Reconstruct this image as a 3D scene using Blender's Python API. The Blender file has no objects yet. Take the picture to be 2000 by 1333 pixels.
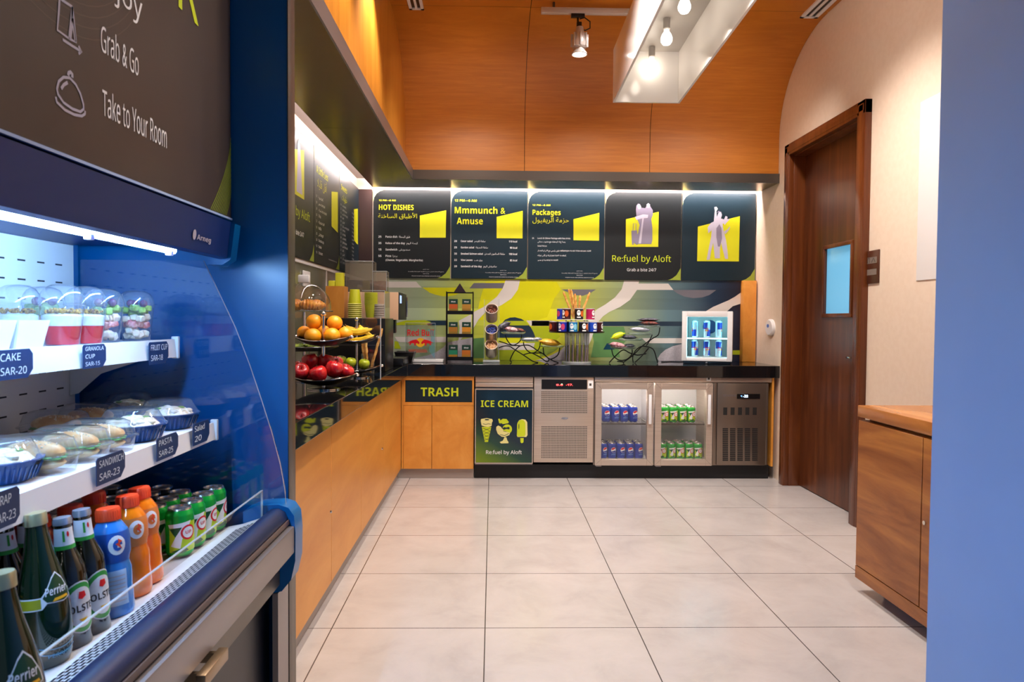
import bpy, bmesh, math, random
from mathutils import Vector, Matrix
from mathutils.geometry import tessellate_polygon
random.seed(7)
scene = bpy.context.scene
COL = scene.collection
PI = math.pi

# ---------------------------------------------------------------- camera
CAM_Z, F_PX, CX, CY = 1.187, 1377.0, 990.8, 666.5
pitch, yaw, roll = 0.03054, 0.02088, 0.00695
cy_, sy_, cp_, sp_ = math.cos(yaw), math.sin(yaw), math.cos(pitch), math.sin(pitch)
FWD = Vector((sy_*cp_, cy_*cp_, -sp_))
rt0 = Vector((cy_, -sy_, 0)); up0 = rt0.cross(FWD)
cr_, sr_ = math.cos(roll), math.sin(roll)
RT = rt0*cr_ + up0*sr_
UP = up0*cr_ - rt0*sr_
EYE = Vector((0, 0, CAM_Z))
cam_data = bpy.data.cameras.new('camera')
cam = bpy.data.objects.new('camera', cam_data); COL.objects.link(cam)
cam.matrix_world = Matrix(((RT.x, UP.x, -FWD.x, EYE.x), (RT.y, UP.y, -FWD.y, EYE.y), (RT.z, UP.z, -FWD.z, EYE.z), (0, 0, 0, 1)))
cam_data.sensor_width = 36; cam_data.lens = F_PX*36/2000
cam_data.shift_x = (1000-CX)/2000
cam_data.clip_start = 0.02
cam_data.dof.use_dof = True; cam_data.dof.focus_distance = 4.6; cam_data.dof.aperture_fstop = 9
scene.camera = cam

def at(px, py, X=None, Y=None, Z=None):
    """the point where the photo's pixel meets one plane of the room"""
    d = FWD*F_PX + RT*(px-CX) - UP*(py-CY)
    if X is not None: t = X/d.x
    elif Y is not None: t = Y/d.y
    else: t = (Z-CAM_Z)/d.z
    return EYE + d*t

# ---------------------------------------------------------------- view, world, lights
vs = scene.view_settings
vs.view_transform = 'Standard'; vs.look = 'None'; vs.gamma = 1; vs.use_curve_mapping = False
vs.exposure = 1.17
scene.cycles.max_bounces = 9; scene.cycles.transparent_max_bounces = 24; scene.cycles.transmission_bounces = 8
scene.cycles.caustics_reflective = False; scene.cycles.caustics_refractive = False
scene.cycles.sample_clamp_indirect = 6
scene.cycles.use_denoising = True
world = bpy.data.worlds.new('lobby_ambience'); scene.world = world
world.use_nodes = True
bg = world.node_tree.nodes['Background']
bg.inputs[0].default_value = (0.55, 0.72, 1.0, 1); bg.inputs[1].default_value = 0.09

def lamp(name, kind, loc, target, power, color, size=0.1, size_y=None, spot=None, blend=0.5):
    d = bpy.data.lights.new(name, kind); o = bpy.data.objects.new(name, d); COL.objects.link(o)
    o.location = loc
    if target is not None:
        v = Vector(target)-Vector(loc); o.rotation_euler = v.to_track_quat('-Z', 'Y').to_euler()
    d.energy = power; d.color = color
    if kind == 'AREA':
        d.size = size
        if size_y: d.shape = 'RECTANGLE'; d.size_y = size_y
    else: d.shadow_soft_size = size
    if kind == 'SPOT': d.spot_size = spot; d.spot_blend = blend
    return o
WARM = (1.0, 0.80, 0.60); NEUT = (1.0, 0.925, 0.88)
# recessed ceiling downlights over the aisle, last one added for sign and cooler
for (x, y, p) in ((0.35, 3.3, 56), (1.35, 3.5, 76), (0.75, 2.45, 30), (1.5, 2.5, 44), (0.35, 2.2, 34)):
    lamp('unseen_downlight_lamp', 'SPOT', (x, y, 3.10), (x, y+0.001, 0), p, NEUT, 0.07, spot=2.1, blend=0.8)
for (x, p) in ((-0.15, 30), (0.75, 30), (1.65, 30)):                    # a second row, added to brighten the back counter
    lamp('unseen_downlight_lamp', 'SPOT', (x, 4.15, 3.10), (x, 5.2, 1.1), p, NEUT, 0.07, spot=1.5, blend=0.8)
# wall washers close to the left veneer wall
for y in (2.2, 2.95, 3.75):
    lamp('wall_washer_lamp', 'SPOT', (-0.42, y, 3.12), (-0.66, y, 2.3), 34, (1.0, 0.87, 0.74), 0.03, spot=1.5, blend=0.7)
# washers for the back veneer wall
for x in (-0.2, 1.55):
    lamp('back_washer_lamp', 'SPOT', (x, 4.1, 3.10), (x, 5.4, 2.35), 11, WARM, 0.12, spot=1.5, blend=0.8)

# ---------------------------------------------------------------- mesh helpers
def lin(h):
    h = h.lstrip('#'); c = [int(h[i:i+2], 16)/255 for i in (0, 2, 4)]
    return tuple(x/12.92 if x <= 0.04045 else ((x+0.055)/1.055)**2.4 for x in c)

class MB:
    """collects shapes with their materials, then links them as ONE mesh object"""
    def __init__(s, m=None): s.v = []; s.f = []; s.mi = []; s.sm = []; s.mats = []; s.c = 0; s.o = Vector((0, 0, 0)); (m and s.m(m))
    def m(s, m):
        if m not in s.mats: s.mats.append(m)
        s.c = s.mats.index(m); return s
    def add(s, vs, fs, smooth=False, M=None):
        b = len(s.v)
        for p in vs:
            p = Vector(p)
            if M is not None: p = M @ p
            s.v.append(p)
        for f in fs:
            s.f.append([i+b for i in f]); s.mi.append(s.c); s.sm.append(smooth)
        return s
    def box(s, a, b, r=0, seg=2, M=None):
        x0, x1 = sorted((a[0], b[0])); y0, y1 = sorted((a[1], b[1])); z0, z1 = sorted((a[2], b[2]))
        if r <= 0:
            vs = [(x, y, z) for x in (x0, x1) for y in (y0, y1) for z in (z0, z1)]
            return s.add(vs, [(0, 1, 3, 2), (4, 6, 7, 5), (0, 4, 5, 1), (2, 3, 7, 6), (0, 2, 6, 4), (1, 5, 7, 3)], False, M)
        bm = bmesh.new(); bmesh.ops.create_cube(bm, size=1)
        for v in bm.verts: v.co = Vector(((x0+x1)/2+v.co.x*(x1-x0), (y0+y1)/2+v.co.y*(y1-y0), (z0+z1)/2+v.co.z*(z1-z0)))
        bmesh.ops.bevel(bm, geom=bm.edges[:], offset=min(r, 0.49*min(x1-x0, y1-y0, z1-z0)), segments=seg, profile=0.5, affect='EDGES')
        return s.bm(bm, True, M)
    def bm(s, bm, smooth=True, M=None):
        bm.verts.ensure_lookup_table(); bm.verts.index_update()
        s.add([v.co.copy() for v in bm.verts], [[v.index for v in f.verts] for f in bm.faces], smooth, M); bm.free(); return s
    def lathe(s, prof, c=(0, 0, 0), seg=24, M=None, smooth=True, a0=0.0, a1=2*PI):
        vs = []; fs = []; full = abs(a1-a0-2*PI) < 1e-6; n = seg if full else seg+1
        for r, z in prof:
            for k in range(n):
                a = a0+(a1-a0)*k/seg; vs.append((c[0]+r*math.cos(a), c[1]+r*math.sin(a), c[2]+z))
        for i in range(len(prof)-1):
            for k in range(seg):
                k2 = (k+1) % n
                fs.append((i*n+k, i*n+k2, (i+1)*n+k2, (i+1)*n+k))
        return s.add(vs, fs, smooth, M)
    def cyl(s, c, r, h, seg=20, M=None, r2=None):
        r2 = r if r2 is None else r2
        return s.lathe([(0, 0), (r, 0), (r2, h), (0, h)], c, seg, M)
    def tube(s, pts, r, seg=8, closed=False, caps=True, radii=None, M=None):
        pts = [Vector(p) for p in pts]; n = len(pts); vs = []; fs = []
        t0 = (pts[1]-pts[0]).normalized(); ref = Vector((0, 0, 1)) if abs(t0.z) < 0.9 else Vector((1, 0, 0))
        nrm = (ref-t0*ref.dot(t0)).normalized()
        for i, p in enumerate(pts):
            if closed: t = (pts[(i+1) % n]-pts[i-1])
            else: t = pts[min(i+1, n-1)]-pts[max(i-1, 0)]
            t = t.normalized() if t.length > 1e-9 else t0
            nrm = (nrm-t*nrm.dot(t)); nrm = nrm.normalized() if nrm.length > 1e-6 else t.orthogonal().normalized()
            b = t.cross(nrm); rr = radii[i] if radii else r
            for k in range(seg):
                a = 2*PI*k/seg; vs.append(p+(nrm*math.cos(a)+b*math.sin(a))*rr)
        m = n if closed else n-1
        for i in range(m):
            for k in range(seg):
                j = (i+1) % n; k2 = (k+1) % seg
                fs.append((i*seg+k, i*seg+k2, j*seg+k2, j*seg+k))
        if caps and not closed: fs.append(tuple(range(seg))[::-1]); fs.append(tuple(range((n-1)*seg, n*seg)))
        return s.add(vs, fs, True, M)
    def ball(s, c, r, seg=16, rings=10, sc=(1, 1, 1), M=None):
        prof = [(r*math.sin(PI*i/rings), -r*math.cos(PI*i/rings)) for i in range(rings+1)]
        T = Matrix.Translation(Vector(c)) @ Matrix.Diagonal((*sc, 1))
        if M is not None: T = M @ T
        return s.lathe(prof, (0, 0, 0), seg, T)
    def prism(s, poly, fr, d0, d1, smooth=False):
        """a polygon in frame fr, extruded from depth d0 to d1"""
        n = len(poly); vs = [fr.pt(a, b, d0) for a, b in poly]+[fr.pt(a, b, d1) for a, b in poly]
        s.add(vs, [tuple(range(n))[::-1], tuple(range(n, 2*n))], False)
        b = len(s.v)-2*n
        for i in range(n):
            j = (i+1) % n; s.f.append([b+i, b+j, b+n+j, b+n+i]); s.mi.append(s.c); s.sm.append(smooth)
        return s
    def poly(s, fr, pts, d=0.0):
        if fr.curved: return s.tris(fr, pts, [tuple(t) for t in tessellate_polygon([[Vector((a, b, 0)) for a, b in pts]])], d)
        return s.add([fr.pt(a, b, d) for a, b in pts], [tuple(range(len(pts)))])
    def tris(s, fr, pts, tr, d, L=0.007):
        pts = list(pts); tr = list(tr); done = []
        while tr and fr.curved:
            t = tr.pop()
            e = [math.hypot(pts[t[i]][0]-pts[t[(i+1) % 3]][0], pts[t[i]][1]-pts[t[(i+1) % 3]][1]) for i in range(3)]
            k = e.index(max(e))
            if e[k] < L or len(done) > 3000: done.append(t); continue
            a, b, c = t[k], t[(k+1) % 3], t[(k+2) % 3]
            pts.append(((pts[a][0]+pts[b][0])/2, (pts[a][1]+pts[b][1])/2)); m = len(pts)-1
            tr += [(a, m, c), (m, b, c)]
        return s.add([fr.pt(a, b, d) for a, b in pts], done or tr, fr.curved)
    def rect(s, fr, x0, y0, x1, y1, d=0.0): return s.poly(fr, [(x0, y0), (x1, y0), (x1, y1), (x0, y1)], d)
    def disc(s, fr, x, y, rx, d=0.0, ry=None, seg=20, a0=0, a1=2*PI):
        ry = ry or rx; full = a1-a0 > 6.28
        p = [(x+rx*math.cos(a0+(a1-a0)*k/seg), y+ry*math.sin(a0+(a1-a0)*k/seg)) for k in range(seg if full else seg+1)]
        return s.poly(fr, p, d)
    def line(s, fr, pts, w, d=0.0, closed=False):
        """a painted stroke of width w"""
        pts = [Vector((a, b)) for a, b in pts]; n = len(pts); L = []; R = []
        for i in range(n):
            p0 = pts[i-1] if (closed or i > 0) else pts[i]; p1 = pts[(i+1) % n] if (closed or i < n-1) else pts[i]
            t = (p1-p0); t = t.normalized() if t.length > 1e-9 else Vector((1, 0)); q = Vector((-t.y, t.x))*w/2
            L.append(pts[i]+q); R.append(pts[i]-q)
        vs = [fr.pt(p.x, p.y, d) for p in L]+[fr.pt(p.x, p.y, d) for p in R]
        m = n if closed else n-1
        return s.add(vs, [(i, (i+1) % n, n+(i+1) % n, n+i) for i in range(m)])
    def text(s, fr, body, x, y, w=None, h=None, d=0.0, align='l', bold=0.0, slant=0.0):
        """lettering: baseline at y, scaled to width w (and / or capital height h)"""
        V, Fc, W, H = glyphs(body, bold)
        sx = (w/W) if w else None; sy = (h/0.72) if h else None
        sx = sx or sy; sy = sy or sx
        ox = {'l': 0, 'c': -W*sx/2, 'r': -W*sx}[align]
        pts = [(x+ox+(a+slant*b)*sx, y+b*sy) for a, b in V]
        if fr.curved: return s.tris(fr, pts, [t for f in Fc for t in ([f] if len(f) == 3 else [(f[0], f[i], f[i+1]) for i in range(1, len(f)-1)])], d, 0.006)
        return s.add([fr.pt(a, b, d) for a, b in pts], Fc)
    def build(s, name, parent=None, sharp=38):
        me = bpy.data.meshes.new(name)
        me.from_pydata([tuple(p) for p in s.v], [], s.f)
        for m in s.mats: me.materials.append(m)
        me.polygons.foreach_set('material_index', s.mi); me.polygons.foreach_set('use_smooth', s.sm)
        me.update(); me.set_sharp_from_angle(angle=math.radians(sharp))
        o = bpy.data.objects.new(name, me); COL.objects.link(o)
        if parent is not None: o.parent = parent
        return o

def buildw(b, name, parent, **kw):
    """build from room coordinates under a parent that is only moved, not turned"""
    off = Vector((0, 0, 0)); p = parent
    while p is not None: off += p.location; p = p.parent
    b.v = [v-off for v in b.v]
    return b.build(name, parent, **kw)

class Fr:
    """a flat drawing frame: origin, right and up vectors (unit), metres"""
    curved = False
    def __init__(s, o, u, v, k=1.0): s.o = Vector(o); s.u = Vector(u).normalized(); s.v = Vector(v).normalized(); s.n = s.u.cross(s.v); s.k = k
    def pt(s, a, b, d=0.0): return s.o+s.u*a*s.k+s.v*b*s.k+s.n*d
class LFr:
    """a drawing frame wrapped round a lathe profile; a runs to the right seen from outside, facing angle a0"""
    curved = True
    def __init__(s, prof, a0, c=(0, 0, 0), rref=None): s.p = sorted(prof, key=lambda q: q[1]); s.a0 = a0; s.c = c; s.rr = rref or max(r for r, z in prof)
    def rad(s, z):
        p = s.p
        for (r0, z0), (r1, z1) in zip(p, p[1:]):
            if z0 <= z <= z1: return r0+(r1-r0)*((z-z0)/(z1-z0) if z1 > z0 else 0)
        return p[-1][0]
    def pt(s, a, b, d=0.0):
        r = s.rad(b)+d; t = s.a0+a/s.rr
        return Vector((s.c[0]+r*math.cos(t), s.c[1]+r*math.sin(t), s.c[2]+b))
BACK = lambda y: Fr((0, y, 0), (1, 0, 0), (0, 0, 1))       # faces -Y; a = x, b = z
SIDEP = lambda x: Fr((x, 0, 0), (0, 1, 0), (0, 0, 1))      # faces +X; a = y, b = z
SIDEM = lambda x: Fr((x, 0, 0), (0, -1, 0), (0, 0, 1))     # faces -X; a = -y, b = z
TOPF = lambda z: Fr((0, 0, z), (1, 0, 0), (0, 1, 0))       # faces +Z

_G = {}
_AR = {'ا': (0xFE8D,), 'أ': (0xFE83,), 'إ': (0xFE87,), 'ب': (0xFE8F, 1), 'ة': (0xFE93,), 'ت': (0xFE95, 1), 'ح': (0xFEA1, 1), 'خ': (0xFEA5, 1), 'د': (0xFEA9,), 'ر': (0xFEAD,),
       'ز': (0xFEAF,), 'س': (0xFEB1, 1), 'ش': (0xFEB5, 1), 'ص': (0xFEB9, 1), 'ض': (0xFEBD, 1), 'ط': (0xFEC1, 1), 'ع': (0xFEC9, 1), 'ف': (0xFED1, 1), 'ق': (0xFED5, 1), 'ك': (0xFED9, 1),
       'ل': (0xFEDD, 1), 'م': (0xFEE1, 1), 'ن': (0xFEE5, 1), 'ه': (0xFEE9, 1), 'و': (0xFEED,), 'ي': (0xFEF1, 1), 'ى': (0xFEEF,), 'ج': (0xFE9D, 1), 'ئ': (0xFE89, 1)}
def arabic(t):
    """joins and reverses Arabic letters (contextual forms, visual order)"""
    out = []
    for word in t.split(' ')[::-1]:
        w = word.replace('لأ', '\ue001').replace('لا', '\ue002'); res = []
        for i, ch in enumerate(w):
            pj = i > 0 and len(_AR.get(w[i-1], (0,))) > 1
            if ch in '\ue001\ue002': res.append(chr((0xFEF7 if ch == '\ue001' else 0xFEFB)+(1 if pj else 0))); continue
            f = _AR.get(ch)
            if not f: res.append(ch); continue
            nj = len(f) > 1 and i+1 < len(w) and (w[i+1] in _AR or w[i+1] in '\ue001\ue002')
            res.append(chr(f[0]+(3 if pj and nj else 2 if nj else 1 if pj else 0)))
        out.append(''.join(res[::-1]))
    return ' '.join(out)
def glyphs(body, bold):
    if any('\u0600' <= c <= '\u06ff' for c in body): body = ' '.join(body.split(' ')) if False else arabic(body)
    key = (body, bold)
    if key not in _G:
        fat = bold >= 0.015; b0 = (0x1D5D4, 0x1D5EE, 0x1D7EC) if fat else (0x1D5A0, 0x1D5BA, 0x1D7E2)   # plain sans-serif letter shapes
        tr = ''.join(chr(b0[0]+ord(c)-65) if 'A' <= c <= 'Z' else chr(b0[1]+ord(c)-97) if 'a' <= c <= 'z' else chr(b0[2]+ord(c)-48) if '0' <= c <= '9' else c for c in body)
        c = bpy.data.curves.new('t', 'FONT'); c.body = tr; c.resolution_u = 2; c.offset = 0
        o = bpy.data.objects.new('t', c); COL.objects.link(o)
        me = bpy.data.meshes.new_from_object(o.evaluated_get(bpy.context.evaluated_depsgraph_get()))
        V = [(v.co.x, v.co.y) for v in me.vertices]; Fc = [tuple(p.vertices) for p in me.polygons]
        bpy.data.objects.remove(o); bpy.data.curves.remove(c); bpy.data.meshes.remove(me)
        x0 = min((a for a, b in V), default=0); x1 = max((a for a, b in V), default=1)
        _G[key] = ([(a-x0, b) for a, b in V], Fc, max(x1-x0, 1e-3), 0.72)
    return _G[key]

def tag(o, label, cat, group=None):
    o['label'] = label; o['category'] = cat
    if group: o['group'] = group
    return o
def thing(name, label, cat, loc=(0, 0, 0), group=None, rz=0.0):
    o = bpy.data.objects.new(name, None); COL.objects.link(o); o.empty_display_size = 0.05
    o.location = loc; o.rotation_euler = (0, 0, rz)
    return tag(o, label, cat, group)
def struct(o, label=None):
    o['kind'] = 'structure'
    if label: o['label'] = label
    return o
def copy_tree(o, loc=None, label=None, group=None, rz=None, parent=None):
    c = o.copy(); COL.objects.link(c)
    if parent is not None: c.parent = parent
    for ch in o.children: copy_tree(ch, parent=c)
    if loc is not None: c.location = loc
    if rz is not None: c.rotation_euler = (0, 0, rz)
    if label: c['label'] = label
    if group: c['group'] = group
    return c
ORD = ['first', 'second', 'third', 'fourth', 'fifth', 'sixth', 'seventh', 'eighth', 'ninth', 'tenth']

# ---------------------------------------------------------------- materials
def mat(name, color, rough=0.5, metal=0.0, spec=0.5, emit=None, estr=0.0, coat=0.0, ior=1.5, trans=0.0, sub=0.0):
    m = bpy.data.materials.new(name); m.use_nodes = True
    b = m.node_tree.nodes['Principled BSDF']; c = lin(color) if isinstance(color, str) else color
    b.inputs['Base Color'].default_value = (*c, 1); b.inputs['Roughness'].default_value = rough; b.inputs['Metallic'].default_value = metal
    b.inputs['Specular IOR Level'].default_value = spec; b.inputs['IOR'].default_value = ior
    b.inputs['Coat Weight'].default_value = coat; b.inputs['Coat Roughness'].default_value = 0.08
    b.inputs['Transmission Weight'].default_value = trans
    if sub: b.inputs['Subsurface Weight'].default_value = sub; b.inputs['Subsurface Radius'].default_value = (0.01, 0.006, 0.003)
    if emit is not None:
        b.inputs['Emission Color'].default_value = (*(lin(emit) if isinstance(emit, str) else emit), 1); b.inputs['Emission Strength'].default_value = estr
    return m
def N(m, t, **kw):
    n = m.node_tree.nodes.new(t)
    for k, v in kw.items(): setattr(n, k, v)
    return n
def LK(m, a, b): m.node_tree.links.new(a, b)
def ramp(m, fac, stops, interp='LINEAR'):
    r = N(m, 'ShaderNodeValToRGB'); r.color_ramp.interpolation = interp; e = r.color_ramp.elements
    while len(e) < len(stops): e.new(0.5)
    for x, (p, c) in zip(e, stops): x.position = p; x.color = (*(lin(c) if isinstance(c, str) else c), 1)
    LK(m, fac, r.inputs[0]); return r.outputs[0]
def coords(m, scale=(1, 1, 1), loc=(0, 0, 0), kind='Object'):
    t = N(m, 'ShaderNodeTexCoord'); mp = N(m, 'ShaderNodeMapping'); mp.inputs['Scale'].default_value = scale; mp.inputs['Location'].default_value = loc
    LK(m, t.outputs[kind], mp.inputs[0]); return mp.outputs[0]
def noise(m, vec, scale=5, detail=4, rough=0.55, dist=0.0):
    n = N(m, 'ShaderNodeTexNoise'); n.inputs['Scale'].default_value = scale; n.inputs['Detail'].default_value = detail; n.inputs['Roughness'].default_value = rough; n.inputs['Distortion'].default_value = dist
    LK(m, vec, n.inputs[0]); return n.outputs[0]
def bump(m, h, strength=0.1, dist=0.002):
    b = N(m, 'ShaderNodeBump'); b.inputs['Strength'].default_value = strength; b.inputs['Distance'].default_value = dist
    LK(m, h, b.inputs['Height']); LK(m, b.outputs[0], m.node_tree.nodes['Principled BSDF'].inputs['Normal'])
def base(m, sock): LK(m, sock, m.node_tree.nodes['Principled BSDF'].inputs['Base Color'])
def wood(name, dark, mid, light, scale, rough=0.35, coat=0.0, nsc=1.0):
    m = mat(name, mid, rough, coat=coat)
    f = noise(m, coords(m, scale), nsc, 6, 0.6, 0.6)
    base(m, ramp(m, f, [(0.32, dark), (0.5, mid), (0.68, light)])); bump(m, f, 0.05, 0.001); return m
def speck(name, a, b, scale, rough=0.5, coat=0.0, lo=0.4, hi=0.6, **kw):
    m = mat(name, a, rough, coat=coat, **kw); base(m, ramp(m, noise(m, coords(m), scale, 4), [(lo, a), (hi, b)])); return m
def clear(name, tint=(1, 1, 1), gloss=0.06, rough=0.02, body=0.0, bodycol=(1, 1, 1), power=1.0):
    """thin clear plastic or pane: lets light through, reflects by Fresnel, optionally milky"""
    m = bpy.data.materials.new(name); m.use_nodes = True; nt = m.node_tree; nt.nodes.remove(nt.nodes['Principled BSDF'])
    out = nt.nodes['Material Output']; tr = N(m, 'ShaderNodeBsdfTransparent'); tr.inputs[0].default_value = (*tint, 1)
    gl = N(m, 'ShaderNodeBsdfGlossy'); gl.inputs['Roughness'].default_value = rough
    fr = N(m, 'ShaderNodeLayerWeight'); fr.inputs[0].default_value = 0.5
    p = N(m, 'ShaderNodeMath', operation='POWER'); LK(m, fr.outputs['Facing'], p.inputs[0]); p.inputs[1].default_value = 3.0
    a = N(m, 'ShaderNodeMath', operation='MULTIPLY_ADD'); LK(m, p.outputs[0], a.inputs[0]); a.inputs[1].default_value = 0.75*power; a.inputs[2].default_value = gloss; a.use_clamp = True
    mx = N(m, 'ShaderNodeMixShader'); src = tr
    if body > 0:
        df = N(m, 'ShaderNodeBsdfDiffuse'); df.inputs[0].default_value = (*bodycol, 1)
        m2 = N(m, 'ShaderNodeMixShader'); m2.inputs[0].default_value = body; LK(m, tr.outputs[0], m2.inputs[1]); LK(m, df.outputs[0], m2.inputs[2]); src = m2
    LK(m, a.outputs[0], mx.inputs[0]); LK(m, src.outputs[0], mx.inputs[1]); LK(m, gl.outputs[0], mx.inputs[2]); LK(m, mx.outputs[0], out.inputs[0])
    return m
def glow(name, color, strength):
    m = mat(name, color, 0.4, emit=color, estr=strength); return m

M = {}
M['veneer_h'] = wood('orange_veneer_horizontal', '#b06718', '#b96f1d', '#c27824', (3.5, 3.5, 60), 0.42)
M['veneer_v'] = wood('orange_veneer_vertical', '#c47c24', '#cf882c', '#d69035', (26, 26, 1.4), 0.42)
M['maple'] = wood('maple_cabinet_fronts', '#cb8230', '#d48d38', '#dc9844', (9, 1.6, 7), 0.38)
M['walnut'] = wood('walnut_door', '#431f0c', '#582c13', '#6d3c1c', (16, 16, 1.1), 0.32)
M['walnut_frame'] = wood('walnut_frame', '#50240d', '#643214', '#77411c', (14, 14, 1.0), 0.3)
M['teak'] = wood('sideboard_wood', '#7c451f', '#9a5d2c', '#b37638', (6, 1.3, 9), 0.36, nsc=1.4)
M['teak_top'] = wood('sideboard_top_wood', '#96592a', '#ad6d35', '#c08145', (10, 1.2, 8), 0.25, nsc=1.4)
M['beige'] = speck('cream_wall_paint', '#e6d2bb', '#e9d6c0', 30, 0.6)
M['wall_bluelit'] = speck('pale_wall_with_blue_light', '#8aaadd', '#8eaee0', 3, 0.55)  # pale wall, the cooler's blue light is put into its colour
M['navy'] = mat('navy_satin_paint', (0.0, 0.112, 0.325), 0.3)
M['navy2'] = mat('navy_cooler_steel', (0.001, 0.010, 0.048), 0.42)
M['canopy'] = mat('canopy_navy_steel', (0.001, 0.018, 0.12), 0.4)
M['granite'] = mat('black_granite', (0.006, 0.006, 0.007), 0.035, spec=0.5, ior=1.62)
M['steel'] = mat('brushed_steel', '#c9b8a8', 0.38, 0.7)
base(M['steel'], ramp(M['steel'], noise(M['steel'], coords(M['steel'], (2, 2, 260)), 1, 3), [(0.3, '#c2b1a2'), (0.7, '#d2c3b4')]))
M['chrome'] = mat('chrome', '#d9d4cf', 0.12, 1.0)
M['alu'] = mat('grey_aluminium', '#958e8e', 0.36, 0.7)
M['lampgrey'] = mat('silver_grey_lamp_paint', '#c4beb8', 0.35, 0.25)
M['alu_d'] = mat('dark_grey_metal', '#5d5650', 0.35, 0.6)
M['soffit'] = mat('dark_olive_metal_soffit', '#85714f', 0.27, 0.7)
M['fascia'] = mat('brushed_fascia', '#77685a', 0.32, 0.75)
M['black'] = mat('black_plastic', '#0d0c0d', 0.3)
M['blackm'] = mat('matte_black', '#111013', 0.55)
M['dark'] = mat('dark_bluegrey_panel', '#1c1f26', 0.5)  # one even dark blue-grey
M['white'] = mat('white_plastic', '#e6e3e1', 0.35)
M['whitem'] = mat('white_powder_coat', '#dedcdc', 0.5)
M['glosswhite'] = mat('gloss_white_laminate', '#e4e0dc', 0.09)
M['greytop'] = mat('trough_grey', '#a9a39c', 0.4)
M['plinth'] = mat('grey_laminate_plinth', '#a89d96', 0.4)
M['wire'] = mat('black_wire', '#17161a', 0.35, 0.5)
M['lime'] = mat('lime_print', '#c0d015', 0.5)
M['yellow'] = mat('yellow_print', '#c9c90a', 0.5)
M['limed'] = mat('olive_lime_print', '#8c9c2c', 0.5)
M['cream'] = mat('cream_lime_print', '#dcd58a', 0.5)
M['greyp'] = mat('grey_print', '#7b7486', 0.5)
M['greyl'] = mat('light_grey_print', '#b3adbb', 0.5)
M['whitep'] = mat('white_print', '#ecebea', 0.5)
M['red'] = mat('red_print', '#d8121e', 0.4)
M['tan'] = mat('orange_print', '#d9772a', 0.45)
M['yel2'] = mat('golden_print', '#efb51c', 0.4)
M['clear'] = clear('clear_acrylic', (0.97, 0.98, 0.98), 0.05)
M['clear2'] = clear('clear_clamshell_plastic', (0.96, 0.98, 1.0), 0.07, 0.05, 0.05)
M['pane'] = clear('fridge_pane', (0.95, 0.95, 0.94), 0.04, 0.015, 0.012, (0.9, 0.85, 0.8))
M['lowglass'] = clear('low_front_acrylic', (0.97, 0.98, 0.99), 0.015, 0.02, power=0.35)
M['edge'] = clear('acrylic_edge', (0.9, 0.95, 0.96), 0.2, 0.1, 0.45, (0.9, 0.95, 0.97))
M['coolglass'] = clear('cooler_side_glass', (0.88, 0.95, 0.98), 0.05, 0.01, 0.0, power=1.0)
# board navy: a soft vertical change from teal navy at the foot to charcoal in the middle
def board_mat(name, stops, z0, z1):
    m = mat(name, '#1b2733', 0.42, spec=0.4); t = N(m, 'ShaderNodeTexCoord'); sp = N(m, 'ShaderNodeSeparateXYZ'); LK(m, t.outputs['Object'], sp.inputs[0])
    mr = N(m, 'ShaderNodeMapRange'); mr.inputs[1].default_value = z0; mr.inputs[2].default_value = z1; LK(m, sp.outputs[2], mr.inputs[0])
    base(m, ramp(m, mr.outputs[0], stops)); return m
M['board'] = board_mat('menu_board_navy', [(0.0, '#08212c'), (0.35, '#0b2932'), (0.62, '#171b1c'), (1.0, '#0d2731')], 1.5, 2.25)
M['board2'] = board_mat('menu_board_charcoal', [(0.0, '#0e1417'), (0.5, '#191a19'), (1.0, '#151f26')], 1.5, 2.25)
M['header'] = speck('header_board_brown', '#3f352f', '#463b34', 2.0, 0.38)

# ================================================================ THE ROOM
M['tile'] = mat('pale_floor_tile', '#cfc6c2', 0.2)
_m = M['tile']; _br = N(_m, 'ShaderNodeTexBrick'); _br.offset = 0; _br.squash = 1
LK(_m, coords(_m, (1, 1, 1), (0.022, -0.3555, 0)), _br.inputs[0])
for k, v in (('Scale', 1.0), ('Mortar Size', 0.0022), ('Mortar Smooth', 0.1), ('Bias', 0.0), ('Brick Width', 0.5865), ('Row Height', 0.5805)): _br.inputs[k].default_value = v
_f = noise(_m, coords(_m, (1.2, 1.2, 1)), 3.0, 6, 0.65, 0.4)
_c = ramp(_m, _f, [(0.3, '#b0a8a3'), (0.5, '#bab2ad'), (0.72, '#c1b9b5')])
LK(_m, _c, _br.inputs['Color1']); LK(_m, _c, _br.inputs['Color2']); _br.inputs['Mortar'].default_value = (*lin('#4a4340'), 1)
base(_m, _br.outputs[0])
YB, XR, XL, ZC = 5.735, 2.14, -1.10, 3.17
o = MB(M['tile']).box((-2.0, -1.6, -0.1), (3.2, 5.9, 0)).build('floor'); struct(o)
o = MB(M['beige']).box((XL-0.1, YB, 0), (XR+0.12, YB+0.12, 2.33)).build('wall_back'); struct(o)
o = MB(M['beige']).box((XL-0.12, 2.1665, 0), (XL, YB, 2.33)).build('wall_left'); struct(o)
# cream right wall with its door opening
b = MB(M['beige'])
b.box((XR, 5.06, 0), (XR+0.14, YB, ZC+0.1)); b.box((XR, 1.32, 0), (XR+0.14, 4.0, ZC+0.1)); b.box((XR, 4.0, 2.42), (XR+0.14, 5.06, ZC+0.1))
struct(b.build('wall_right'))
struct(MB(M['wall_bluelit']).box((0.838, -1.6, 0), (1.0, 1.32, ZC)).build('wall_near_right'))
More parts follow.
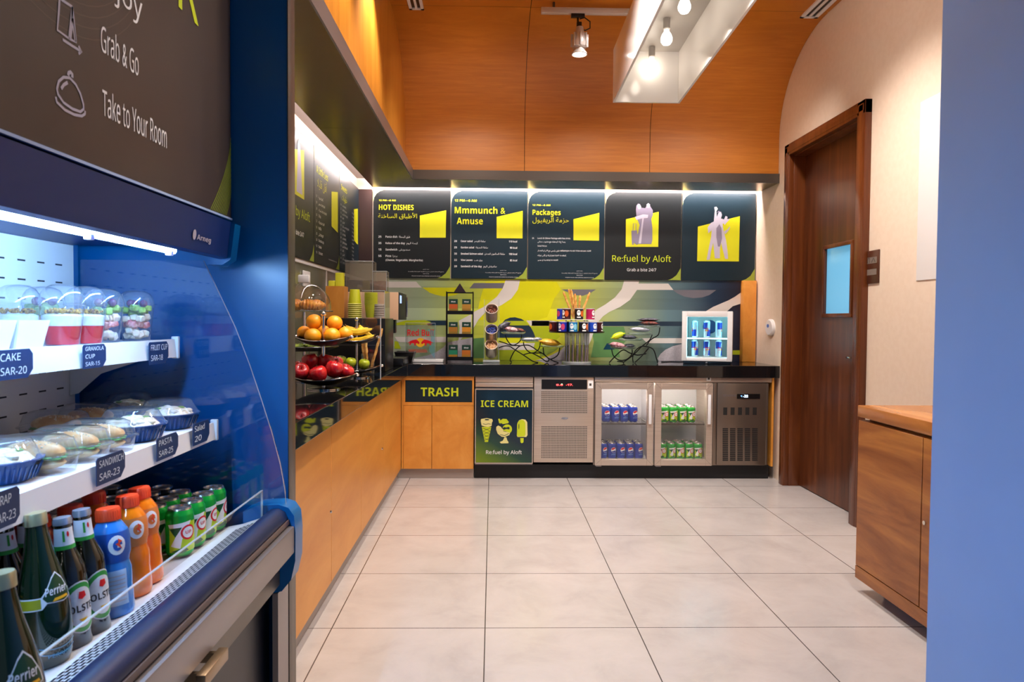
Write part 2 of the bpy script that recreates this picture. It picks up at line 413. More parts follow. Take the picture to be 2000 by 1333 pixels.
# dark blue partition that ends the niche of the display cooler
pw = struct(MB(M['navy']).box((-1.5, 2.10, 0), (-0.606, 2.165, ZC)).build('wall_partition'))
struct(MB(M['alu_d']).box((-0.606, 2.097, 0), (-0.6025, 2.1665, ZC), 0.001).build('trim_1'))
struct(MB(M['navy']).box((-1.5, -1.6, 0), (-1.34, 2.10, ZC)).build('wall_near_left'))
# back veneer wall that bends over into the ceiling, in three panels with open joints
prof = [(5.285, 2.285), (5.285, 2.42), (5.285, 2.55)]
for k in range(1, 15):
    t = PI/2*k/14; prof.append((4.535+0.75*math.cos(t), 2.55+0.62*math.sin(t)))
def veneer_run(b, x0, x1, prof):
    n = len(prof); vs = [(x, y, z) for x in (x0, x1) for y, z in prof]
    b.add(vs, [(i, n+i, n+i+1, i+1) for i in range(n-1)], True)
b = MB(M['veneer_h']); cuts = [-0.66, 0.229, 1.166, XR]
for a, c in zip(cuts, cuts[1:]): veneer_run(b, a+0.0018, c-0.0018, prof)
b.m(M['black']); veneer_run(b, -0.70, XR, [(y+0.012, z+0.012) for y, z in prof])
struct(b.build('wall_back_veneer', sharp=60))
b = MB(M['veneer_h'])
for a, c in zip(cuts, cuts[1:]): b.add([(a+0.0018, -1.6, ZC), (c-0.0018, -1.6, ZC), (c-0.0018, 4.532, ZC), (a+0.0018, 4.532, ZC)], [(0, 1, 2, 3)])
b.m(M['black']).box((-1.5, -1.6, ZC+0.012), (3.2, 5.4, ZC+0.03))
b.m(M['veneer_h']).box((-1.5, -1.6, ZC+0.001), (-0.66, 2.1, ZC+0.01)); b.box((XR+0.1, -1.6, ZC+0.001), (3.2, 5.0, ZC+0.01))
struct(b.build('ceiling'))
b = MB(M['veneer_v'])
for y0, y1 in ((2.1665, 3.02), (3.023, 4.12), (4.123, 5.29)): b.box((-0.70, y0, 2.285), (-0.655, y1, ZC))
struct(b.build('wall_left_veneer'))
# dark metal soffit over both counters, its front edge and the white light cove behind it
b = MB(M['soffit'])
b.box((-0.955, 2.1665, 2.225), (-0.606, 3.9, 2.29)); b.box((-0.955, 3.903, 2.225), (-0.606, 5.28, 2.29))
b.box((-0.955, 5.28, 2.225), (XR, 5.62, 2.29))
b.m(M['alu']).box((-0.606, 2.1665, 2.223), (-0.598, 5.274, 2.30)); b.m(M['alu_d']).box((-0.606, 5.268, 2.223), (XR, 5.28, 2.292))
struct(b.build('ceiling_soffit'))
b = MB(mat('cove_paint', '#6e635f', 0.6)); b.box((XL, 2.1665, 2.315), (-0.95, YB, 2.33)); b.box((-0.955, 5.61, 2.315), (XR, YB, 2.33))
b.box((-0.957, 2.1665, 2.225), (-0.955, 5.62, 2.318)); b.box((-0.955, 5.62, 2.225), (XR, 5.622, 2.318))
struct(b.build('ceiling_cove'))
M['led'] = glow('warm_white_led_strip', (1.0, 0.87, 0.84), 92.0); M['led_l'] = glow('soft_white_led_strip', (1.0, 0.87, 0.84), 30.0)
tag(MB(M['led_l']).box((-0.972, 2.3, 2.268), (-0.958, 5.62, 2.276)).build('led_strip'), 'warm white light strip in the cove over the left menu boards', 'light strip', 'cove light strips')
tag(MB(M['led']).box((-0.95, 5.6225, 2.262), (XR-0.01, 5.637, 2.27)).build('led_strip'), 'warm white light strip in the cove over the back menu boards', 'light strip', 'cove light strips')
struct(MB(mat('dark_brown_post', '#3a2420', 0.4)).box((XL, 5.70, 0.855), (-0.975, YB, 2.222)).build('trim_2'))
struct(MB(M['maple']).box((2.024, 5.66, 0.856), (2.128, YB, 1.515), 0.002).build('trim_3'))

# walnut door with casing in the right wall
b = MB(M['walnut_frame'])
for y0, y1 in ((3.985, 4.075), (5.015, 5.09)):
    b.box((2.10, y0, 0), (XR+0.002, y1, 2.452), 0.004); b.box((XR, 4.0 if y0 < 4.5 else 5.012, 0), (2.245, 4.065 if y0 < 4.5 else 5.06, 2.42), 0.002)
    b.box((2.112, y0+0.02, 0), (2.098, y1-0.02, 2.43), 0.003)
b.box((2.10, 3.985, 2.372), (XR+0.002, 5.09, 2.452), 0.004); b.box((2.098, 4.0, 2.39), (2.112, 5.07, 2.435), 0.003); b.box((XR, 4.0, 2.365), (2.245, 5.06, 2.42), 0.002)
door = b.build('door_1'); struct(door, 'walnut door with a small window in the cream right wall'); door['category'] = 'door'
b = MB(M['walnut']); wy0, wy1, wz0, wz1 = 4.335, 4.69, 1.235, 1.675
for a, c in (((4.065, 0.006), (wy0, 2.365)), ((wy1, 0.006), (5.012, 2.365)), ((wy0, 0.006), (wy1, wz0)), ((wy0, wz1), (wy1, 2.365))):
    b.box((2.222, a[0], a[1]), (2.262, c[0], c[1]))
leaf = b.build('door_leaf', door)
b = MB(M['walnut_frame'])
for a, c in (((wy0-0.02, wz0-0.02), (wy1+0.02, wz0+0.006)), ((wy0-0.02, wz1-0.006), (wy1+0.02, wz1+0.02)), ((wy0-0.02, wz0), (wy0+0.006, wz1)), ((wy1-0.006, wz0), (wy1+0.02, wz1))):
    b.box((2.212, a[0], a[1]), (2.228, c[0], c[1]), 0.003)
b.build('window_frame', leaf)
MB(mat('pane_with_blue_reflection', '#6fa6c4', 0.12, emit='#5fb3df', estr=0.28)).box((2.236, wy0, wz0), (2.244, wy1, wz1)).build('window_pane', leaf)  # blue reflection put into the pane's colour and mild glow
b = MB(M['chrome']); p = at(1657, 699, X=2.222); b.box((2.214, p.y-0.035, p.z-0.006), (2.224, p.y+0.02, p.z+0.006), 0.003); b.build('lock_plate', leaf)
struct(MB(M['dark']).box((2.28, 3.9, 0), (2.3, 5.2, 2.5)).build('wall_behind_door'))

# vents, track and spotlight, pendant trough light
for x0, x1, y0, y1, lab in ((at(795, 0, Z=3.165).x, at(828, 18, Z=3.165).x, 3.4, at(828, 18, Z=3.165).y, 'white slot air vent in the veneer ceiling beside the left wall'),
                            (at(1562, 34, Z=3.165).x, at(1596, 34, Z=3.165).x, 3.5, at(1575, 34, Z=3.165).y, 'white slot air vent in the veneer ceiling near the cream wall')):
    w = x1-x0; b = MB(M['whitem'])
    b.box((x0, y0, 3.158), (x0+0.2*w, y1, 3.17)); b.box((x1-0.2*w, y0, 3.158), (x1, y1, 3.17)); b.box((x0, y1-0.02, 3.158), (x1, y1, 3.17)); b.box((x0, y0, 3.158), (x1, y0+0.02, 3.17))
    b.box((x0+0.42*w, y0, 3.16), (x0+0.58*w, y1, 3.17)); v = b.build('ceiling_vent'); tag(v, lab, 'vent', 'ceiling vents')
    MB(M['black']).box((x0+0.1*w, y0, 3.166), (x1-0.1*w, y1-0.01, 3.1695)).build('slot', v)
t0 = at(1055, 31, Z=3.118); tY = 4.46
tr = tag(MB(M['lampgrey']).box((t0.x, tY-0.018, 3.10), (t0.x+0.72, tY+0.018, 3.135), 0.003).build('lighting_track'), 'short grey lighting track on the veneer ceiling left of the white trough lamp', 'lighting track')
b = MB(M['alu_d']);  [b.cyl((t0.x+q, tY, 3.13), 0.008, 0.04, 8) for q in (0.08, 0.64)]; b.build('bracket', tr)
sx = at(1132, 70, Y=tY).x
sp = thing('track_spotlight', 'silver ribbed spotlight hanging under the lighting track', 'spotlight', (sx, tY, 3.10))
MB(M['black']).box((-0.055, -0.014, -0.022), (0.03, 0.014, 0.0), 0.003).build('adapter', sp)
b = MB(M['black']).tube([(-0.012, 0, -0.02), (-0.01, 0, -0.075)], 0.007); b.box((-0.02, -0.012, -0.085), (0.012, 0.012, -0.05), 0.003); b.build('stem', sp)
MB(M['black']).tube([(0.0, 0, -0.03), (0.03, 0, -0.02), (0.065, 0, -0.045), (0.065, 0, -0.085), (0.035, 0, -0.10), (0.01, 0, -0.09)], 0.004, 6).build('cable', sp)
b = MB(M['lampgrey']).lathe([(0, -0.08), (0.022, -0.08), (0.026, -0.10), (0.03, -0.115), (0.04, -0.135), (0.048, -0.165), (0.05, -0.19), (0.046, -0.205), (0.032, -0.212), (0.032, -0.222), (0.045, -0.238), (0.05, -0.25), (0.045, -0.252), (0.04, -0.244), (0, -0.244)], seg=28)
for k in range(8): a = PI*k/4; b.box((0.036, -0.004, -0.205), (0.056, 0.004, -0.125), 0.002, M=Matrix.Rotation(a, 4, 'Z'))
b.build('housing', sp)
MB(glow('spot_lens_glow', (1.0, 0.9, 0.78), 9.0)).lathe([(0, -0.2475), (0.041, -0.2475), (0.041, -0.246), (0, -0.246)], seg=24).build('lens', sp)
lamp('spotlight_lamp', 'SPOT', (sx, tY, 2.84), (sx+0.02, tY+0.25, 0.85), 26, NEUT, 0.03, spot=1.7, blend=0.7)

Pr = (0.711, 1.112, 4.25, 1.5); slope = 0.048
zt = lambda y, z: z+slope*(4.25-y)
pend = thing('trough_pendant', 'long white open trough lamp with a row of bare bulbs under the ceiling', 'pendant lamp', (0.91, 4.25, 2.49))
P0 = Vector((0.91, 4.25, 2.49))
def slab(b, x0, x1, y0, y1, z0, z1):
    vs = [(x-P0.x, y-P0.y, zt(y, z)-P0.z) for x in (x0, x1) for y in (y0, y1) for z in (z0, z1)]
    b.add(vs, [(0, 1, 3, 2), (4, 6, 7, 5), (0, 4, 5, 1), (2, 3, 7, 6), (0, 2, 6, 4), (1, 5, 7, 3)])
x0, x1, y1, y0 = Pr
for nm, xa, xb in (('side_panel', x0, x0+0.012), ('side_panel', x1-0.012, x1)): b = MB(M['glosswhite']); slab(b, xa, xb, y0, y1, 2.49, 2.805); b.build(nm, pend)
b = MB(M['glosswhite']); slab(b, x0+0.0125, x1-0.0125, y1-0.014, y1, 2.49, 2.805); b.build('end_panel', pend)
b = MB(M['greytop']); slab(b, x0+0.0125, x1-0.0125, y0, y1-0.0145, 2.79, 2.805); b.build('top_panel', pend)
b = MB(M['alu_d'])
for x in (0.8, 1.02):
    for y in (1.9, 3.9): b.tube([(x-P0.x, y-P0.y, zt(y, 2.8)-P0.z), (x-P0.x, y-P0.y, ZC-P0.z)], 0.004, 6)
b.build('hanging_rod', pend)
M['bulb'] = glow('bulb_glow', (1.0, 0.88, 0.74), 5.5)
bx = 0.925
bys = [at(1273, 115, X=bx).y]; bys.append(at(1302, 60, X=bx).y); dy = bys[0]-bys[1]
for k in range(2, 7): bys.append(bys[1]-dy*(k-1))
for k, y in enumerate(bys):
    zz = zt(y, 2.79)-P0.z; c = (bx-P0.x, y-P0.y, zz)
    s_ = MB(M['greytop']).lathe([(0, 0), (0.019, 0), (0.019, -0.055), (0.015, -0.06), (0, -0.06)], c, 16).build('socket', pend)
    MB(M['bulb']).lathe([(0.012, -0.06), (0.014, -0.07), (0.024, -0.085), (0.031, -0.105), (0.03, -0.122), (0.02, -0.137), (0, -0.143)], c, 16).build('bulb', s_)

# ================================================================ MENU BOARDS
PY = 5.711                                     # face of the back boards
FB = BACK(PY)
def q(px, py):                                 # photo pixel -> (x, z) on the back boards
    p = at(px, py, Y=PY); return (p.x, p.z)
def wl(px0, px1, py): return q(px1, py)[0]-q(px0, py)[0]
def T(b, s, px, py, pw, d=0.0012, bold=0.0, h=None, **k): return b.text(FB, s, *q(px, py), w=wl(px, px+pw, py), d=d, bold=bold, h=h, **k)
zb0, zb1 = 1.516, 2.222
xs = [-0.968, -0.342, 0.278, 0.902, 1.528, 2.134]
def trap(b, px, d=0.001): return b.poly(FB, [q(*p) for p in px], d)
def board(i, m, label):
    x0, x1 = xs[i]+0.004, xs[i+1]-0.004
    t = thing('menu_board', label, 'menu board', ((x0+x1)/2, PY, zb0), 'menu boards over the back counter')
    b = MB(m).box((x0, PY, zb0), (x1, PY+0.018, zb1), 0.001, 1)
    b.m(M['cream']).poly(FB, [(x0, zb1)]+[(x0, zb1-0.10)]+[(x0+0.085*(1-math.cos(a)), zb1-0.10+0.095*math.sin(a)) for a in (0.4, 0.8, 1.2, 1.5)], 0.0006)
    b.m(M['limed']).poly(FB, [(x1, zb0+0.10), (x1-0.014, zb0+0.075), (x1-0.035, zb0+0.04), (x1-0.07, zb0+0.013), (x1-0.105, zb0), (x1, zb0)], 0.0006)
    buildw(b, 'board', t); return t, x0, x1
FOOT = ['خدمات الفندق', 'جميع الاسعار تشمل ضريبة القيمة المضافة والخدمة', 'Service', 'All prices include value added tax and service charge']
def foot(b, px, py, w):
    for k, s in enumerate(FOOT):
        ww = w*(0.17, 1.0, 0.17, 0.8)[k]; T(b, s, px+(w-ww)/2, py+k*4.3, ww, h=0.006)
# 1 hot dishes
t, x0, x1 = board(0, M['board2'], 'dark menu board headed HOT DISHES with a yellow panel, leftmost on the back wall')
b = MB(M['yellow']); T(b, '12 PM—6 AM', 740, 393, 33, h=0.013, bold=0.02); T(b, 'HOT DISHES', 740, 410, 68, bold=0.022, h=0.042); T(b, 'الأطباق الساخنة', 738.5, 426, 76, bold=0.02)
buildw(b, 'heading', t); b = MB(M['whitep'])
for k, (n, e, a, ew) in enumerate((('25', 'Pasta dish', 'طبق البسطة', 23), ('35', 'Kabsa of the day', 'كبسة اليوم', 38), ('15', 'Sandwich', 'سندويش', 23), ('55', 'Pizza', 'بيتزا', 11))):
    y = 464.5+12.5*k; T(b, n, 739, y, 6, h=0.016, bold=0.02); T(b, e, 753, y, ew, h=0.016, bold=0.02); T(b, a, 753+ew+3, y, 22 if k != 3 else 9, h=0.016)
T(b, '(Cheese, Vegetable, Margherita)', 753, 510, 73, h=0.016, bold=0.02); buildw(b, 'menu_text', t); b = MB(M['whitep']); foot(b, 797, 527, 70); buildw(b, 'footnote', t)
b = MB(M['yellow']); trap(b, [(820, 421.5), (871.5, 411), (870.5, 464.5), (820, 464.5)]); buildw(b, 'yellow_panel', t)
# 2 munch and amuse
t, x0, x1 = board(1, M['board'], 'dark menu board headed Mmmunch & Amuse with a yellow panel')
b = MB(M['yellow']); T(b, '12 PM—6 AM', 888, 394, 43, h=0.018, bold=0.02); T(b, 'Mmmunch &', 888, 417, 99, bold=0.022, h=0.052); T(b, 'Amuse', 892, 438, 51, bold=0.022, h=0.052)
buildw(b, 'heading', t); b = MB(M['whitep'])
for k, (n, e, a, c, ew, aw) in enumerate((('20', 'Cesar salad', 'سلطة القيصر', '110 kcal', 23, 22), ('25', 'Garden salad', 'سلطة الحديقة', '90 kcal', 26, 24), ('35', 'Smoked Salmon salad', 'سلطة السالمون المدخن', '150 kcal', 43, 40), ('22', 'Vine Leaves', 'ورق عنب', '85 kcal', 23, 16), ('20', 'Sandwich of the day', 'ساندوتش اليوم', '', 41, 26))):
    y = 473+12.3*k; T(b, n, 887, y, 5.5, h=0.015, bold=0.02); T(b, e, 900, y, ew, h=0.015, bold=0.02); T(b, a, 900+ew+3, y, aw, h=0.015)
    if c: T(b, c, 994 if len(c) > 7 else 996, y+0.8, 16 if len(c) > 7 else 14, h=0.015, bold=0.02)
buildw(b, 'menu_text', t); b = MB(M['whitep']); foot(b, 948, 529, 70); buildw(b, 'footnote', t)
b = MB(M['yellow']); trap(b, [(970, 424), (1021, 412), (1020.5, 466), (970, 465.5)], 0.0009); buildw(b, 'yellow_panel', t)
# 3 packages
t, x0, x1 = board(2, M['board'], 'dark menu board headed Packages with a yellow panel, middle of the back wall')
b = MB(M['yellow']); T(b, '12 PM—6 AM', 1040, 402.5, 35, h=0.014, bold=0.02); T(b, 'Packages', 1040, 420, 55, bold=0.022, h=0.042); T(b, 'حزمة الريفيول', 1040, 434, 71, bold=0.02)
buildw(b, 'heading', t); b = MB(M['whitep']); T(b, '35', 1039, 467, 4, h=0.012)
for k, (s, w) in enumerate((('Lunch Or Dinner Package with free drinks', 64), ('وجبة غداء او عشاء مع مشروب مجاني', 54), ('Salad Mezze', 18), ('Main course with rice or vegetables طبق رئيسي مع الارز او الخضار', 104), ('Cake or Fruit cup كيكة او كأس فواكه', 56), ('Water or Juice ماء او عصير', 40))):
    T(b, s, 1050, (467, 473.5, 482, 491, 500.5, 509.5)[k], w, h=0.012)
buildw(b, 'menu_text', t); b = MB(M['whitep']); foot(b, 1097, 530, 70); buildw(b, 'footnote', t)
b = MB(M['yellow']); trap(b, [(1120, 428.5), (1170.5, 416), (1170, 470.5), (1120, 469.5)]); buildw(b, 'yellow_panel', t)
# 4 travellers
t, x0, x1 = board(3, M['board2'], 'dark board reading Re:fuel by Aloft with two grey travellers and a suitcase')
b = MB(M['lime']); T(b, 'Re:fuel by Aloft', 1195.5, 511, 115, h=0.05, bold=0.004); buildw(b, 'heading', t); b = MB(M['whitep']); T(b, 'Grab a bite 24/7', 1224.5, 530, 57, h=0.024, bold=0.004); buildw(b, 'lettering', t)
b = MB(M['yellow']); trap(b, [(1222.5, 428.5), (1286.5, 414), (1285.5, 482.5), (1222, 482.5)]); buildw(b, 'yellow_panel', t)
b = MB(M['greyp'])
trap(b, [(1243, 402), (1246, 398), (1250, 399), (1253, 406), (1260, 407), (1263, 402), (1268, 400), (1271, 405), (1275, 411), (1275, 420), (1272, 428), (1274, 445), (1274, 470), (1272, 477), (1240, 477), (1238, 470), (1246, 456), (1249, 440), (1243, 424), (1242, 410)], 0.0018)
b.m(M['greyl']).poly(FB, [q(*p) for p in [(1255, 424), (1257.5, 424), (1252, 476), (1247, 476)]], 0.0024)
trap(b, [(1244.5, 402), (1248, 399.5), (1252, 403), (1251, 408), (1247, 409)], 0.0024); trap(b, [(1262.5, 400), (1266, 397), (1269.5, 400), (1268.5, 406), (1263.5, 406)], 0.0024)
b.m(M['greyp']); trap(b, [(1233, 451), (1244, 450), (1246, 474), (1234, 476)], 0.0021); b.line(FB, [q(1236, 451), q(1237, 437), q(1242, 437), q(1242, 450)], 0.005, 0.0021)
for c in (1236, 1244): b.disc(FB, *q(c, 477), 0.007, 0.0021, seg=10)
b.m(M['greyl']); trap(b, [(1240, 424), (1256, 419), (1266, 420), (1265, 426), (1254, 427), (1243, 430)], 0.0024); buildw(b, 'figure_print', t)
# 5 dancers
t, x0, x1 = board(4, M['board'], 'dark board with grey dancing figures on a yellow panel, rightmost on the back wall')
b = MB(M['yellow']); trap(b, [(1363, 443), (1445, 422.5), (1443, 511), (1361.5, 510.5)]); buildw(b, 'yellow_panel', t)
b = MB(M['greyl'])
trap(b, [(1394, 433), (1396, 412), (1395, 405), (1399, 404), (1402, 408), (1399, 413), (1400, 424), (1404, 414), (1408, 414), (1410, 420), (1408, 427), (1414, 429), (1417, 422), (1421, 424), (1419, 432), (1411, 438), (1413, 450), (1418, 470), (1421, 492), (1422, 506), (1416, 506), (1411, 486), (1408, 474), (1406, 487), (1406, 505), (1396, 505), (1394, 486), (1393, 474), (1389, 490), (1386, 508), (1380, 508), (1384, 486), (1389, 462), (1390, 450), (1383, 456), (1382, 445), (1388, 436)], 0.0018)
trap(b, [(1418, 428), (1426, 428), (1418, 436), (1415, 440), (1412, 434)], 0.0020); trap(b, [(1414, 452), (1421, 448), (1425, 442), (1426, 445), (1421, 453), (1416, 458)], 0.0020)
b.m(M['greyp']); trap(b, [(1399, 446), (1405, 438), (1409, 446), (1410, 466), (1406, 482), (1402, 482), (1399, 464)], 0.0024); trap(b, [(1399, 416), (1404, 412), (1408, 416), (1404, 414.5)], 0.0024)
buildw(b, 'figure_print', t)

# boards of the left wall (they face the aisle)
LX = -1.078; FL = SIDEP(LX)
def r_(px, py): p = at(px, py, X=LX); return (p.y, p.z)
ys = [3.52, 4.282, 4.985, 5.70]
def lboard(i, m, label):
    t = thing('menu_board', label, 'menu board', (LX, (ys[i]+ys[i+1])/2, 1.52), 'menu boards over the left counter')
    y0, y1 = ys[i]+0.004, ys[i+1]-0.004
    b = MB(m).box((LX-0.02, y0, 1.525), (LX, y1, 2.224), 0.001, 1)
    if i: b.m(M['cream']).poly(FL, [(y0, 2.224), (y0, 2.13)]+[(y0+0.085*(1-math.cos(a)), 2.13+0.09*math.sin(a)) for a in (0.4, 0.8, 1.2, 1.5)], 0.0006)
    b.m(M['limed']).poly(FL, [(y1, 1.63), (y1-0.035, 1.57), (y1-0.105, 1.525), (y1, 1.525)], 0.0006)
    buildw(b, 'board', t); return t
t = lboard(0, M['board2'], 'dark board reading by Aloft on the left wall, nearest of the three there')
b = MB(M['lime']).text(FL, 'Re:fuel by Aloft', 3.60, 1.75, w=0.58, h=0.05, d=0.0012); b.m(M['whitep']).text(FL, 'Grab a bite 24/7', 3.75, 1.645, w=0.30, h=0.026, d=0.0012); buildw(b, 'lettering', t)
b = MB(M['yellow']).poly(FL, [(3.76, 1.86), (4.06, 1.86), (4.06, 2.14), (3.76, 2.08)], 0.001); buildw(b, 'yellow_panel', t)
b = MB(M['greyl']).poly(FL, [(3.9, 1.88), (4.02, 1.88), (3.99, 2.04), (3.98, 2.14), (3.95, 2.18), (3.92, 2.14), (3.92, 2.04)], 0.0016); buildw(b, 'figure_print', t)
t = lboard(1, M['board2'], 'dark menu board headed A Little Less on the left wall, middle of the three there')
b = MB(M['yellow']).text(FL, 'A Little Less', 4.34, 2.075, w=0.30, h=0.045, d=0.0012, bold=0.02); b.text(FL, 'أقل قليلا', 4.36, 1.995, w=0.24, d=0.0012, bold=0.02); buildw(b, 'heading', t); b = MB(M['whitep'])
for k in range(10):
    z = 1.925-0.038*k; b.text(FL, ('12', '18', '25', '20')[k % 4], 4.33, z, w=0.022, h=0.014, d=0.0012); b.text(FL, ('Soup شوربة', 'Hummus حمص', 'Mixed nuts مكسرات', 'Chips', 'Fruit cup فواكه', 'Muffin', 'Yoghurt لبن', 'Granola cup', 'Cookie', 'Croissant')[k], 4.39, z, h=0.017, d=0.0012)
b.text(FL, FOOT[3], 4.66, 1.57, w=0.24, h=0.008, d=0.0012); buildw(b, 'lettering', t)
b = MB(M['yellow']).poly(FL, [(4.74, 1.80), (4.93, 1.78), (4.93, 2.06), (4.74, 2.03)], 0.001); buildw(b, 'yellow_panel', t)
t = lboard(2, M['board'], 'dark menu board crowded with small white lines on the left wall, next to the corner')
b = MB(M['yellow']).text(FL, 'Sweets', 5.04, 2.10, w=0.2, h=0.04, d=0.0012, bold=0.02); b.text(FL, 'حلويات', 5.06, 2.03, w=0.18, d=0.0012, bold=0.02); buildw(b, 'heading', t); b = MB(M['whitep'])
for k in range(15):
    z = 1.985-0.029*k; b.text(FL, ('10', '22', '15', '8', '30')[k % 5], 5.02, z, w=0.022, h=0.013, d=0.0012); b.text(FL, ('Still water ماء', 'Sparkling water', 'Cappuccino كابتشينو', 'Latte', 'Tea شاي', 'Orange juice عصير برتقال', 'Smoothie', 'Iced coffee')[k % 8], 5.08, z, h=0.015, d=0.0012); b.text(FL, ('90 kcal', '5 kcal', '120 kcal')[k % 3], 5.42, z, w=0.07, h=0.013, d=0.0012)
buildw(b, 'lettering', t)
b = MB(M['yellow']).poly(FL, [(5.50, 1.79), (5.655, 1.775), (5.655, 2.06), (5.50, 2.03)], 0.001); buildw(b, 'yellow_panel', t)

# ================================================================ MURAL BACKSPLASH
m = M['mural'] = mat('mural_print', '#8c9070', 0.3)
tc = N(m, 'ShaderNodeTexCoord'); sp_ = N(m, 'ShaderNodeSeparateXYZ'); LK(m, tc.outputs['Object'], sp_.inputs[0])
mr = N(m, 'ShaderNodeMapRange'); mr.inputs[1].default_value = -0.97; mr.inputs[2].default_value = 2.03; LK(m, sp_.outputs[0], mr.inputs[0])
c1 = ramp(m, mr.outputs[0], [(0.0, '#a6a89c'), (0.12, '#9aaa88'), (0.25, '#a9b550'), (0.36, '#cfcf12'), (0.47, '#cdcb14'), (0.56, '#a8ae4f'), (0.68, '#8c9a74'), (0.80, '#557076'), (0.92, '#23344a'), (1.0, '#171d33')])
mz = N(m, 'ShaderNodeMapRange'); mz.inputs[1].default_value = 0.86; mz.inputs[2].default_value = 1.515; LK(m, sp_.outputs[2], mz.inputs[0])
band = ramp(m, mz.outputs[0], [(0.0, (0.95,)*3), (0.16, (1.15,)*3), (0.30, (0.98,)*3), (0.42, (1.15,)*3), (0.50, (1.25,)*3), (0.63, (0.88,)*3), (0.77, (0.98,)*3), (0.9, (1.15,)*3)], 'CONSTANT')
mx = N(m, 'ShaderNodeMix', data_type='RGBA', blend_type='MULTIPLY'); mx.inputs[0].default_value = 1; LK(m, c1, mx.inputs[6]); LK(m, band, mx.inputs[7]); base(m, mx.outputs[2])
MY = 5.729; FM = BACK(MY)
def mq(px, py): p = at(px, py, Y=MY); return (p.x, max(0.8565, min(1.512, p.z)))
z3 = lambda pts: [(740+x/6.25, 540+y/6.25) for x, y in pts]
z4 = lambda pts: [(1040+x/7.014, 540+y/7.014) for x, y in pts]
z5 = lambda pts: [(1280+x/7.014, 540+y/7.014) for x, y in pts]
b = MB(m).box((-0.974, MY, 0.8555), (2.023, YB, 1.515))
P = lambda mt, pts, d: b.m(mt).poly(FM, [mq(*p) for p in pts], d)
mw = mat('mural_white', '#d6cfc8', 0.3); mwh = speck('mural_halftone', '#b9b2b8', '#c9c3c8', 160, 0.3); mn = mat('mural_navy', '#1d3040', 0.3); my = mat('mural_yellow', '#d2d005', 0.3); mg = mat('mural_grey', '#6c6a72', 0.3)
ml = mat('mural_lime', '#abb81a', 0.3); mo = mat('mural_olive', '#7f9238', 0.3); mt_ = mat('mural_teal', '#0f3d52', 0.3); mgr = mat('mural_green', '#5f8a50', 0.3)
P(mw, z3([(60, 65), (455, 65), (490, 105), (525, 138), (60, 138)]), 0.0006)
P(my, z3([(530, 138), (1035, 138), (1010, 190), (940, 228), (860, 245), (780, 245), (690, 225), (620, 200)]), 0.0008)
P(mg, z3([(1160, 82), (1540, 82), (1512, 148), (1105, 148)]), 0.0006)
P(my, z4([(-640, 75), (330, 75), (390, 180), (300, 300), (200, 560), (60, 600), (-760, 600), (-740, 420), (-700, 250)]), 0.0004)
P(mw, z3([(1725, 45), (1695, 165), (1620, 270), (1500, 350), (1380, 405), (1290, 450), (1215, 530), (1175, 600), (1150, 640), (1150, 440), (1280, 375), (1440, 250), (1510, 150), (1548, 45)]), 0.0010)
P(mw, z3([(975, 545), (1130, 460), (1130, 640), (970, 800), (985, 640)]), 0.0008)
P(mn, z3([(1430, 750), (1440, 680), (1480, 600), (1540, 530), (1600, 505), (1660, 500), (1740, 520), (1800, 560), (1855, 625), (1890, 690), (1912, 750)]), 0.0010)
P(ml, z3([(1545, 545), (1790, 545), (1830, 600), (1520, 600)]), 0.0014)
P(mw, z3([(1800, 540), (2110, 540), (2110, 605), (1850, 605)]), 0.0008)
P(mw, z4([(-10, 610), (300, 610), (300, 680), (-10, 680)]), 0.0008)
P(ml, z4([(-700, 690), (240, 690), (380, 820), (200, 1000), (0, 1060), (-200, 700)]), 0.0006)
P(mo, z4([(100, 1000), (150, 980), (330, 985), (380, 960), (300, 1030), (180, 1090), (100, 1110)]), 0.0009)
P(mw, z3([(195, 740), (840, 740), (840, 806), (260, 806), (225, 790)]), 0.0008)
P(mwh, z3([(480, 990), (600, 965), (700, 925), (790, 865), (835, 810), (1150, 745), (1150, 1090), (380, 1090)]), 0.0010)
P(mgr, z3([(1150, 760), (1290, 750), (1290, 1000), (1150, 1000)]), 0.0006)
P(mw, z3([(1440, 815), (1905, 815), (1890, 860), (1905, 900), (1440, 900)]), 0.0009)
P(ml, z3([(1440, 906), (1905, 906), (1980, 1000), (1850, 1090), (1440, 1090)]), 0.0008)
P(mwh, z4([(40, 1250), (110, 1140), (260, 1080), (380, 1020), (450, 950), (452, 1250)]), 0.0010)
P(mg, z4([(400, 180), (872, 180), (800, 225), (690, 268), (560, 255)]), 0.0008)
P(mw, z4([(1462, 55), (1430, 190), (1335, 325), (1200, 420), (1050, 490), (965, 550), (900, 625), (860, 700), (800, 880), (760, 960), (690, 900), (740, 700), (780, 560), (880, 455), (1000, 385), (1130, 290), (1220, 180), (1257, 55)]), 0.0010)
P(mw, z4([(1430, 100), (1860, 100), (1930, 187), (1400, 187)]), 0.0012)
P(mn, z4([(950, 620), (2090, 620), (2090, 682), (930, 682)]), 0.0008)
P(mw, z4([(1500, 848), (2080, 848), (2080, 918), (1570, 918)]), 0.0008)
P(mgr, z4([(800, 690), (1250, 690), (1300, 860), (1180, 1000), (1200, 1110), (800, 1110), (840, 900)]), 0.0006)
P(mt_, z4([(1020, 918), (1145, 918), (1120, 1005), (968, 1005)]), 0.0009)
P(mwh, z5([(30, 1128), (70, 1065), (140, 1005), (240, 958), (390, 922), (420, 1240), (70, 1240), (45, 1170)]), 0.0010)
P(mw, z5([(690, 480), (790, 420), (1000, 330), (1090, 280), (1180, 215), (1180, 372), (1060, 410), (960, 500), (900, 600)]), 0.0010)
P(mg, z5([(240, 188), (300, 235), (400, 280), (520, 300), (640, 290), (740, 258), (835, 188)]), 0.0008)
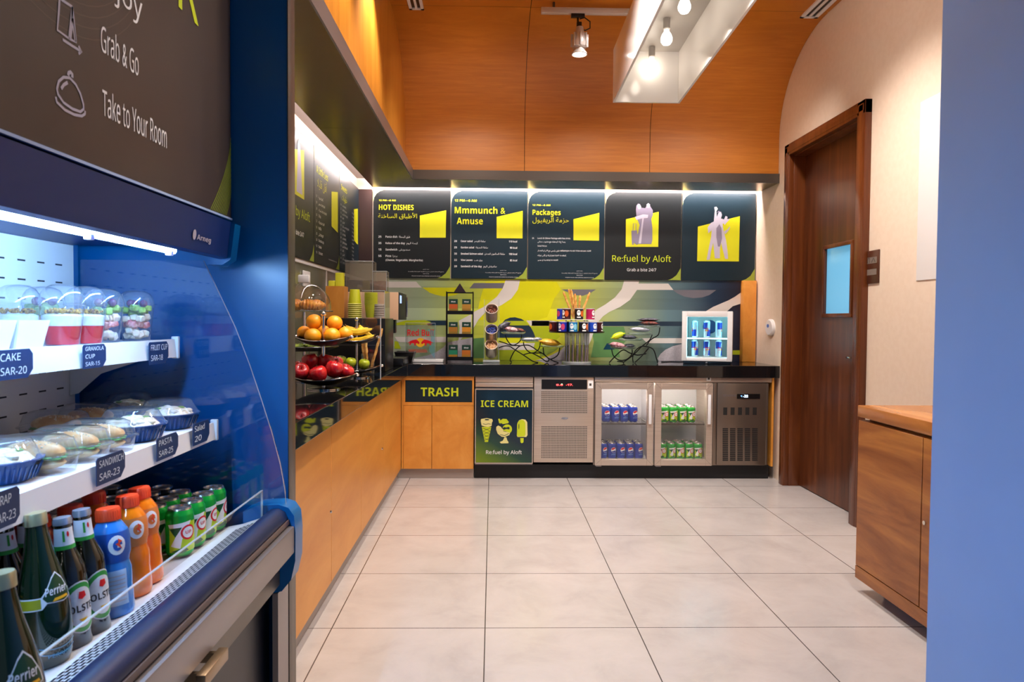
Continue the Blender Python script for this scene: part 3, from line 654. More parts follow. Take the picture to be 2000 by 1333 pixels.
P(ml, z5([(1020, 1015), (1172, 1015), (1172, 1075), (1020, 1075)]), 0.0009)
P(ml, z3([(200, 575), (330, 540), (560, 535), (640, 560), (560, 590), (190, 598)]), 0.0009)
P(mn, z3([(550, 540), (840, 540), (840, 598), (600, 598)]), 0.0008)
P(ml, z3([(192, 790), (235, 800), (270, 885), (190, 885)]), 0.0009)
mo_ = struct(b.build('backsplash_back'), 'striped lime, grey and navy mural panel above the back counter'); mo_['category'] = 'backsplash'
m = M['lpanel'] = mat('grey_gloss_backsplash', '#a79d92', 0.12)
c_ = noise(m, coords(m, (1, 0.7, 1.2)), 1.4, 2); base(m, ramp(m, c_, [(0.35, '#b5aba2'), (0.55, '#77785f'), (0.7, '#4b5058')]))
b = MB(m).box((XL, 2.167, 0.8555), (-1.088, 5.70, 1.50)); b.m(M['whitem'])
b.box((XL, 2.167, 1.497), (-1.078, 5.70, 1.512)); b.box((XL, 4.62, 0.8555), (-1.084, 4.645, 1.497))
lb = struct(b.build('backsplash_left'), 'grey glossy panel with a white rail above the left counter'); lb['category'] = 'backsplash'

# ================================================================ COUNTER, CABINETS, APPLIANCES
YF, ZT = 5.20, 0.855                           # appliance fronts, worktop height
b = MB(M['granite'])
L = [(-1.087, 2.167), (-0.625, 2.167), (-0.625, 5.185), (2.135, 5.185), (2.135, 5.728), (-1.087, 5.728)]
b.prism(L, TOPF(0), 0.765, ZT); wt = b.build('worktop'); tag(wt, 'glossy black stone worktop running along the left wall and the back wall', 'countertop')
bv = wt.modifiers.new('edge', 'BEVEL'); bv.width = 0.003; bv.segments = 2
struct(MB(M['plinth']).box((-1.05, 2.167, 0), (-0.70, 5.30, 0.075)).build('baseboard_left'))
struct(MB(M['plinth']).box((-0.70, 5.235, 0), (-0.135, 5.4, 0.075)).build('baseboard_back'))
struct(MB(M['blackm']).box((-0.13, 5.245, 0), (2.085, 5.4, 0.102)).build('baseboard_back.001'))
# left run of maple cabinets
for k, (y0, y1, lab) in enumerate(((2.1675, 2.949, 'maple base cabinet of the left run, nearest the blue partition'), (2.949, 3.617, 'maple base cabinet of the left run, second from the blue partition'), (3.617, 4.40, 'maple base cabinet of the left run, third from the blue partition'), (4.40, 5.19, 'maple base cabinet of the left run, in the corner beside the trash cabinet'))):
    t = thing('base_cabinet', lab, 'cabinet', (-0.86, (y0+y1)/2, 0.0755), 'maple cabinets under the left counter')
    buildw(MB(M['maple']).box((-1.06, y0+0.001, 0.0755), (-0.692, y1-0.001, 0.764)), 'carcass', t)
    d = buildw(MB(M['maple']).box((-0.690, y0+0.0015, 0.078), (-0.671, y1-0.0015, 0.762), 0.0012, 1), 'door', t)
    if k in (0, 2):
        p = at(650, 995, X=-0.671) if k == 0 else at(746, 877, X=-0.671)
        buildw(MB(M['chrome']).lathe([(0, 0), (0.007, 0), (0.006, 0.006), (0, 0.006)], (0, 0, 0), 12, Matrix.Translation((-0.6715, min(max(p.y, y0+0.02), y1-0.02), p.z)) @ Matrix.Rotation(PI/2, 4, 'Y')), 'lock', d)
# trash cabinet
xa, xb = -0.655, -0.135
t = thing('trash_cabinet', 'maple cabinet with a dark TRASH flap above two doors', 'trash cabinet', ((xa+xb)/2, YF, 0.0755))
b = MB(M['maple']); b.box((xa, YF+0.02, 0.0755), (xb, 5.70, 0.764)); b.box((xa, YF, 0.735), (xb, YF+0.02, 0.763)); b.box((xa, YF, 0.548), (xb, YF+0.02, 0.572))
b.box((xa, YF, 0.572), (-0.642, YF+0.02, 0.735)); b.box((-0.6695, YF+0.001, 0.0765), (xa-0.0003, YF+0.02, 0.763)); b.box((-0.148, YF, 0.572), (xb, YF+0.02, 0.735)); buildw(b, 'carcass', t)
fl = buildw(MB(M['board']).box((-0.640, YF+0.004, 0.574), (-0.150, YF+0.019, 0.733), 0.001, 1), 'trash_flap', t)
FF = BACK(YF+0.0035)
p = at(821.5, 774.5, Y=YF); p1 = at(895, 774.5, Y=YF); pt = at(821, 757.5, Y=YF)
buildw(MB(M['lime']).text(FF, 'TRASH', p.x, p.z, w=p1.x-p.x, h=pt.z-p.z, bold=0.03), 'lettering', fl)
for xa_, xb_ in ((-0.654, -0.4465), (-0.4435, -0.136)): buildw(MB(M['maple']).box((xa_, YF, 0.0765), (xb_, YF+0.018, 0.546), 0.001, 1), 'door', t)
# ice cream freezer
t = thing('ice_cream_freezer', 'undercounter freezer with a navy ICE CREAM door', 'freezer', (0.09, YF, 0.10))
buildw(MB(M['alu']).box((-0.126, YF+0.03, 0.103), (0.303, 5.68, 0.763)), 'cabinet', t)
b = MB(M['steel']); b.box((-0.125, YF, 0.722), (0.302, YF+0.03, 0.762), 0.003); b.box((-0.125, YF-0.004, 0.688), (0.302, YF+0.03, 0.719), 0.004); buildw(b, 'top_grille', t)
z0, z1 = 0.128, 0.668; m = M['icedoor'] = mat('ice_cream_door_print', '#12303a', 0.25)
tc = N(m, 'ShaderNodeTexCoord'); s3 = N(m, 'ShaderNodeSeparateXYZ'); LK(m, tc.outputs['Object'], s3.inputs[0])
ad = N(m, 'ShaderNodeMath', operation='MULTIPLY_ADD'); LK(m, s3.outputs[0], ad.inputs[0]); ad.inputs[1].default_value = 0.62; LK(m, s3.outputs[2], ad.inputs[2])
mr = N(m, 'ShaderNodeMapRange'); mr.inputs[1].default_value = -0.14; mr.inputs[2].default_value = 0.34; LK(m, ad.outputs[0], mr.inputs[0])
base(m, ramp(m, mr.outputs[0], [(0.0, '#8aa512'), (0.25, '#63831c'), (0.55, '#1d4434'), (0.8, '#0e2533')]))
b = MB(m).box((-0.120, YF-0.02, z0), (0.297, YF+0.028, z1), 0.004); 
door_o = buildw(b, 'door', t)
b = MB(M['steel']); b.box((-0.126, YF-0.021, z0-0.006), (-0.119, YF+0.028, z1+0.006)); b.box((0.2965, YF-0.021, z0-0.006), (0.303, YF+0.028, z1+0.006)); b.box((-0.119, YF-0.021, z1), (0.2965, YF+0.028, z1+0.008)); b.box((-0.119, YF-0.021, z0-0.008), (0.2965, YF+0.028, z0)); buildw(b, 'door_frame', door_o)
FI = BACK(YF-0.0205)
def qi(px, py): p = at(px, py, Y=YF-0.02); return (p.x, p.z)
z6 = lambda x, y: qi(910+x/5.553, 710+y/5.553)
def S6(b, pts, d=0.0): return b.poly(FI, [z6(*p) for p in pts], d)
b = MB(M['lime']); (ax, az), (bx_, _) = z6(162, 474), z6(674, 474); b.text(FI, 'ICE CREAM', ax, az, w=bx_-ax, h=z6(162, 402)[1]-az, bold=0.028)
buildw(b, 'heading', door_o); b = MB(M['whitep']); (ax, az), (bx_, _) = z6(218, 985), z6(606, 985); b.text(FI, 'Re:fuel by Aloft', ax, az, w=bx_-ax, h=z6(218, 945)[1]-az, bold=0.006); buildw(b, 'lettering', door_o)
b = MB(M['lime']); dk = mat('print_navy', '#10262f', 0.3)
S6(b, [(172, 690), (275, 690), (240, 855), (205, 855)]); b.m(M['cream']); S6(b, [(165, 605), (225, 595), (285, 605), (292, 625), (282, 645), (278, 680), (240, 692), (200, 685), (170, 675), (160, 625)], 0.0006)
b.m(dk); b.disc(FI, *z6(228, 612), 0.017, 0.001, 0.005); b.line(FI, [z6(185, 655), z6(215, 665), z6(245, 655), z6(270, 662)], 0.003, 0.001)
for k in range(4): b.line(FI, [z6(180+7*k, 700+38*k), z6(262-2*k, 735+34*k)], 0.0025, 0.0008); b.line(FI, [z6(270-7*k, 700+38*k), z6(186+5*k, 735+34*k)], 0.0025, 0.0008)
buildw(b, 'cone_art', door_o); b = MB(M['lime'])
# sundae glass
b.m(M['lime']); b.disc(FI, *z6(448, 715), z6(500, 715)[0]-z6(448, 715)[0], 0.0002); S6(b, [(350, 605), (365, 600), (375, 620), (400, 602), (440, 605), (465, 635), (460, 650), (400, 660), (360, 650)], 0.0)
b.m(M['cream']); S6(b, [(330, 690), (350, 675), (380, 690), (410, 735), (480, 755), (470, 780), (420, 800), (385, 795), (345, 765), (328, 720)], 0.0006); S6(b, [(420, 800), (440, 805), (448, 835), (462, 855), (460, 868), (380, 870), (366, 855), (400, 840)], 0.0004)
b.m(dk); S6(b, [(395, 705), (415, 692), (440, 698), (462, 690), (475, 700), (470, 718), (440, 712), (410, 722)], 0.0009); S6(b, [(360, 655), (395, 650), (385, 672), (365, 680)], 0.0009); b.line(FI, [z6(370, 775), z6(420, 785), z6(465, 762)], 0.004, 0.0009); b.line(FI, [z6(405, 735), z6(440, 742)], 0.003, 0.0009)
# stick ice
buildw(b, 'sundae_art', door_o); b = MB(M['cream']); S6(b, [(558, 650), (575, 620), (608, 606), (645, 612), (665, 640), (668, 780), (655, 800), (560, 800), (552, 785)], 0.0)
b.m(M['lime']); S6(b, [(556, 660), (570, 628), (600, 612), (628, 620), (645, 650), (645, 775), (630, 795), (565, 795), (553, 780)], 0.0005); S6(b, [(590, 812), (626, 812), (624, 858), (606, 868), (592, 858)], 0.0005); b.m(dk); b.disc(FI, *z6(575, 685), 0.003, 0.001, 0.022); buildw(b, 'stick_ice_art', door_o)
# ice maker
t = thing('ice_maker', 'steel undercounter ice machine with two punched grilles and a red digital display', 'ice maker', (0.53, YF, 0.10))
buildw(MB(M['steel']).box((0.309, YF, 0.127), (0.753, 5.68, 0.763), 0.003), 'cabinet', t)
Fi = BACK(YF); 
def q6(x, y): p = at(910+x/5.553, 710+y/5.553, Y=YF); return (p.x, p.z)
ds = buildw(MB(M['black']).box((q6(820, 175)[0], YF-0.003, q6(820, 280)[1]), (q6(1315, 175)[0], YF+0.002, q6(820, 175)[1]), 0.001, 1), 'display', t)
Fd = BACK(YF-0.0035); rg = glow('red_led_digits', (1.0, 0.03, 0.03), 4.0); b = MB(rg); b.text(Fd, '8.0', *q6(978, 243), w=0.05, h=0.013, bold=0.02); b.text(Fd, '-17.', *q6(1085, 243), w=0.05, h=0.014, bold=0.02); b.m(glow('green_led', (0.1, 0.9, 0.4), 1.5)); b.disc(Fd, *q6(1040, 226), 0.004); buildw(b, 'digits', ds)
hole = mat('punched_hole_dark', '#161311', 0.6)
for (xa, ya, xb_, yb_, nx, ny) in ((815, 303, 1318, 543, 30, 12), (815, 680, 1316, 1032, 30, 19)):
    a0, b0 = q6(xa, yb_); a1, b1 = q6(xb_, ya); b = MB(M['steel']).rect(Fi, a0-0.003, b0-0.003, a1+0.003, b1+0.003, 0.0006); b.m(hole)
    for i in range(nx):
        for j in range(ny):
            x = a0+(a1-a0)*(i+0.5)/nx; z = b0+(b1-b0)*(j+0.5)/ny; w = (a1-a0)/nx*0.31; b.rect(Fi, x-w, z-w*0.9, x+w, z+w*0.9, 0.001)
    buildw(b, 'punched_grille', t)
b = MB(M['chrome']); b.disc(Fi, *q6(1070, 598), 0.027, 0.0012, 0.009); b.m(M['alu_d']).text(Fi, 'Rio', *q6(1042, 606), w=0.02, d=0.0016, slant=0.2); buildw(b, 'badge', t)
b = MB(M['whitep']); b.rect(Fi, *q6(1324, 272), *q6(1380, 185), 0.001); b.m(M['alu_d']).rect(Fi, *q6(1338, 245), *q6(1362, 218), 0.0014); buildw(b, 'sticker', t)
# two-door fridge counter
t = thing('fridge_counter', 'steel undercounter fridge with two glass doors and a compressor panel', 'fridge', (1.42, YF, 0.10))
TH = 0.012; x0, x1 = 0.760, 2.052
b = MB(M['steel'])
b.box((x0, YF+0.03, 0.7225), (x1, 5.69, 0.764)); b.box((x0, YF+0.004, 0.730), (x1+0.032, YF+0.03, 0.764), 0.002); b.box((x0, YF+0.03, 0.104), (x1, 5.69, 0.125)); b.box((x0, YF+0.03, 0.125), (x0+TH, 5.69, 0.728)); b.box((x1-0.41, YF+0.03, 0.125), (x1-0.40, 5.69, 0.728)); b.box((x1-0.012, YF+0.03, 0.125), (x1, 5.69, 0.728))
b.m(M['whitem']); b.box((x0+TH, 5.62, 0.125), (x1-0.41, 5.68, 0.728)); b.box((x0+TH, YF+0.05, 0.722), (x1-0.41, 5.62, 0.727)); b.box((x0+TH, YF+0.05, 0.125), (x1-0.41, 5.62, 0.131)); b.box((1.196, YF+0.05, 0.131), (1.206, 5.62, 0.722)); b.box((x0+TH, YF+0.05, 0.131), (x0+TH+0.004, 5.62, 0.722))
buildw(b, 'cabinet', t)
for k, (a0, a1) in enumerate(((0.7635, 1.197), (1.2085, 1.638))):
    z0, z1, w = 0.108, 0.724, 0.047; g0, g1 = a0+w, a1-w
    b = MB(M['steel'])
    for A, B_ in (((a0, z0), (g0, z1)), ((g1, z0), (a1, z1)), ((g0, z0), (g1, z0+w)), ((g0, z1-w), (g1, z1))): b.box((A[0], YF-0.016, A[1]), (B_[0], YF+0.028, B_[1]), 0.0012, 1)
    b.m(M['alu_d'])
    for A, B_ in (((a0+0.001, z0+0.001), (a0+w, z0+w)), ((a1-0.001, z0+0.001), (a1-w, z0+w)), ((a0+0.001, z1-0.001), (a0+w, z1-w)), ((a1-0.001, z1-0.001), (a1-w, z1-w))): b.line(BACK(YF-0.0162), [A, B_], 0.0012)
    d = buildw(b, 'door', t)
    buildw(MB(M['pane']).box((g0, YF-0.006, z0+w), (g1, YF-0.002, z1-w)), 'glass', d)
    b = MB(M['whitem']); hx = a1-0.030; b.box((hx-0.010, YF-0.034, 0.42), (hx+0.012, YF-0.027, 0.64), 0.003); b.box((hx-0.006, YF-0.028, 0.43), (hx+0.008, YF-0.015, 0.45), 0.002); b.box((hx-0.006, YF-0.028, 0.61), (hx+0.008, YF-0.015, 0.63), 0.002); buildw(b, 'handle', d)
    buildw(MB(M['alu']).box((a0+0.01, YF-0.01, 0.099), (a0+0.05, YF+0.02, 0.1075), 0.001), 'hinge', t)
    lz = 0.405; b = MB(M['chrome']); xa, xb_ = (x0+0.03, 1.19) if k == 0 else (1.212, 1.63); ya, yb_ = YF+0.09, 5.60
    b.tube([(xa, ya, lz), (xb_, ya, lz), (xb_, yb_, lz), (xa, yb_, lz)], 0.003, 6, closed=True)
    for i in range(1, 14): x = xa+(xb_-xa)*i/14; b.tube([(x, ya, lz), (x, yb_, lz)], 0.0016, 5)
    b.m(M['alu_d']).box((xa-0.003, ya-0.008, lz-0.006), (xb_+0.003, ya-0.003, lz+0.004)); buildw(b, 'shelf', t)
    buildw(MB(glow('fridge_light', (1.0, 0.90, 0.83), 24.0)).box((xa+0.02, YF+0.06, 0.708), (xb_-0.02, YF+0.085, 0.7215)), 'light_tube', t)
# compressor panel
a0, a1 = 1.645, 2.046; M['steel_d'] = mat('dark_brushed_steel', '#857669', 0.3, 0.8)
a0, a1 = a0, a1; b = MB(M['steel_d']); b.box((a0+0.03, YF-0.004, 0.112), (a1-0.004, YF+0.028, 0.724), 0.002); b.box((a0, YF+0.0, 0.112), (a0+0.027, YF+0.028, 0.724), 0.001); b.box((a1-0.003, YF-0.002, 0.112), (a1+0.012, YF+0.028, 0.724), 0.001); cp = buildw(b, 'compressor_panel', t)
FC = BACK(YF-0.0045)
def q7(x, y): p = at(1140+x/5.0, 710+y/5.0, Y=YF-0.004); return (p.x, p.z)
b = MB(hole)
for i in range(5):
    xa = 1362+i*72; wx = 40
    b.rect(FC, *q7(xa, 505), *q7(xa+wx, 432), 0.0004)
    for j in range(18): yy = 634+j*18; b.rect(FC, *q7(xa-6, yy+13), *q7(xa+wx+8, yy), 0.0004)
buildw(b, 'louvre', cp)
ds = buildw(MB(M['black']).box((q7(1495, 345)[0], YF-0.007, q7(1495, 347)[1]), (q7(1722, 300)[0], YF-0.004, q7(1722, 299)[1]), 0.001, 1), 'display', cp)
b = MB(glow('blue_led_digits', (0.12, 0.35, 1.0), 5.0)); F7 = BACK(YF-0.0075); b.text(F7, '°C', *q7(1532, 328), w=0.012, h=0.01); b.m(glow('white_blue_digits', (0.45, 0.65, 1.0), 4.0)).text(F7, '-22', *q7(1556, 333), w=0.036, h=0.018, bold=0.02); buildw(b, 'digits', ds)
b = MB(M['alu']).text(FC, 'TECNODOM', *q7(1357, 325), w=0.10, h=0.016, d=0.0006, bold=0.02); buildw(b, 'badge', cp)
b = MB(M['whitep']); FT = BACK(YF+0.0035); b.rect(FT, *q7(1203, 172), *q7(1245, 134), 0.0004); b.m(M['alu_d']).rect(FT, *q7(1214, 162), *q7(1234, 142), 0.0008); buildw(b, 'sticker', t)
struct(MB(M['maple']).box((2.087, YF+0.004, 0.10), (2.102, 5.6, 0.764)).build('trim_4'))

# ================================================================ CANS
CAN = [(0.0235, 0.0), (0.0265, 0.004), (0.0325, 0.012), (0.033, 0.016), (0.033, 0.104), (0.0325, 0.107), (0.0275, 0.117), (0.0265, 0.119), (0.0275, 0.1205), (0.027, 0.1215)]
M['canend'] = mat('can_end_metal', '#c9c6c2', 0.22, 0.9)
def can_proto(name, label, cat, body, decals, prof=CAN, topi=6, a0=-PI/2):
    t = thing(name, label, cat)
    b = MB(body).lathe(prof[1:topi+1], seg=28); b.m(M['canend']).lathe([(0, 0.003), (prof[0][0]-0.003, 0.003), prof[0], prof[1]], seg=28).lathe(prof[topi:], seg=28); b.build('body', t)
    h = prof[-1][1]; r = prof[-1][0]; b = MB(M['canend']).lathe([(r, h), (r-0.003, h-0.0005), (r-0.004, h-0.004), (0, h-0.004)], seg=24); b.disc(TOPF(h-0.0036), 0, 0.005, 0.007, 0.0, 0.010, 12); b.build('lid', t)
    b = MB(); decals(b, LFr(prof, a0)); b.build('label_print', t); return t
M['colablue'] = mat('cola_blue', '#06339c', 0.3, 0.1); M['deepblue'] = mat('deep_blue_print', '#0a2f7e', 0.3)
M['cangreen'] = mat('lime_soda_green', '#17a63a', 0.22, 0.35); M['dkgreen'] = mat('dark_green_print', '#07512c', 0.3); M['yg'] = mat('yellow_green_print', '#b5cf12', 0.35)
M['teal'] = mat('mint_green_print', '#17a37c', 0.3)
def cola(b, f):
    K = 1.28; P0 = b.poly; b.poly = lambda f, p, d: P0(f, [(x*K, 0.070+(y-0.072)*K) for x, y in p], d)
    b.m(M['whitep']).disc(f, 0, 0.072, 0.0168, 0.0004, seg=20)
    b.m(M['red']).poly(f, [(-0.0155, 0.0745)]+[(0.0158*math.cos(a), 0.072+0.0158*math.sin(a)) for a in (2.75, 2.3, 1.9, 1.5, 1.1, 0.75)]+[(0.009, 0.0785), (0.002, 0.077), (-0.005, 0.0725)], 0.0008)
    b.m(M['colablue']).poly(f, [(0.0158*math.cos(a), 0.072+0.0158*math.sin(a)) for a in (3.5, 3.9, 4.4, 4.9, 5.3, 5.8)]+[(0.008, 0.070), (0.0, 0.067), (-0.007, 0.0655)], 0.0008)
    b.m(mat('cola_wordmark', '#86b9ef', 0.4)).text(f, 'pepsi', 0, 0.033, w=0.034, h=0.011, d=0.0005, align='c')
def soda(b, f):
    b.m(M['yg']).poly(f, [(-0.030, 0.016), (0.044, 0.018), (0.050, 0.088), (0.010, 0.090), (-0.030, 0.075)], 0.0002)
    b.m(M['dkgreen']).poly(f, [(-0.030, 0.074), (0.004, 0.080), (-0.012, 0.05)], 0.0003).poly(f, [(-0.026, 0.018), (0.006, 0.03), (0.016, 0.02), (0.0, 0.014)], 0.0003)
    b.m(M['whitep']).poly(f, [(-0.034, 0.084), (0.022, 0.092), (0.012, 0.07), (0.000, 0.048), (-0.004, 0.026), (-0.026, 0.032), (-0.014, 0.056), (0.000, 0.078), (-0.030, 0.076)], 0.0005)
    b.m(M['red']).disc(f, 0.015, 0.064, 0.0185, 0.0008, seg=18); b.m(M['whitep']).disc(f, 0.015, 0.064, 0.0138, 0.0010, seg=16); b.m(M['red']).text(f, 'UP', 0.015, 0.0605, w=0.015, h=0.008, d=0.0013, align='c', bold=0.03)
COLA = can_proto('soda_can', 'x', 'soda can', M['colablue'], cola)
SODA = can_proto('soda_can', 'x', 'soda can', M['cangreen'], soda)
used = set()
def place(proto, loc, label, group=None, rz=0.0):
    if proto.name not in used:
        used.add(proto.name); proto.location = loc; proto.rotation_euler = (0, 0, rz); proto['label'] = label
        if group: proto['group'] = group
        return proto
    return copy_tree(proto, loc, label, group, rz)
ROW = ['front row', 'second row', 'third row']
jit = random.Random(3)
for proto, col, pxs, zsh, shelf, grp in ((COLA, 'blue cola can', (1183.5, 1201, 1218.5, 1236.5), 0.4115, 'wire shelf', 'cola cans on the wire shelf of the left glass fridge'), (COLA, 'blue cola can', (1178, 1195.5, 1213, 1230.5, 1248), 0.1315, 'floor', 'cola cans on the floor of the left glass fridge'),
                                         (SODA, 'green lime soda can', (1297, 1314, 1332, 1349), 0.4115, 'wire shelf', 'lime soda cans on the wire shelf of the right glass fridge'), (SODA, 'green lime soda can', (1294, 1311.5, 1329, 1346.5, 1364), 0.1315, 'floor', 'lime soda cans on the floor of the right glass fridge')):
    for r in range(3):
        for i, px in enumerate(pxs):
            x = at(px, 830, Y=5.335).x; n = len(pxs)
            w = ('leftmost', 'second from left', 'third from left', 'fourth from left', 'rightmost')[i if i < n-1 else 4]
            side = 'left' if 'cola' in col else 'right'
            place(proto, (x+(0.0015 if r else 0), 5.335+r*0.0685, zsh), f'{col} on the {side} fridge\'s {shelf}, {ROW[r]}, {w}', grp, (0.35 if px < 1290 else -0.0)+jit.uniform(-0.35, 0.3))

# ================================================================ THINGS ON THE BACK COUNTER
def bull(b, f, cx, cy, s, d):
    """red wordmark, golden disc and two charging bulls"""
    b.m(M['red']).text(f, 'Red Bull', cx, cy+0.30*s, w=1.9*s, h=0.46*s, d=d, align='c', bold=0.035)
    b.m(M['yel2']).disc(f, cx, cy-0.18*s, 0.34*s, d, seg=18)
    shp = [(-0.06, -0.12), (-0.16, 0.0), (-0.30, 0.10), (-0.52, 0.06), (-0.74, -0.02), (-0.92, -0.16), (-0.86, -0.18), (-0.76, -0.12), (-0.80, -0.32), (-0.72, -0.30), (-0.64, -0.18), (-0.46, -0.18), (-0.42, -0.36), (-0.34, -0.34), (-0.34, -0.20), (-0.22, -0.16), (-0.16, -0.24), (-0.08, -0.22)]
    b.m(M['red'])
    for sg in (1, -1): b.poly(f, [(cx+sg*x*s, cy+(y-0.06)*s) for x, y in (shp if sg > 0 else shp[::-1])], d+0.0006)
# energy drink mini fridge
MFy = 5.37; pa, pb = at(1334, 608, Y=MFy), at(1427, 709, Y=MFy)
x0, x1, zt_ = pa.x, pb.x, pa.z; zb = ZT+0.002
t = thing('mini_fridge', 'small white lit fridge with energy drink cans, on the back counter', 'mini fridge', ((x0+x1)/2, MFy, ZT))
b = MB(M['white']); D = 0.30; th = 0.03
b.box((x0, MFy+0.03, zb+0.018), (x0+th, MFy+D, zt_), 0.004); b.box((x1-th, MFy+0.03, zb+0.018), (x1, MFy+D, zt_), 0.004); b.box((x0+th, MFy+0.03, zt_-th), (x1-th, MFy+D, zt_)); b.box((x0+th, MFy+0.03, zb+0.018), (x1-th, MFy+D, zb+0.05)); b.box((x0+th, MFy+D-0.02, zb+0.05), (x1-th, MFy+D, zt_-th))
buildw(b, 'cabinet', t)
b = MB(M['black']); b.box((x0+0.01, MFy+0.02, zb), (x1-0.01, MFy+D-0.01, zb+0.0175)); b.m(M['chrome']).box(((x0+x1)/2-0.008, MFy-0.004, zb), ((x0+x1)/2+0.008, MFy+0.02, zb+0.015), 0.003); buildw(b, 'base', t)
gx0, gx1, gz0, gz1 = x0+0.036, x1-0.038, zb+0.045, zt_-0.044
b = MB(M['white'])
for A, B_ in (((x0, zb+0.02), (gx0, zt_)), ((gx1, zb+0.02), (x1, zt_)), ((gx0, zb+0.02), (gx1, gz0)), ((gx0, gz1), (gx1, zt_))): b.box((A[0], MFy, A[1]), (B_[0], MFy+0.028, B_[1]), 0.003)
d = buildw(b, 'door', t); buildw(MB(M['clear']).box((gx0, MFy+0.008, gz0), (gx1, MFy+0.012, gz1)), 'glass', d)
M['cool'] = glow('cool_fridge_light', (0.25, 0.85, 1.0), 8.0)
zm = (gz0+gz1)/2-0.005
b = MB(M['cool']); b.box((gx0-0.004, MFy+0.03, gz0), (gx0, MFy+0.04, gz1)); b.box((gx1, MFy+0.03, gz0), (gx1+0.004, MFy+0.04, gz1)); b.box((gx0, MFy+0.03, gz1), (gx1, MFy+0.04, gz1+0.004)); buildw(b, 'light_frame', t)
b = MB(M['white']).box((x0+th+0.001, MFy+0.05, zm-0.006), (x1-th-0.001, MFy+D-0.021, zm), 0.001); b.m(glow('lit_shelf_edge', (0.5, 0.95, 1.0), 2.5)).box((gx0-0.003, MFy+0.042, zm-0.008), (gx1+0.003, MFy+0.049, zm+0.001)); buildw(b, 'shelf', t)
t.rotation_euler = (0, 0, math.radians(-19.5)); RZ = Matrix.Translation(t.location) @ Matrix.Rotation(math.radians(-19.5), 4, 'Z') @ Matrix.Translation(-t.location)
b = MB(mat('fridge_back_blue', '#0d3f77', 0.4)).disc(BACK(MFy+D-0.021), (x0+x1)/2+0.01, zm+0.085, 0.055, 0.0); buildw(b, 'emblem', t)
SLIM = [(0.020, 0), (0.022, 0.003), (0.0262, 0.009), (0.0265, 0.012), (0.0265, 0.119), (0.026, 0.122), (0.0225, 0.130), (0.022, 0.132), (0.0225, 0.1335), (0.022, 0.1345)]
M['slim'] = mat('energy_can_silver', '#c3ccd6', 0.25, 0.4); M['eblue'] = mat('energy_blue', '#10329a', 0.28, 0.2)
def energy(b, f):
    b.m(M['eblue']).poly(f, [(-0.040, 0.066), (0.0, 0.066), (0.006, 0.118), (-0.040, 0.118)], 0.0003).poly(f, [(0.0, 0.012), (0.040, 0.012), (0.040, 0.064), (0.008, 0.064)], 0.0003)
    b.m(M['red']).text(f, 'Red Bull', 0.0, 0.066, w=0.04, h=0.010, d=0.0007, align='c', bold=0.03); b.m(M['yel2']).disc(f, 0.0, 0.057, 0.006, 0.0007, seg=10); b.m(M['red']).poly(f, [(-0.018, 0.055), (-0.004, 0.060), (-0.003, 0.054), (-0.016, 0.051)], 0.001).poly(f, [(0.018, 0.055), (0.004, 0.060), (0.003, 0.054), (0.016, 0.051)], 0.001)
EN = can_proto('energy_drink_can', 'x', 'energy drink can', M['slim'], energy, SLIM)
cx = (gx0+gx1)/2
for k, (zz, w, nm) in enumerate(((zm+0.001, 0.0, 'upper'), (zb+0.0505, 0.4, 'lower'))):
    for i in range(3): place(EN, RZ @ Vector((cx+(i-1)*0.088-0.004, MFy+0.10, zz)), f'slim energy drink can on the {nm} level of the small white fridge, {("left", "middle", "right")[i]}', 'energy drink cans', -0.34+(w+0.3*(i-1) if k else 1.2*(i-1)))
# tea rack
RY = 5.42; ra, rb = at(872, 570, Y=RY), at(923, 711, Y=RY); rx0, rx1, rz1 = ra.x, rb.x, ra.z
t = thing('tea_rack', 'tall black wire rack with a pointed top holding six tea boxes', 'tea rack', ((rx0+rx1)/2, RY, ZT))
b = MB(M['wire'])
for x in (rx0, rx1):
    for y in (RY, RY+0.10): b.tube([(x, y, ZT+0.001), (x, y, rz1)], 0.0035, 6)
    b.tube([(x, RY, rz1), (x, RY+0.1, rz1)], 0.003, 6)
b.tube([(rx0, RY, rz1-0.006), (rx1, RY, rz1-0.006)], 0.003, 6); b.tube([(rx0, RY+0.1, rz1-0.006), (rx1, RY+0.1, rz1-0.006)], 0.003, 6); buildw(b, 'frame', t)
xm = (rx0+rx1)/2
b = MB(mat('dark_plum_sign', '#2a1c24', 0.4)).prism([(xm-0.046, rz1-0.003), (xm+0.046, rz1-0.003), (xm+0.0, rz1+0.066)], BACK(RY+0.02), 0, 0.004); buildw(b, 'top_sign', t)
shz = [at(898, yy, Y=RY).z for yy in (613, 658, 703)]
for z in shz:
    b = MB(M['black']).box((rx0+0.003, RY+0.004, z-0.004), (rx1-0.003, RY+0.098, z)); b.box((rx0+0.003, RY-0.001, z-0.006), (rx1-0.003, RY+0.003, z+0.022)); buildw(b, 'shelf', t)
M['teag'] = mat('tea_box_green', '#14382c', 0.4)
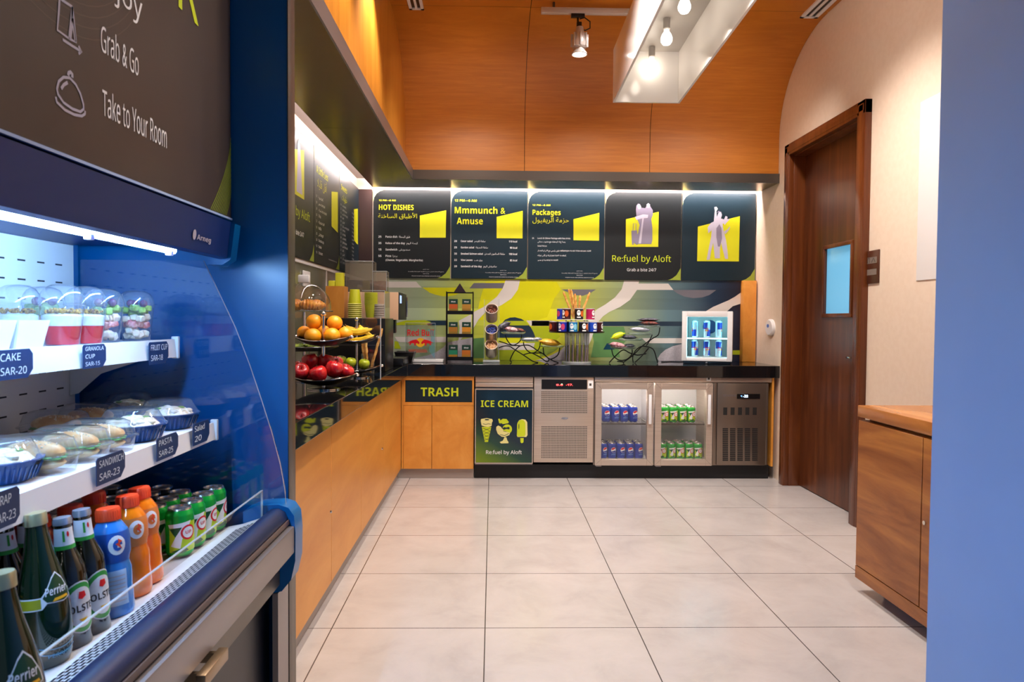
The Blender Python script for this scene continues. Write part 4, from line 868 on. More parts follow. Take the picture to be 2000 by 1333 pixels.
for k, (z, cols) in enumerate(zip(shz, (('#b5521c', '#a87a2a'), ('#a06a1c', '#c4811a'), ('#1f7a58', '#b5651c')))):
    for i in (0, 1):
        x = rx0+0.010+0.048+i*(rx1-rx0-0.020-0.096) ; x = rx0+0.052 if i == 0 else rx1-0.050
        tb = thing('tea_box', f'tea box on the {("top", "middle", "bottom")[k]} shelf of the black wire rack, {("left", "right")[i]} of the pair', 'tea box', (x, RY+0.045, z), 'tea boxes on the wire rack')
        MB(M['teag']).box((-0.033, -0.038, 0.0005), (0.033, 0.035, 0.112), 0.001, 1).build('box', tb)
        f = BACK(-0.0385); b = MB(mat('tea_band', cols[i], 0.45)); b.rect(f, -0.033, 0.036, 0.033, 0.073); b.m(mat('tea_band_low', '#8a6a22' if k != 2 else '#a5711f', 0.45)).rect(f, -0.033, 0.018, 0.033, 0.038, 0.0003); b.m(M['whitep']).text(f, 'Dilmah', 0, 0.086, w=0.034, h=0.011, d=0.0004, align='c', slant=0.1, bold=0.02); b.build('label_print', tb)
# canister tower
CYY = 5.42; ca, cb = at(945.5, 585, Y=CYY), at(974.5, 708, Y=CYY); xm = (ca.x+cb.x)/2; hw = (cb.x-ca.x)/2
t = thing('canister_tower', 'clear acrylic tower holding three tilted steel canisters', 'canister stand', (xm, CYY, ZT))
b = MB(M['clear']); b.box((xm-hw, CYY-0.01, ZT+0.02), (xm-hw+0.004, CYY+0.10, ca.z)); b.box((xm+hw-0.004, CYY-0.01, ZT+0.02), (xm+hw, CYY+0.10, ca.z)); b.box((xm-hw+0.004, CYY+0.096, ZT+0.02), (xm+hw-0.004, CYY+0.10, ca.z)); b.m(M['edge'])
for x in (xm-hw+0.001, xm+hw-0.003): b.box((x, CYY-0.012, ZT+0.02), (x+0.002, CYY-0.0101, ca.z))
buildw(b, 'acrylic_frame', t); buildw(MB(M['edge']).box((xm-hw-0.006, CYY-0.03, ZT+0.001), (xm+hw+0.006, CYY+0.11, ZT+0.0195), 0.003), 'base', t)
M['podbrown'] = speck('coffee_pod_brown', '#2a0d07', '#7d3a22', 90, 0.35); M['podblue'] = speck('blue_wrapper', '#0a1034', '#3a4da8', 80, 0.3); M['podtan'] = speck('sugar_stick_tan', '#c28a5c', '#e4b78b', 60, 0.6)
for k, (py, mt) in enumerate(((603, M['podbrown']), (643, M['podblue']), (673, M['podtan']))):
    p = at(960, py+6, Y=CYY); tl = Matrix.Translation((xm, CYY+0.045, p.z)) @ Matrix.Rotation(math.radians(50), 4, 'X')
    c = buildw(MB(M['steel']).lathe([(0, -0.085), (0.044, -0.085), (0.046, -0.083), (0.048, 0.030), (0.0505, 0.032), (0.0505, 0.036), (0.0465, 0.036), (0.044, 0.03), (0.044, -0.06), (0, -0.06)], seg=28, M=tl), 'canister', t)
    b = MB(mt); b.lathe([(0, -0.058), (0.0425, -0.058), (0.0425, 0.008), (0, 0.014)], seg=20, M=tl)
    rr = random.Random(k)
    for j in range(26):
        a = rr.uniform(0, 6.28); q_ = 0.034*math.sqrt(rr.random()); b.box((-0.008, -0.006, -0.005), (0.008, 0.006, 0.005), 0.002, 1, M=tl @ Matrix.Translation((q_*math.cos(a), q_*math.sin(a), 0.014)) @ Matrix.Rotation(rr.uniform(0, 3), 4, 'Z') @ Matrix.Rotation(rr.uniform(-0.6, 0.6), 4, 'X'))
    g = b.build(('coffee_pods', 'blue_sachets', 'sugar_sticks')[k]); tag(g, ('brown pods filling the top canister of the clear tower', 'dark blue sachets filling the middle canister of the clear tower', 'tan sugar sticks heaped in the lowest canister of the clear tower')[k], 'canister filling'); g['kind'] = 'stuff'
# wire stands with glass plates
M['plate'] = clear('glass_plate', (0.86, 0.93, 0.90), 0.12, 0.03, 0.14, (0.8, 0.9, 0.85))
def arc(c, r, a0, a1, n=16, y=0.0): return [(c[0]+r*math.cos(a0+(a1-a0)*i/n), y, c[1]+r*math.sin(a0+(a1-a0)*i/n)) for i in range(n+1)]
def pl(px, py, Y): p = at(px, py, Y=Y); return p
def stand(name, label, Y, base_px, plates, wires):
    o = at(*base_px, Y=Y); t = thing(name, label, 'wire stand', (o.x, Y, ZT))
    for w in wires:
        pts = [pl(px, py, Y+dy) for px, py, dy in w]
        for p in pts: p.z = max(p.z, ZT+0.003)
        sm = []
        for i in range(len(pts)-1):                            # Catmull-Rom through the sketched points
            p0, p1, p2, p3 = pts[max(i-1, 0)], pts[i], pts[i+1], pts[min(i+2, len(pts)-1)]
            for k in range(5):
                u = k/5; sm.append(0.5*((2*p1)+(p2-p0)*u+(2*p0-5*p1+4*p2-p3)*u*u+(3*p1-p0-3*p2+p3)*u**3))
        sm.append(pts[-1]); buildw(MB(M['wire']).tube(sm, 0.0042, 6), 'wire_leg', t)
    for (px0, px1, py, dy) in plates:
        a, c = pl(px0, py, Y+dy), pl(px1, py, Y+dy); r = (c.x-a.x)/2; xm = (a.x+c.x)/2
        buildw(MB(M['plate']).lathe([(0, -0.006), (r*0.8, -0.006), (r*0.92, -0.001), (r, 0.006), (r, 0.009), (r*0.9, 0.002), (0, -0.002)], (xm, Y+dy, a.z), 28), 'plate', t)
    return t
zz = lambda x, y: (960+x/11.107, 600+y/11.107)
def W(*pts, dy=0.0): return [(*zz(x, y), dy) for x, y in pts]
SA = stand('wire_plate_stand', 'black wire stand with glass plates of snacks, left of the chip can tower', 5.44, (1010, 712),
           [(*[zz(a, 0)[0] for a in (200, 745)], zz(0, 565)[1], 0.06), (*[zz(a, 0)[0] for a in (640, 1090)], zz(0, 735)[1], 0.03), (*[zz(a, 0)[0] for a in (1050, 1590)], zz(0, 858)[1], -0.02)],
           [W((300, 600), (330, 700), (400, 800), (470, 830), (550, 800), (630, 720), (655, 600), dy=0.06), W((690, 760), (710, 850), (780, 950), (880, 1000), (980, 960), (1040, 880), (1060, 760), dy=0.03), W((1120, 880), (1140, 1020), (1230, 1110), (1290, 1130), (1400, 1080), (1460, 1000), (1480, 880), dy=-0.02),
            W((440, 1280), (405, 1150), (470, 1000), (560, 890), (640, 840), (790, 830), (900, 880), (1000, 950), (1090, 1000), (1150, 1040), (1250, 1130)), W((150, 890), (260, 850), (380, 850), (480, 910), (700, 1050), (900, 1180), (1010, 1255), dy=-0.04), W((690, 1040), (800, 1005), (900, 1000), (1080, 1000)), W((880, 1000), (1050, 1090), (1200, 1190), (1250, 1140)), W((1270, 1130), (1360, 1180), (1450, 1245), dy=-0.04), W((150, 740), (280, 780), (420, 830), (620, 840), dy=0.05)])
SB = stand('wire_plate_stand', 'black wire stand with glass plates of snacks, between the chip cans and the small fridge', 5.42, (1240, 712),
           [(1192, 1243, 680, -0.03), (1204, 1256, 664, 0.02), (1226, 1274, 653, 0.06), (1246, 1289, 638, 0.10)],
           [[(1040+x/7.014, 540+y/7.014, -0.03) for x, y in ((1085, 1000), (1110, 1090), (1190, 1150), (1290, 1140), (1360, 1070), (1365, 1000))], [(1040+x/7.014, 540+y/7.014, 0.0) for x, y in ((1050, 1210), (1130, 1100), (1240, 1010), (1330, 1050), (1440, 1080), (1560, 1060))], [(1040+x/7.014, 540+y/7.014, 0.0) for x, y in ((1380, 1215), (1375, 1100), (1420, 1010), (1500, 960), (1590, 970), (1660, 1010), (1700, 1130), (1715, 1215))],
            [(1040+x/7.014, 540+y/7.014, 0.08) for x, y in ((1745, 700), (1725, 800), (1650, 850), (1610, 880), (1560, 950))], [(1040+x/7.014, 540+y/7.014, 0.02) for x, y in ((1640, 800), (1600, 880), (1500, 960), (1380, 1080), (1240, 1190))], [(1040+x/7.014, 540+y/7.014, -0.02) for x, y in ((1160, 1165), (1240, 1175), (1250, 1190))], [(1040+x/7.014, 540+y/7.014, 0.04) for x, y in ((1400, 1200), (1500, 1090), (1590, 985))]])
M['foil'] = mat('silver_foil', '#b8b8c6', 0.25, 0.8); M['pinkf'] = speck('pink_brown_wrapper', '#8a4a54', '#d7aeb2', 60, 0.35); M['brownf'] = speck('chocolate_wrapper', '#1e1012', '#7a2a1a', 50, 0.35); M['yelf'] = speck('yellow_wrapper', '#e9a50b', '#f6d257', 40, 0.35, lo=0.45, hi=0.65); M['limef'] = mat('lime_wrapper', '#c6d40f', 0.35); M['dkf'] = speck('dark_wrapper', '#17151f', '#4a4a58', 60, 0.35)
def pack(px, py, Y, w, h, d, mt, label, rz=0.0, tilt=0.15):
    p = at(px, py, Y=Y); b = MB(mt); T_ = Matrix.Rotation(rz, 4, 'Z') @ Matrix.Rotation(tilt, 4, 'Y')
    n = 8; vs = []; fs = []
    for i in range(n+1):
        u = -1+2*i/n; e = max(0.10, 1-abs(u)**4)
        for k in range(10): a = 2*PI*k/10; vs.append((u*w/2, d/2*math.cos(a)*(0.75+0.25*e), h/2*math.sin(a)*e))
    for i in range(n):
        for k in range(10): fs.append((i*10+k, i*10+(k+1) % 10, (i+1)*10+(k+1) % 10, (i+1)*10+k))
    fs += [tuple(range(10))[::-1], tuple(range(n*10, n*10+10))]
    b.add(vs, fs, True, T_)
    for u in (-1, 1): b.box((u*w/2-0.008, -d*0.42, -0.0015), (u*w/2+0.008, d*0.42, 0.0015), M=T_)
    o = b.build('snack_packet'); o.location = p; tag(o, label, 'snack packet', 'snack packets on the wire stands')
Za = lambda x, y: zz(x, y)
pack(*Za(430, 490), 5.50, 0.10, 0.045, 0.07, M['pinkf'], 'pink wrapped snack on the upper plate of the left wire stand'); pack(*Za(590, 505), 5.52, 0.09, 0.035, 0.06, M['brownf'], 'brown wrapped snack beside the pink one on the left wire stand', 0.3)
pack(*Za(260, 420), 5.56, 0.12, 0.06, 0.04, M['dkf'], 'dark wrapped snack behind the pink one on the left wire stand', 0.4, -0.5)
pack(*Za(800, 700), 5.47, 0.12, 0.03, 0.07, M['foil'], 'flat silver packet on the middle plate of the left wire stand', 0.1, 0.0); pack(*Za(1000, 695), 5.49, 0.08, 0.03, 0.05, M['foil'], 'small silver packet right of the flat one on the left wire stand', 0.6, 0.1)
pack(*Za(1270, 770), 5.42, 0.16, 0.055, 0.08, M['yelf'], 'yellow snack packet on the lowest plate of the left wire stand', 0.0, 0.12)
pack(1206, 675, 5.40, 0.12, 0.05, 0.07, M['pinkf'], 'pale brown snack packet on the lowest plate of the right wire stand', 0.2); pack(1229, 676, 5.41, 0.08, 0.035, 0.06, M['dkf'], 'dark snack packet on the lowest plate of the right wire stand', -0.2, 0)
pack(1207, 656, 5.43, 0.10, 0.05, 0.05, M['limef'], 'lime green snack packet on the right wire stand', 0.0, -0.35); pack(1228, 659, 5.44, 0.12, 0.035, 0.06, M['dkf'], 'dark snack bar beside the lime packet on the right wire stand', 0.1, 0.05)
pack(1250, 644, 5.48, 0.16, 0.04, 0.07, M['foil'], 'silver snack packet on the third plate of the right wire stand', 0.1, 0.05); pack(1268, 632, 5.52, 0.13, 0.035, 0.08, M['brownf'], 'red brown snack packet on the top plate of the right wire stand', 0.0, 0.03)
pack(1266, 625, 5.55, 0.16, 0.03, 0.07, M['dkf'], 'dark snack packet at the very top of the right wire stand', 0.0, 0.0)
# chip can tower with breadsticks
TY = 5.43; ty = lambda py: at(1126, py, Y=TY).z
c0 = at(1126, 700, Y=TY); cx = c0.x; zl, zu = ty(648.5), ty(624.5)
t = thing('chip_can_tower', 'two tier round stand on slim clear pillars for chip cans', 'display stand', (cx, TY, ZT))
b = MB(M['clear']); b.m(M['edge']).lathe([(0, 0.001), (0.115, 0.001), (0.115, 0.012), (0.108, 0.014), (0, 0.014)], (cx, TY, ZT), 32); buildw(b, 'base', t)
for k in range(7):
    a = -PI/2+(k-3)*0.42; x, y = cx+0.085*math.sin((k-3)*0.42), TY-0.055*math.cos((k-3)*0.42)
    b = MB(M['chrome']).tube([(x, y, ZT+0.014), (x, y, ZT+0.14)], 0.0115, 12); b.m(M['edge']).lathe([(0.0115, 0), (0.013, 0.03), (0.016, 0.09), (0.013, zl-0.005-ZT-0.14)], (x, y, ZT+0.14), 12); buildw(b, 'pillar', t)
buildw(MB(M['wire']).lathe([(0, -0.005), (0.205, -0.005), (0.212, 0.004), (0.214, 0.004), (0.208, -0.007), (0, -0.007)], (cx, TY, zl), 40), 'tray', t)
b = MB(M['white']).lathe([(0, zu-zl-0.004), (0.160, zu-zl-0.004), (0.160, zu-zl), (0, zu-zl)], (cx, TY, zl), 40); buildw(b, 'tray', t)
b = MB(M['edge'])
for k in range(5): a = 2*PI*k/5+0.3; b.tube([(cx+0.085*math.cos(a), TY+0.085*math.sin(a), zl-0.005), (cx+0.085*math.cos(a), TY+0.085*math.sin(a), zu-0.004)], 0.006, 8)
buildw(b, 'post', t)
CH = [(0.030, 0), (0.0325, 0.001), (0.033, 0.003), (0.033, 0.078), (0.0338, 0.079), (0.0338, 0.083), (0.032, 0.084)]
CHIP = {}
M['chipmetal'] = mat('chip_can_lid', '#d5d3cf', 0.3, 0.3)
for nm, c1, c2 in (('blue', '#2333a8', '#c2406a'), ('maroon', '#3a0f14', '#c8551c'), ('black', '#1b1416', '#d0641c'), ('pink', '#a8174f', '#c98fa8'), ('turquoise', '#0f78b5', '#7fc4dc'), ('royal', '#1d46b5', '#a8c4ea')):
    cm = mat('chip_can_'+nm, c1, 0.3); p_ = thing('chip_can', 'x', 'chip can')
    b = MB(cm).lathe(CH[1:4], seg=24); b.m(M['chipmetal']).lathe([(0, 0.001)]+CH[:2], seg=24).lathe(CH[3:]+[(0, 0.083)], seg=24); b.build('body', p_)
    f = LFr(CH, -PI/2); b = MB(M['whitep']); b.disc(f, -0.006, 0.05, 0.015, 0.0004, 0.021, 16); b.rect(f, -0.020, 0.012, 0.010, 0.021, 0.0004); b.m(cm).poly(f, [(-0.018, 0.050), (-0.010, 0.058), (0.002, 0.058), (0.008, 0.052), (-0.004, 0.054)], 0.0007); b.m(mat('chip_art_'+nm, c2, 0.4)).disc(f, 0.024, 0.044, 0.016, 0.0003, 0.024, 12); b.build('label_print', p_); CHIP[nm] = p_
lows = ['maroon', 'blue', 'turquoise', 'black', 'royal', 'maroon']
n = 0
for k, nm in enumerate(lows):
    px = (1083, 1098.5, 1117.5, 1137.5, 1156, 1170)[k]; x = at(px, 640, Y=TY-0.1).x-cx; y = -math.sqrt(max(0.172**2-x*x, 0))
    place(CHIP[nm], (cx+x, TY+y, zl-0.0045), f'{nm} chip can on the lower tray of the chip tower, {("leftmost", "second from left", "third from left", "fourth from left", "fifth from left", "rightmost")[k]}', 'chip cans on the round stand', math.atan2(y, x)+PI/2)
for k, (a, nm) in enumerate(((2.55, 'royal'), (1.85, 'blue'), (1.2, 'pink'), (0.55, 'black'))): place(CHIP[nm], (cx+0.172*math.cos(a), TY+0.172*math.sin(a)*0.9, zl-0.0045), 'chip can at the back of the lower tray of the chip tower', 'chip cans at the back of the lower tray', a+PI/2)
for k, nm in enumerate(('blue', 'maroon', 'black', 'pink')):
    px = (1087, 1106.5, 1129.5, 1153)[k]; x = at(px, 614, Y=TY-0.08).x-cx; y = -math.sqrt(max(0.122**2-x*x, 0.0)) if abs(x) < 0.122 else 0
    place(CHIP[nm], (cx+max(-0.122, min(0.122, x)), TY+y, zu+0.0005), f'{nm} chip can on the upper tray of the chip tower, {("leftmost", "second from left", "third from left", "rightmost")[k]}', 'chip cans on the upper tray', math.atan2(y, max(-0.122, min(0.122, x)))+PI/2)
def cup(name, label, cat, x, y, z, r0, r1, h, mt, th=0.002):
    o = MB(mt).lathe([(0, 0), (r0, 0), (r1, h), (r1-th, h), (r0-th, 0.006), (0, 0.006)], seg=24).build(name); o.location = (x, y, z); return tag(o, label, cat)
cup('stick_tumbler', 'clear tumbler of breadsticks on top of the chip can tower', 'tumbler', cx, TY+0.015, zu+0.0005, 0.036, 0.045, 0.11, M['clear'])
M['bread'] = speck('breadstick_crust', '#c98535', '#e9b768', 40, 0.6)
def stick(a, b_, r, label, grp, seed):
    rr = random.Random(seed); a, b_ = Vector(a), Vector(b_); n = 14; pts = []; rad = []
    for i in range(n+1):
        u = i/n; pts.append(a.lerp(b_, u)+Vector((rr.uniform(-1, 1), rr.uniform(-1, 1), 0))*r*0.18); rad.append(r*(0.82+0.18*rr.random())*(0.55 if i in (0, n) else 1))
    o = MB(M['bread']).tube(pts, r, 8, radii=rad).build('breadstick'); tag(o, label, 'breadstick', grp)
LRW = ['leftmost', 'second from left', 'third from left', 'fourth from left', 'fifth from left', 'rightmost']
for k, (px, py, bx_) in enumerate(((1100, 570, -0.025), (1111, 565, -0.012), (1115, 566, 0.0), (1123, 574, 0.004), (1133, 577, 0.012), (1152, 571, 0.026))):
    p = at(px, py, Y=TY+0.015+(k % 2)*0.012); stick((cx+bx_, TY+0.015+(k % 2)*0.012-0.006, zu+0.009), p, 0.0095, f'breadstick in the tumbler on the chip can tower, {LRW[k]}', 'breadsticks on the chip tower', k)
# printed acrylic display with the red and yellow emblem
AY = 5.40; a, c = at(792, 631, Y=AY), at(850, 704, Y=AY)
t = thing('acrylic_sign', 'clear acrylic box with a red and yellow bull emblem on the back counter', 'acrylic sign', ((a.x+c.x)/2, AY, ZT))
buildw(MB(M['clear']).box((a.x, AY, ZT+0.021), (c.x, AY+0.004, a.z)).box((a.x, AY+0.12, ZT+0.021), (c.x, AY+0.124, a.z)).box((a.x, AY+0.004, ZT+0.021), (a.x+0.004, AY+0.12, a.z)), 'panel', t)
b = MB(M['edge']); b.box((a.x-0.001, AY-0.001, a.z-0.002), (c.x+0.001, AY+0.0045, a.z+0.001)); b.box((a.x-0.0015, AY-0.0015, ZT+0.02), (a.x+0.001, AY+0.001, a.z)); b.box((c.x-0.001, AY-0.0015, ZT+0.02), (c.x+0.001, AY+0.001, a.z)); buildw(b, 'edge', t)
buildw(MB(M['white']).box((a.x-0.02, AY-0.02, ZT+0.0005), (c.x+0.06, AY+0.13, ZT+0.0205), 0.003), 'base', t)
b = MB(); f = BACK(AY-0.0008); s_ = 0.105; bull(b, f, (a.x+c.x)/2, (a.z+ZT)/2+0.02, s_, 0.0); b.m(clear('cyan_glow_film', (0.7, 0.92, 0.97), 0.02, 0.3, 0.16, (0.2, 0.7, 0.9)))
b.poly(f, [(c.x-0.06, a.z-0.045), (c.x-0.005, a.z-0.06), (c.x-0.005, ZT+0.03), (c.x-0.05, ZT+0.09), (c.x-0.03, ZT+0.19)], 0.0002); b.m(clear('red_reflection_print', (0.9, 0.55, 0.5), 0.02, 0.3, 0.35, (0.75, 0.15, 0.1))).poly(f, [(a.x+0.02, ZT+0.10), (a.x+0.16, ZT+0.10), (a.x+0.17, ZT+0.075), (a.x+0.03, ZT+0.072)], 0.0002); buildw(b, 'emblem', t)  # cyan glow and red reflection painted over the panel

cb = [at(px, py, Z=ZT+0.004) for px, py in ((1292, 707), (1310, 706.2), (1328, 706.6), (1340, 706))]
for p in cb: p.y = min(p.y, 5.70)
tag(MB(M['black']).tube(cb, 0.0035, 6).build('power_cable'), 'thin black cable on the worktop left of the small white fridge', 'cable')

# ================================================================ THINGS ON THE LEFT COUNTER
M['apple'] = mat('red_apple_skin', '#b30d1c', 0.22, coat=0.3)
m = M['apple']; base(m, ramp(m, noise(m, coords(m, (9, 9, 3)), 5, 5, 0.65, 0.5), [(0.25, '#7d0612'), (0.5, '#b80f1d'), (0.72, '#d63a2e'), (0.9, '#e8925a')]))
M['orange'] = mat('orange_peel', '#f58a08', 0.38, sub=0.1); m = M['orange']; f_ = noise(m, coords(m), 420, 2); bump(m, f_, 0.25, 0.001); base(m, ramp(m, noise(m, coords(m), 14, 2), [(0.3, '#f68e0a'), (0.7, '#ffae1a')]))
M['green'] = mat('green_apple_skin', '#a9b81a', 0.28, coat=0.2); m = M['green']; base(m, ramp(m, noise(m, coords(m), 18, 3), [(0.3, '#8fa516'), (0.7, '#c3cb2b')]))
M['stem'] = mat('fruit_stem_brown', '#4a2f14', 0.7); M['banana'] = speck('banana_peel', '#e8b51c', '#f6cf3a', 18, 0.45); M['btip'] = mat('banana_tip', '#5a4212', 0.7)
AP = [(0, -0.030), (0.010, -0.034), (0.020, -0.033), (0.031, -0.022), (0.038, -0.004), (0.040, 0.010), (0.037, 0.024), (0.028, 0.034), (0.016, 0.036), (0.007, 0.031), (0, 0.024)]
def apple(name, mt, label, cat, grp, p, r, tilt=(0, 0, 0)):
    k = r/0.040; Mx = Matrix.Rotation(tilt[0], 4, 'X') @ Matrix.Rotation(tilt[1], 4, 'Y') @ Matrix.Diagonal((k, k, k, 1))
    o = MB(mt).lathe(AP, seg=24, M=Mx).build(name, sharp=80); o.location = p; tag(o, label, cat, grp)
    MB(M['stem']).tube([(0, 0, 0.022), (0.002, 0.001, 0.036), (0.006, 0.002, 0.046)], 0.0014, 6, M=Mx).build('stem', o)
def dish(cx, cy, z, a, b, lift, dep, yup=0.0):
    """boat shaped black tray: an ellipse whose long ends sweep upward"""
    mb = MB(M['black']); n, m_ = 9, 36; vs = []; fs = []
    H = lambda u, v: dep*(u*u+v*v)**1.2+lift*u*u+yup*v*v
    for side in (0, 1):
        for i in range(n+1):
            for k in range(m_):
                r = i/n; u, v = r*math.cos(2*PI*k/m_), r*math.sin(2*PI*k/m_); vs.append((cx+a*u, cy+b*v, z+H(u, v)-0.005*side))
    q_ = (n+1)*m_
    for sd in (0, 1):
        for i in range(n):
            for k in range(m_):
                k2 = (k+1) % m_; f = (sd*q_+i*m_+k, sd*q_+(i+1)*m_+k, sd*q_+(i+1)*m_+k2, sd*q_+i*m_+k2); fs.append(f if sd == 0 else f[::-1])
    for k in range(m_): k2 = (k+1) % m_; fs.append((n*m_+k, q_+n*m_+k, q_+n*m_+k2, n*m_+k2))
    mb.add(vs, fs, True); return mb
def fruit_stand(label, x, y, trays, top):
    t = thing('fruit_stand', label, 'fruit stand', (x, y, ZT), 'tiered fruit stands on the left counter')
    b = MB(M['chrome']); b.lathe([(0, ZT+0.001), (0.075, ZT+0.001), (0.075, ZT+0.006), (0.02, ZT+0.012), (0, ZT+0.012)], (x, y, 0), 28)
    b.tube([(x, y, ZT+0.01), (x, y, top)], 0.0075, 12); b.ball((x, y, top+0.006), 0.0125, 14, 8); buildw(b, 'post', t)
    for (z, a, bb, lift, dep) in trays:
        tr_ = buildw(dish(x, y, z, a, bb, lift, dep), 'tray', t)
        c = MB(M['chrome']); off = tr_.location
        for sg in (-1, 1): c.ball((x+sg*a*0.99, y, z+lift+dep-0.004), 0.011, 12, 8, (1.2, 1, 0.8))
        c.tube([(x+a*math.cos(2*PI*k/36), y+bb*math.sin(2*PI*k/36), z+lift*math.cos(2*PI*k/36)**2+dep) for k in range(36)], 0.0022, 6, closed=True)
        buildw(c, 'rim', tr_)
    return t
FX, FY = at(632, 700, Y=3.30).x, 3.30
za, zo = at(632, 751, Y=FY).z, at(632, 675, Y=FY).z
fruit_stand('two tier black and chrome fruit stand of oranges over red apples', FX, FY, [(za, 0.155, 0.135, 0.022, 0.028), (zo, 0.130, 0.105, 0.022, 0.022)], at(632, 616, Y=FY).z)
for k, (px, py, y, r, tl, w) in enumerate(((588, 727, 3.215, 0.039, (0.9, 0.2), 'front left of the tray'), (622.5, 732, 3.20, 0.040, (0.2, -0.3), 'front middle of the tray'), (652, 722, 3.235, 0.041, (0.1, 0.35), 'front right of the tray, streaked'), (674, 728, 3.31, 0.039, (0.2, 0.6), 'right end of the tray'), (606, 707, 3.30, 0.040, (0.1, -0.2), 'on top of the heap at the left'), (636, 708, 3.325, 0.041, (-0.1, 0.2), 'on top of the heap beside the post'), (604, 737, 3.27, 0.034, (0.3, 0.3), 'low between the two front apples'), (655, 712, 3.385, 0.038, (0.2, 0.1), 'behind the streaked one'), (584, 722, 3.36, 0.038, (0.3, 0.1), 'behind at the far left'))):
    apple('red_apple', M['apple'], f'red apple in the lower fruit tray, {w}', 'apple', 'red apples in the lower tray', at(px, py, Y=y), r, tl)
for k, (px, py, y, r, w) in enumerate(((613.6, 629, 3.31, 0.0375, 'upper left, resting on two others'), (653.5, 631, 3.33, 0.0365, 'upper right, the deepest in colour'), (611, 657, 3.25, 0.038, 'lower left'), (648.5, 656, 3.25, 0.0375, 'lower middle right of the post'), (674, 653, 3.33, 0.036, 'far right, hanging over the rim'), (594, 650, 3.36, 0.033, 'far left behind the others'), (632, 650, 3.375, 0.036, 'behind the post'))):
    p = at(px, py, Y=y); o = MB(M['orange']).ball((0, 0, 0), r, 24, 16, (1, 1, 0.95)).build('orange', sharp=80); o.location = p; tag(o, f'orange in the upper fruit tray, {w}', 'orange', 'oranges in the upper tray')
    MB(M['stem']).disc(TOPF(r*0.951), 0, 0, 0.0035, 0, seg=8).build('navel', o)
BX, BY = at(696.5, 690, Y=3.97).x, 3.97
zl2, zb2 = at(697, 728, Y=BY).z, at(697, 671, Y=BY).z
fruit_stand('two tier black and chrome fruit stand of bananas over green apples', BX, BY, [(zl2, 0.14, 0.10, 0.030, 0.014), (zb2, 0.12, 0.085, 0.026, 0.014)], at(696.5, 626, Y=BY).z)
for px, py, y, r, w in ((666, 706, 3.96, 0.031, 'left'), (685, 709.5, 3.91, 0.030, 'middle'), (711, 712.5, 3.92, 0.031, 'right of the post')):
    apple('green_apple', M['green'], f'small green apple in the tray under the bananas, {w}', 'green apple', 'green apples in the lower tray', at(px, py, Y=y), r, (0.2, 0.2))
def banana(pts, y, label, r=0.0165):
    P = [at(px, py, Y=y+dy) for px, py, dy in pts]; n = 16; S = []; R = []
    for i in range(n+1):
        u = i/n; a, b_, c = P[0], P[1], P[2]; S.append(a*(1-u)**2+b_*2*u*(1-u)+c*u*u); R.append(r*(0.35+0.65*min(1, 4*u, 4*(1-u)))*(0.6 if i in (0, n) else 1))
    o = MB(M['banana']).tube(S, r, 7, radii=R).build('banana', sharp=30); tag(o, label, 'banana', 'bananas on the upper tray')
    MB(M['btip']).tube([S[-1], S[-1]+(S[-1]-S[-2]).normalized()*0.006], 0.005, 6).tube([S[0]-(S[1]-S[0]).normalized()*0.012, S[0]], 0.0045, 6).build('tip', o)
banana(((671, 638, -0.03), (684, 658, -0.035), (727, 643, -0.03)), BY, 'banana lying in front on the upper tray of the far fruit stand', 0.019)
banana(((676, 637, 0.02), (692, 655, 0.02), (719, 641, 0.03)), BY, 'banana behind the front one, its tip up at the left', 0.018)
banana(((702, 635, 0.04), (706, 650, 0.05), (727, 656, 0.04)), BY, 'banana with its stalk sticking up right of the post', 0.016)
banana(((684, 664, -0.045), (705, 668, -0.05), (731, 655, -0.045)), BY, 'lowest banana along the rim of the upper tray', 0.015)
# tumbler of breadsticks beside the far fruit stand
gx, gy = at(719, 715, Y=4.16).x, 4.16
cup('stick_tumbler', 'clear tumbler of breadsticks behind the green apples on the left counter', 'tumbler', gx, gy, ZT+0.001, 0.036, 0.043, 0.125, M['clear'])
for k, (px, py, dx, w) in enumerate(((747, 642, 0.012, 'leaning far out to the right'), (706, 660, -0.012, 'leaning left'), (714, 655, -0.004, 'standing upright'), (710, 668, -0.016, 'short one at the left'))):
    y = gy+(k % 2)*0.014-0.008; stick((gx+dx, y, ZT+0.016), at(px, py, Y=y), 0.0085, f'breadstick in the tumbler behind the green apples, {w}', 'breadsticks on the left counter', 20+k)
# croissant stand with a domed cover
CYy = 3.72; pr = at(650, 607, Y=CYy); RP = 0.150; ccx = pr.x-RP; zp = pr.z
t = thing('cake_stand', 'tall stand with a glass plate of croissants and a salad plate below', 'cake stand', (ccx, CYy, ZT))
b = MB(M['chrome']); b.lathe([(0, ZT+0.001), (0.08, ZT+0.001), (0.08, ZT+0.006), (0.012, ZT+0.014), (0, ZT+0.014)], (ccx, CYy, 0), 28); b.tube([(ccx, CYy, ZT+0.01), (ccx, CYy, zp-0.008)], 0.009, 12); buildw(b, 'post', t)
buildw(MB(M['plate']).lathe([(0, -0.007), (RP-0.006, -0.007), (RP, -0.003), (RP, 0.0), (0, 0.0)], (ccx, CYy, zp), 40), 'plate', t)
zs_ = at(600, 683, Y=CYy).z
buildw(MB(M['black']).lathe([(0, -0.006), (RP*0.8, -0.006), (RP+0.03, 0.016), (RP+0.028, 0.019), (RP*0.8, 0.0), (0, 0.0)], (ccx, CYy, zs_), 40), 'plate', t)
dome = [(RP-0.012, 0.0)]+[((RP-0.012)*math.cos(a), 0.02+0.125*math.sin(a)) for a in [PI/2*i/14 for i in range(15)]]
dm = MB(M['clear']).lathe(dome, seg=40).build('dome_cover', sharp=80); dm.location = (ccx, CYy, zp+0.001); tag(dm, 'clear dome cover over the croissants on the tall stand', 'dome cover')
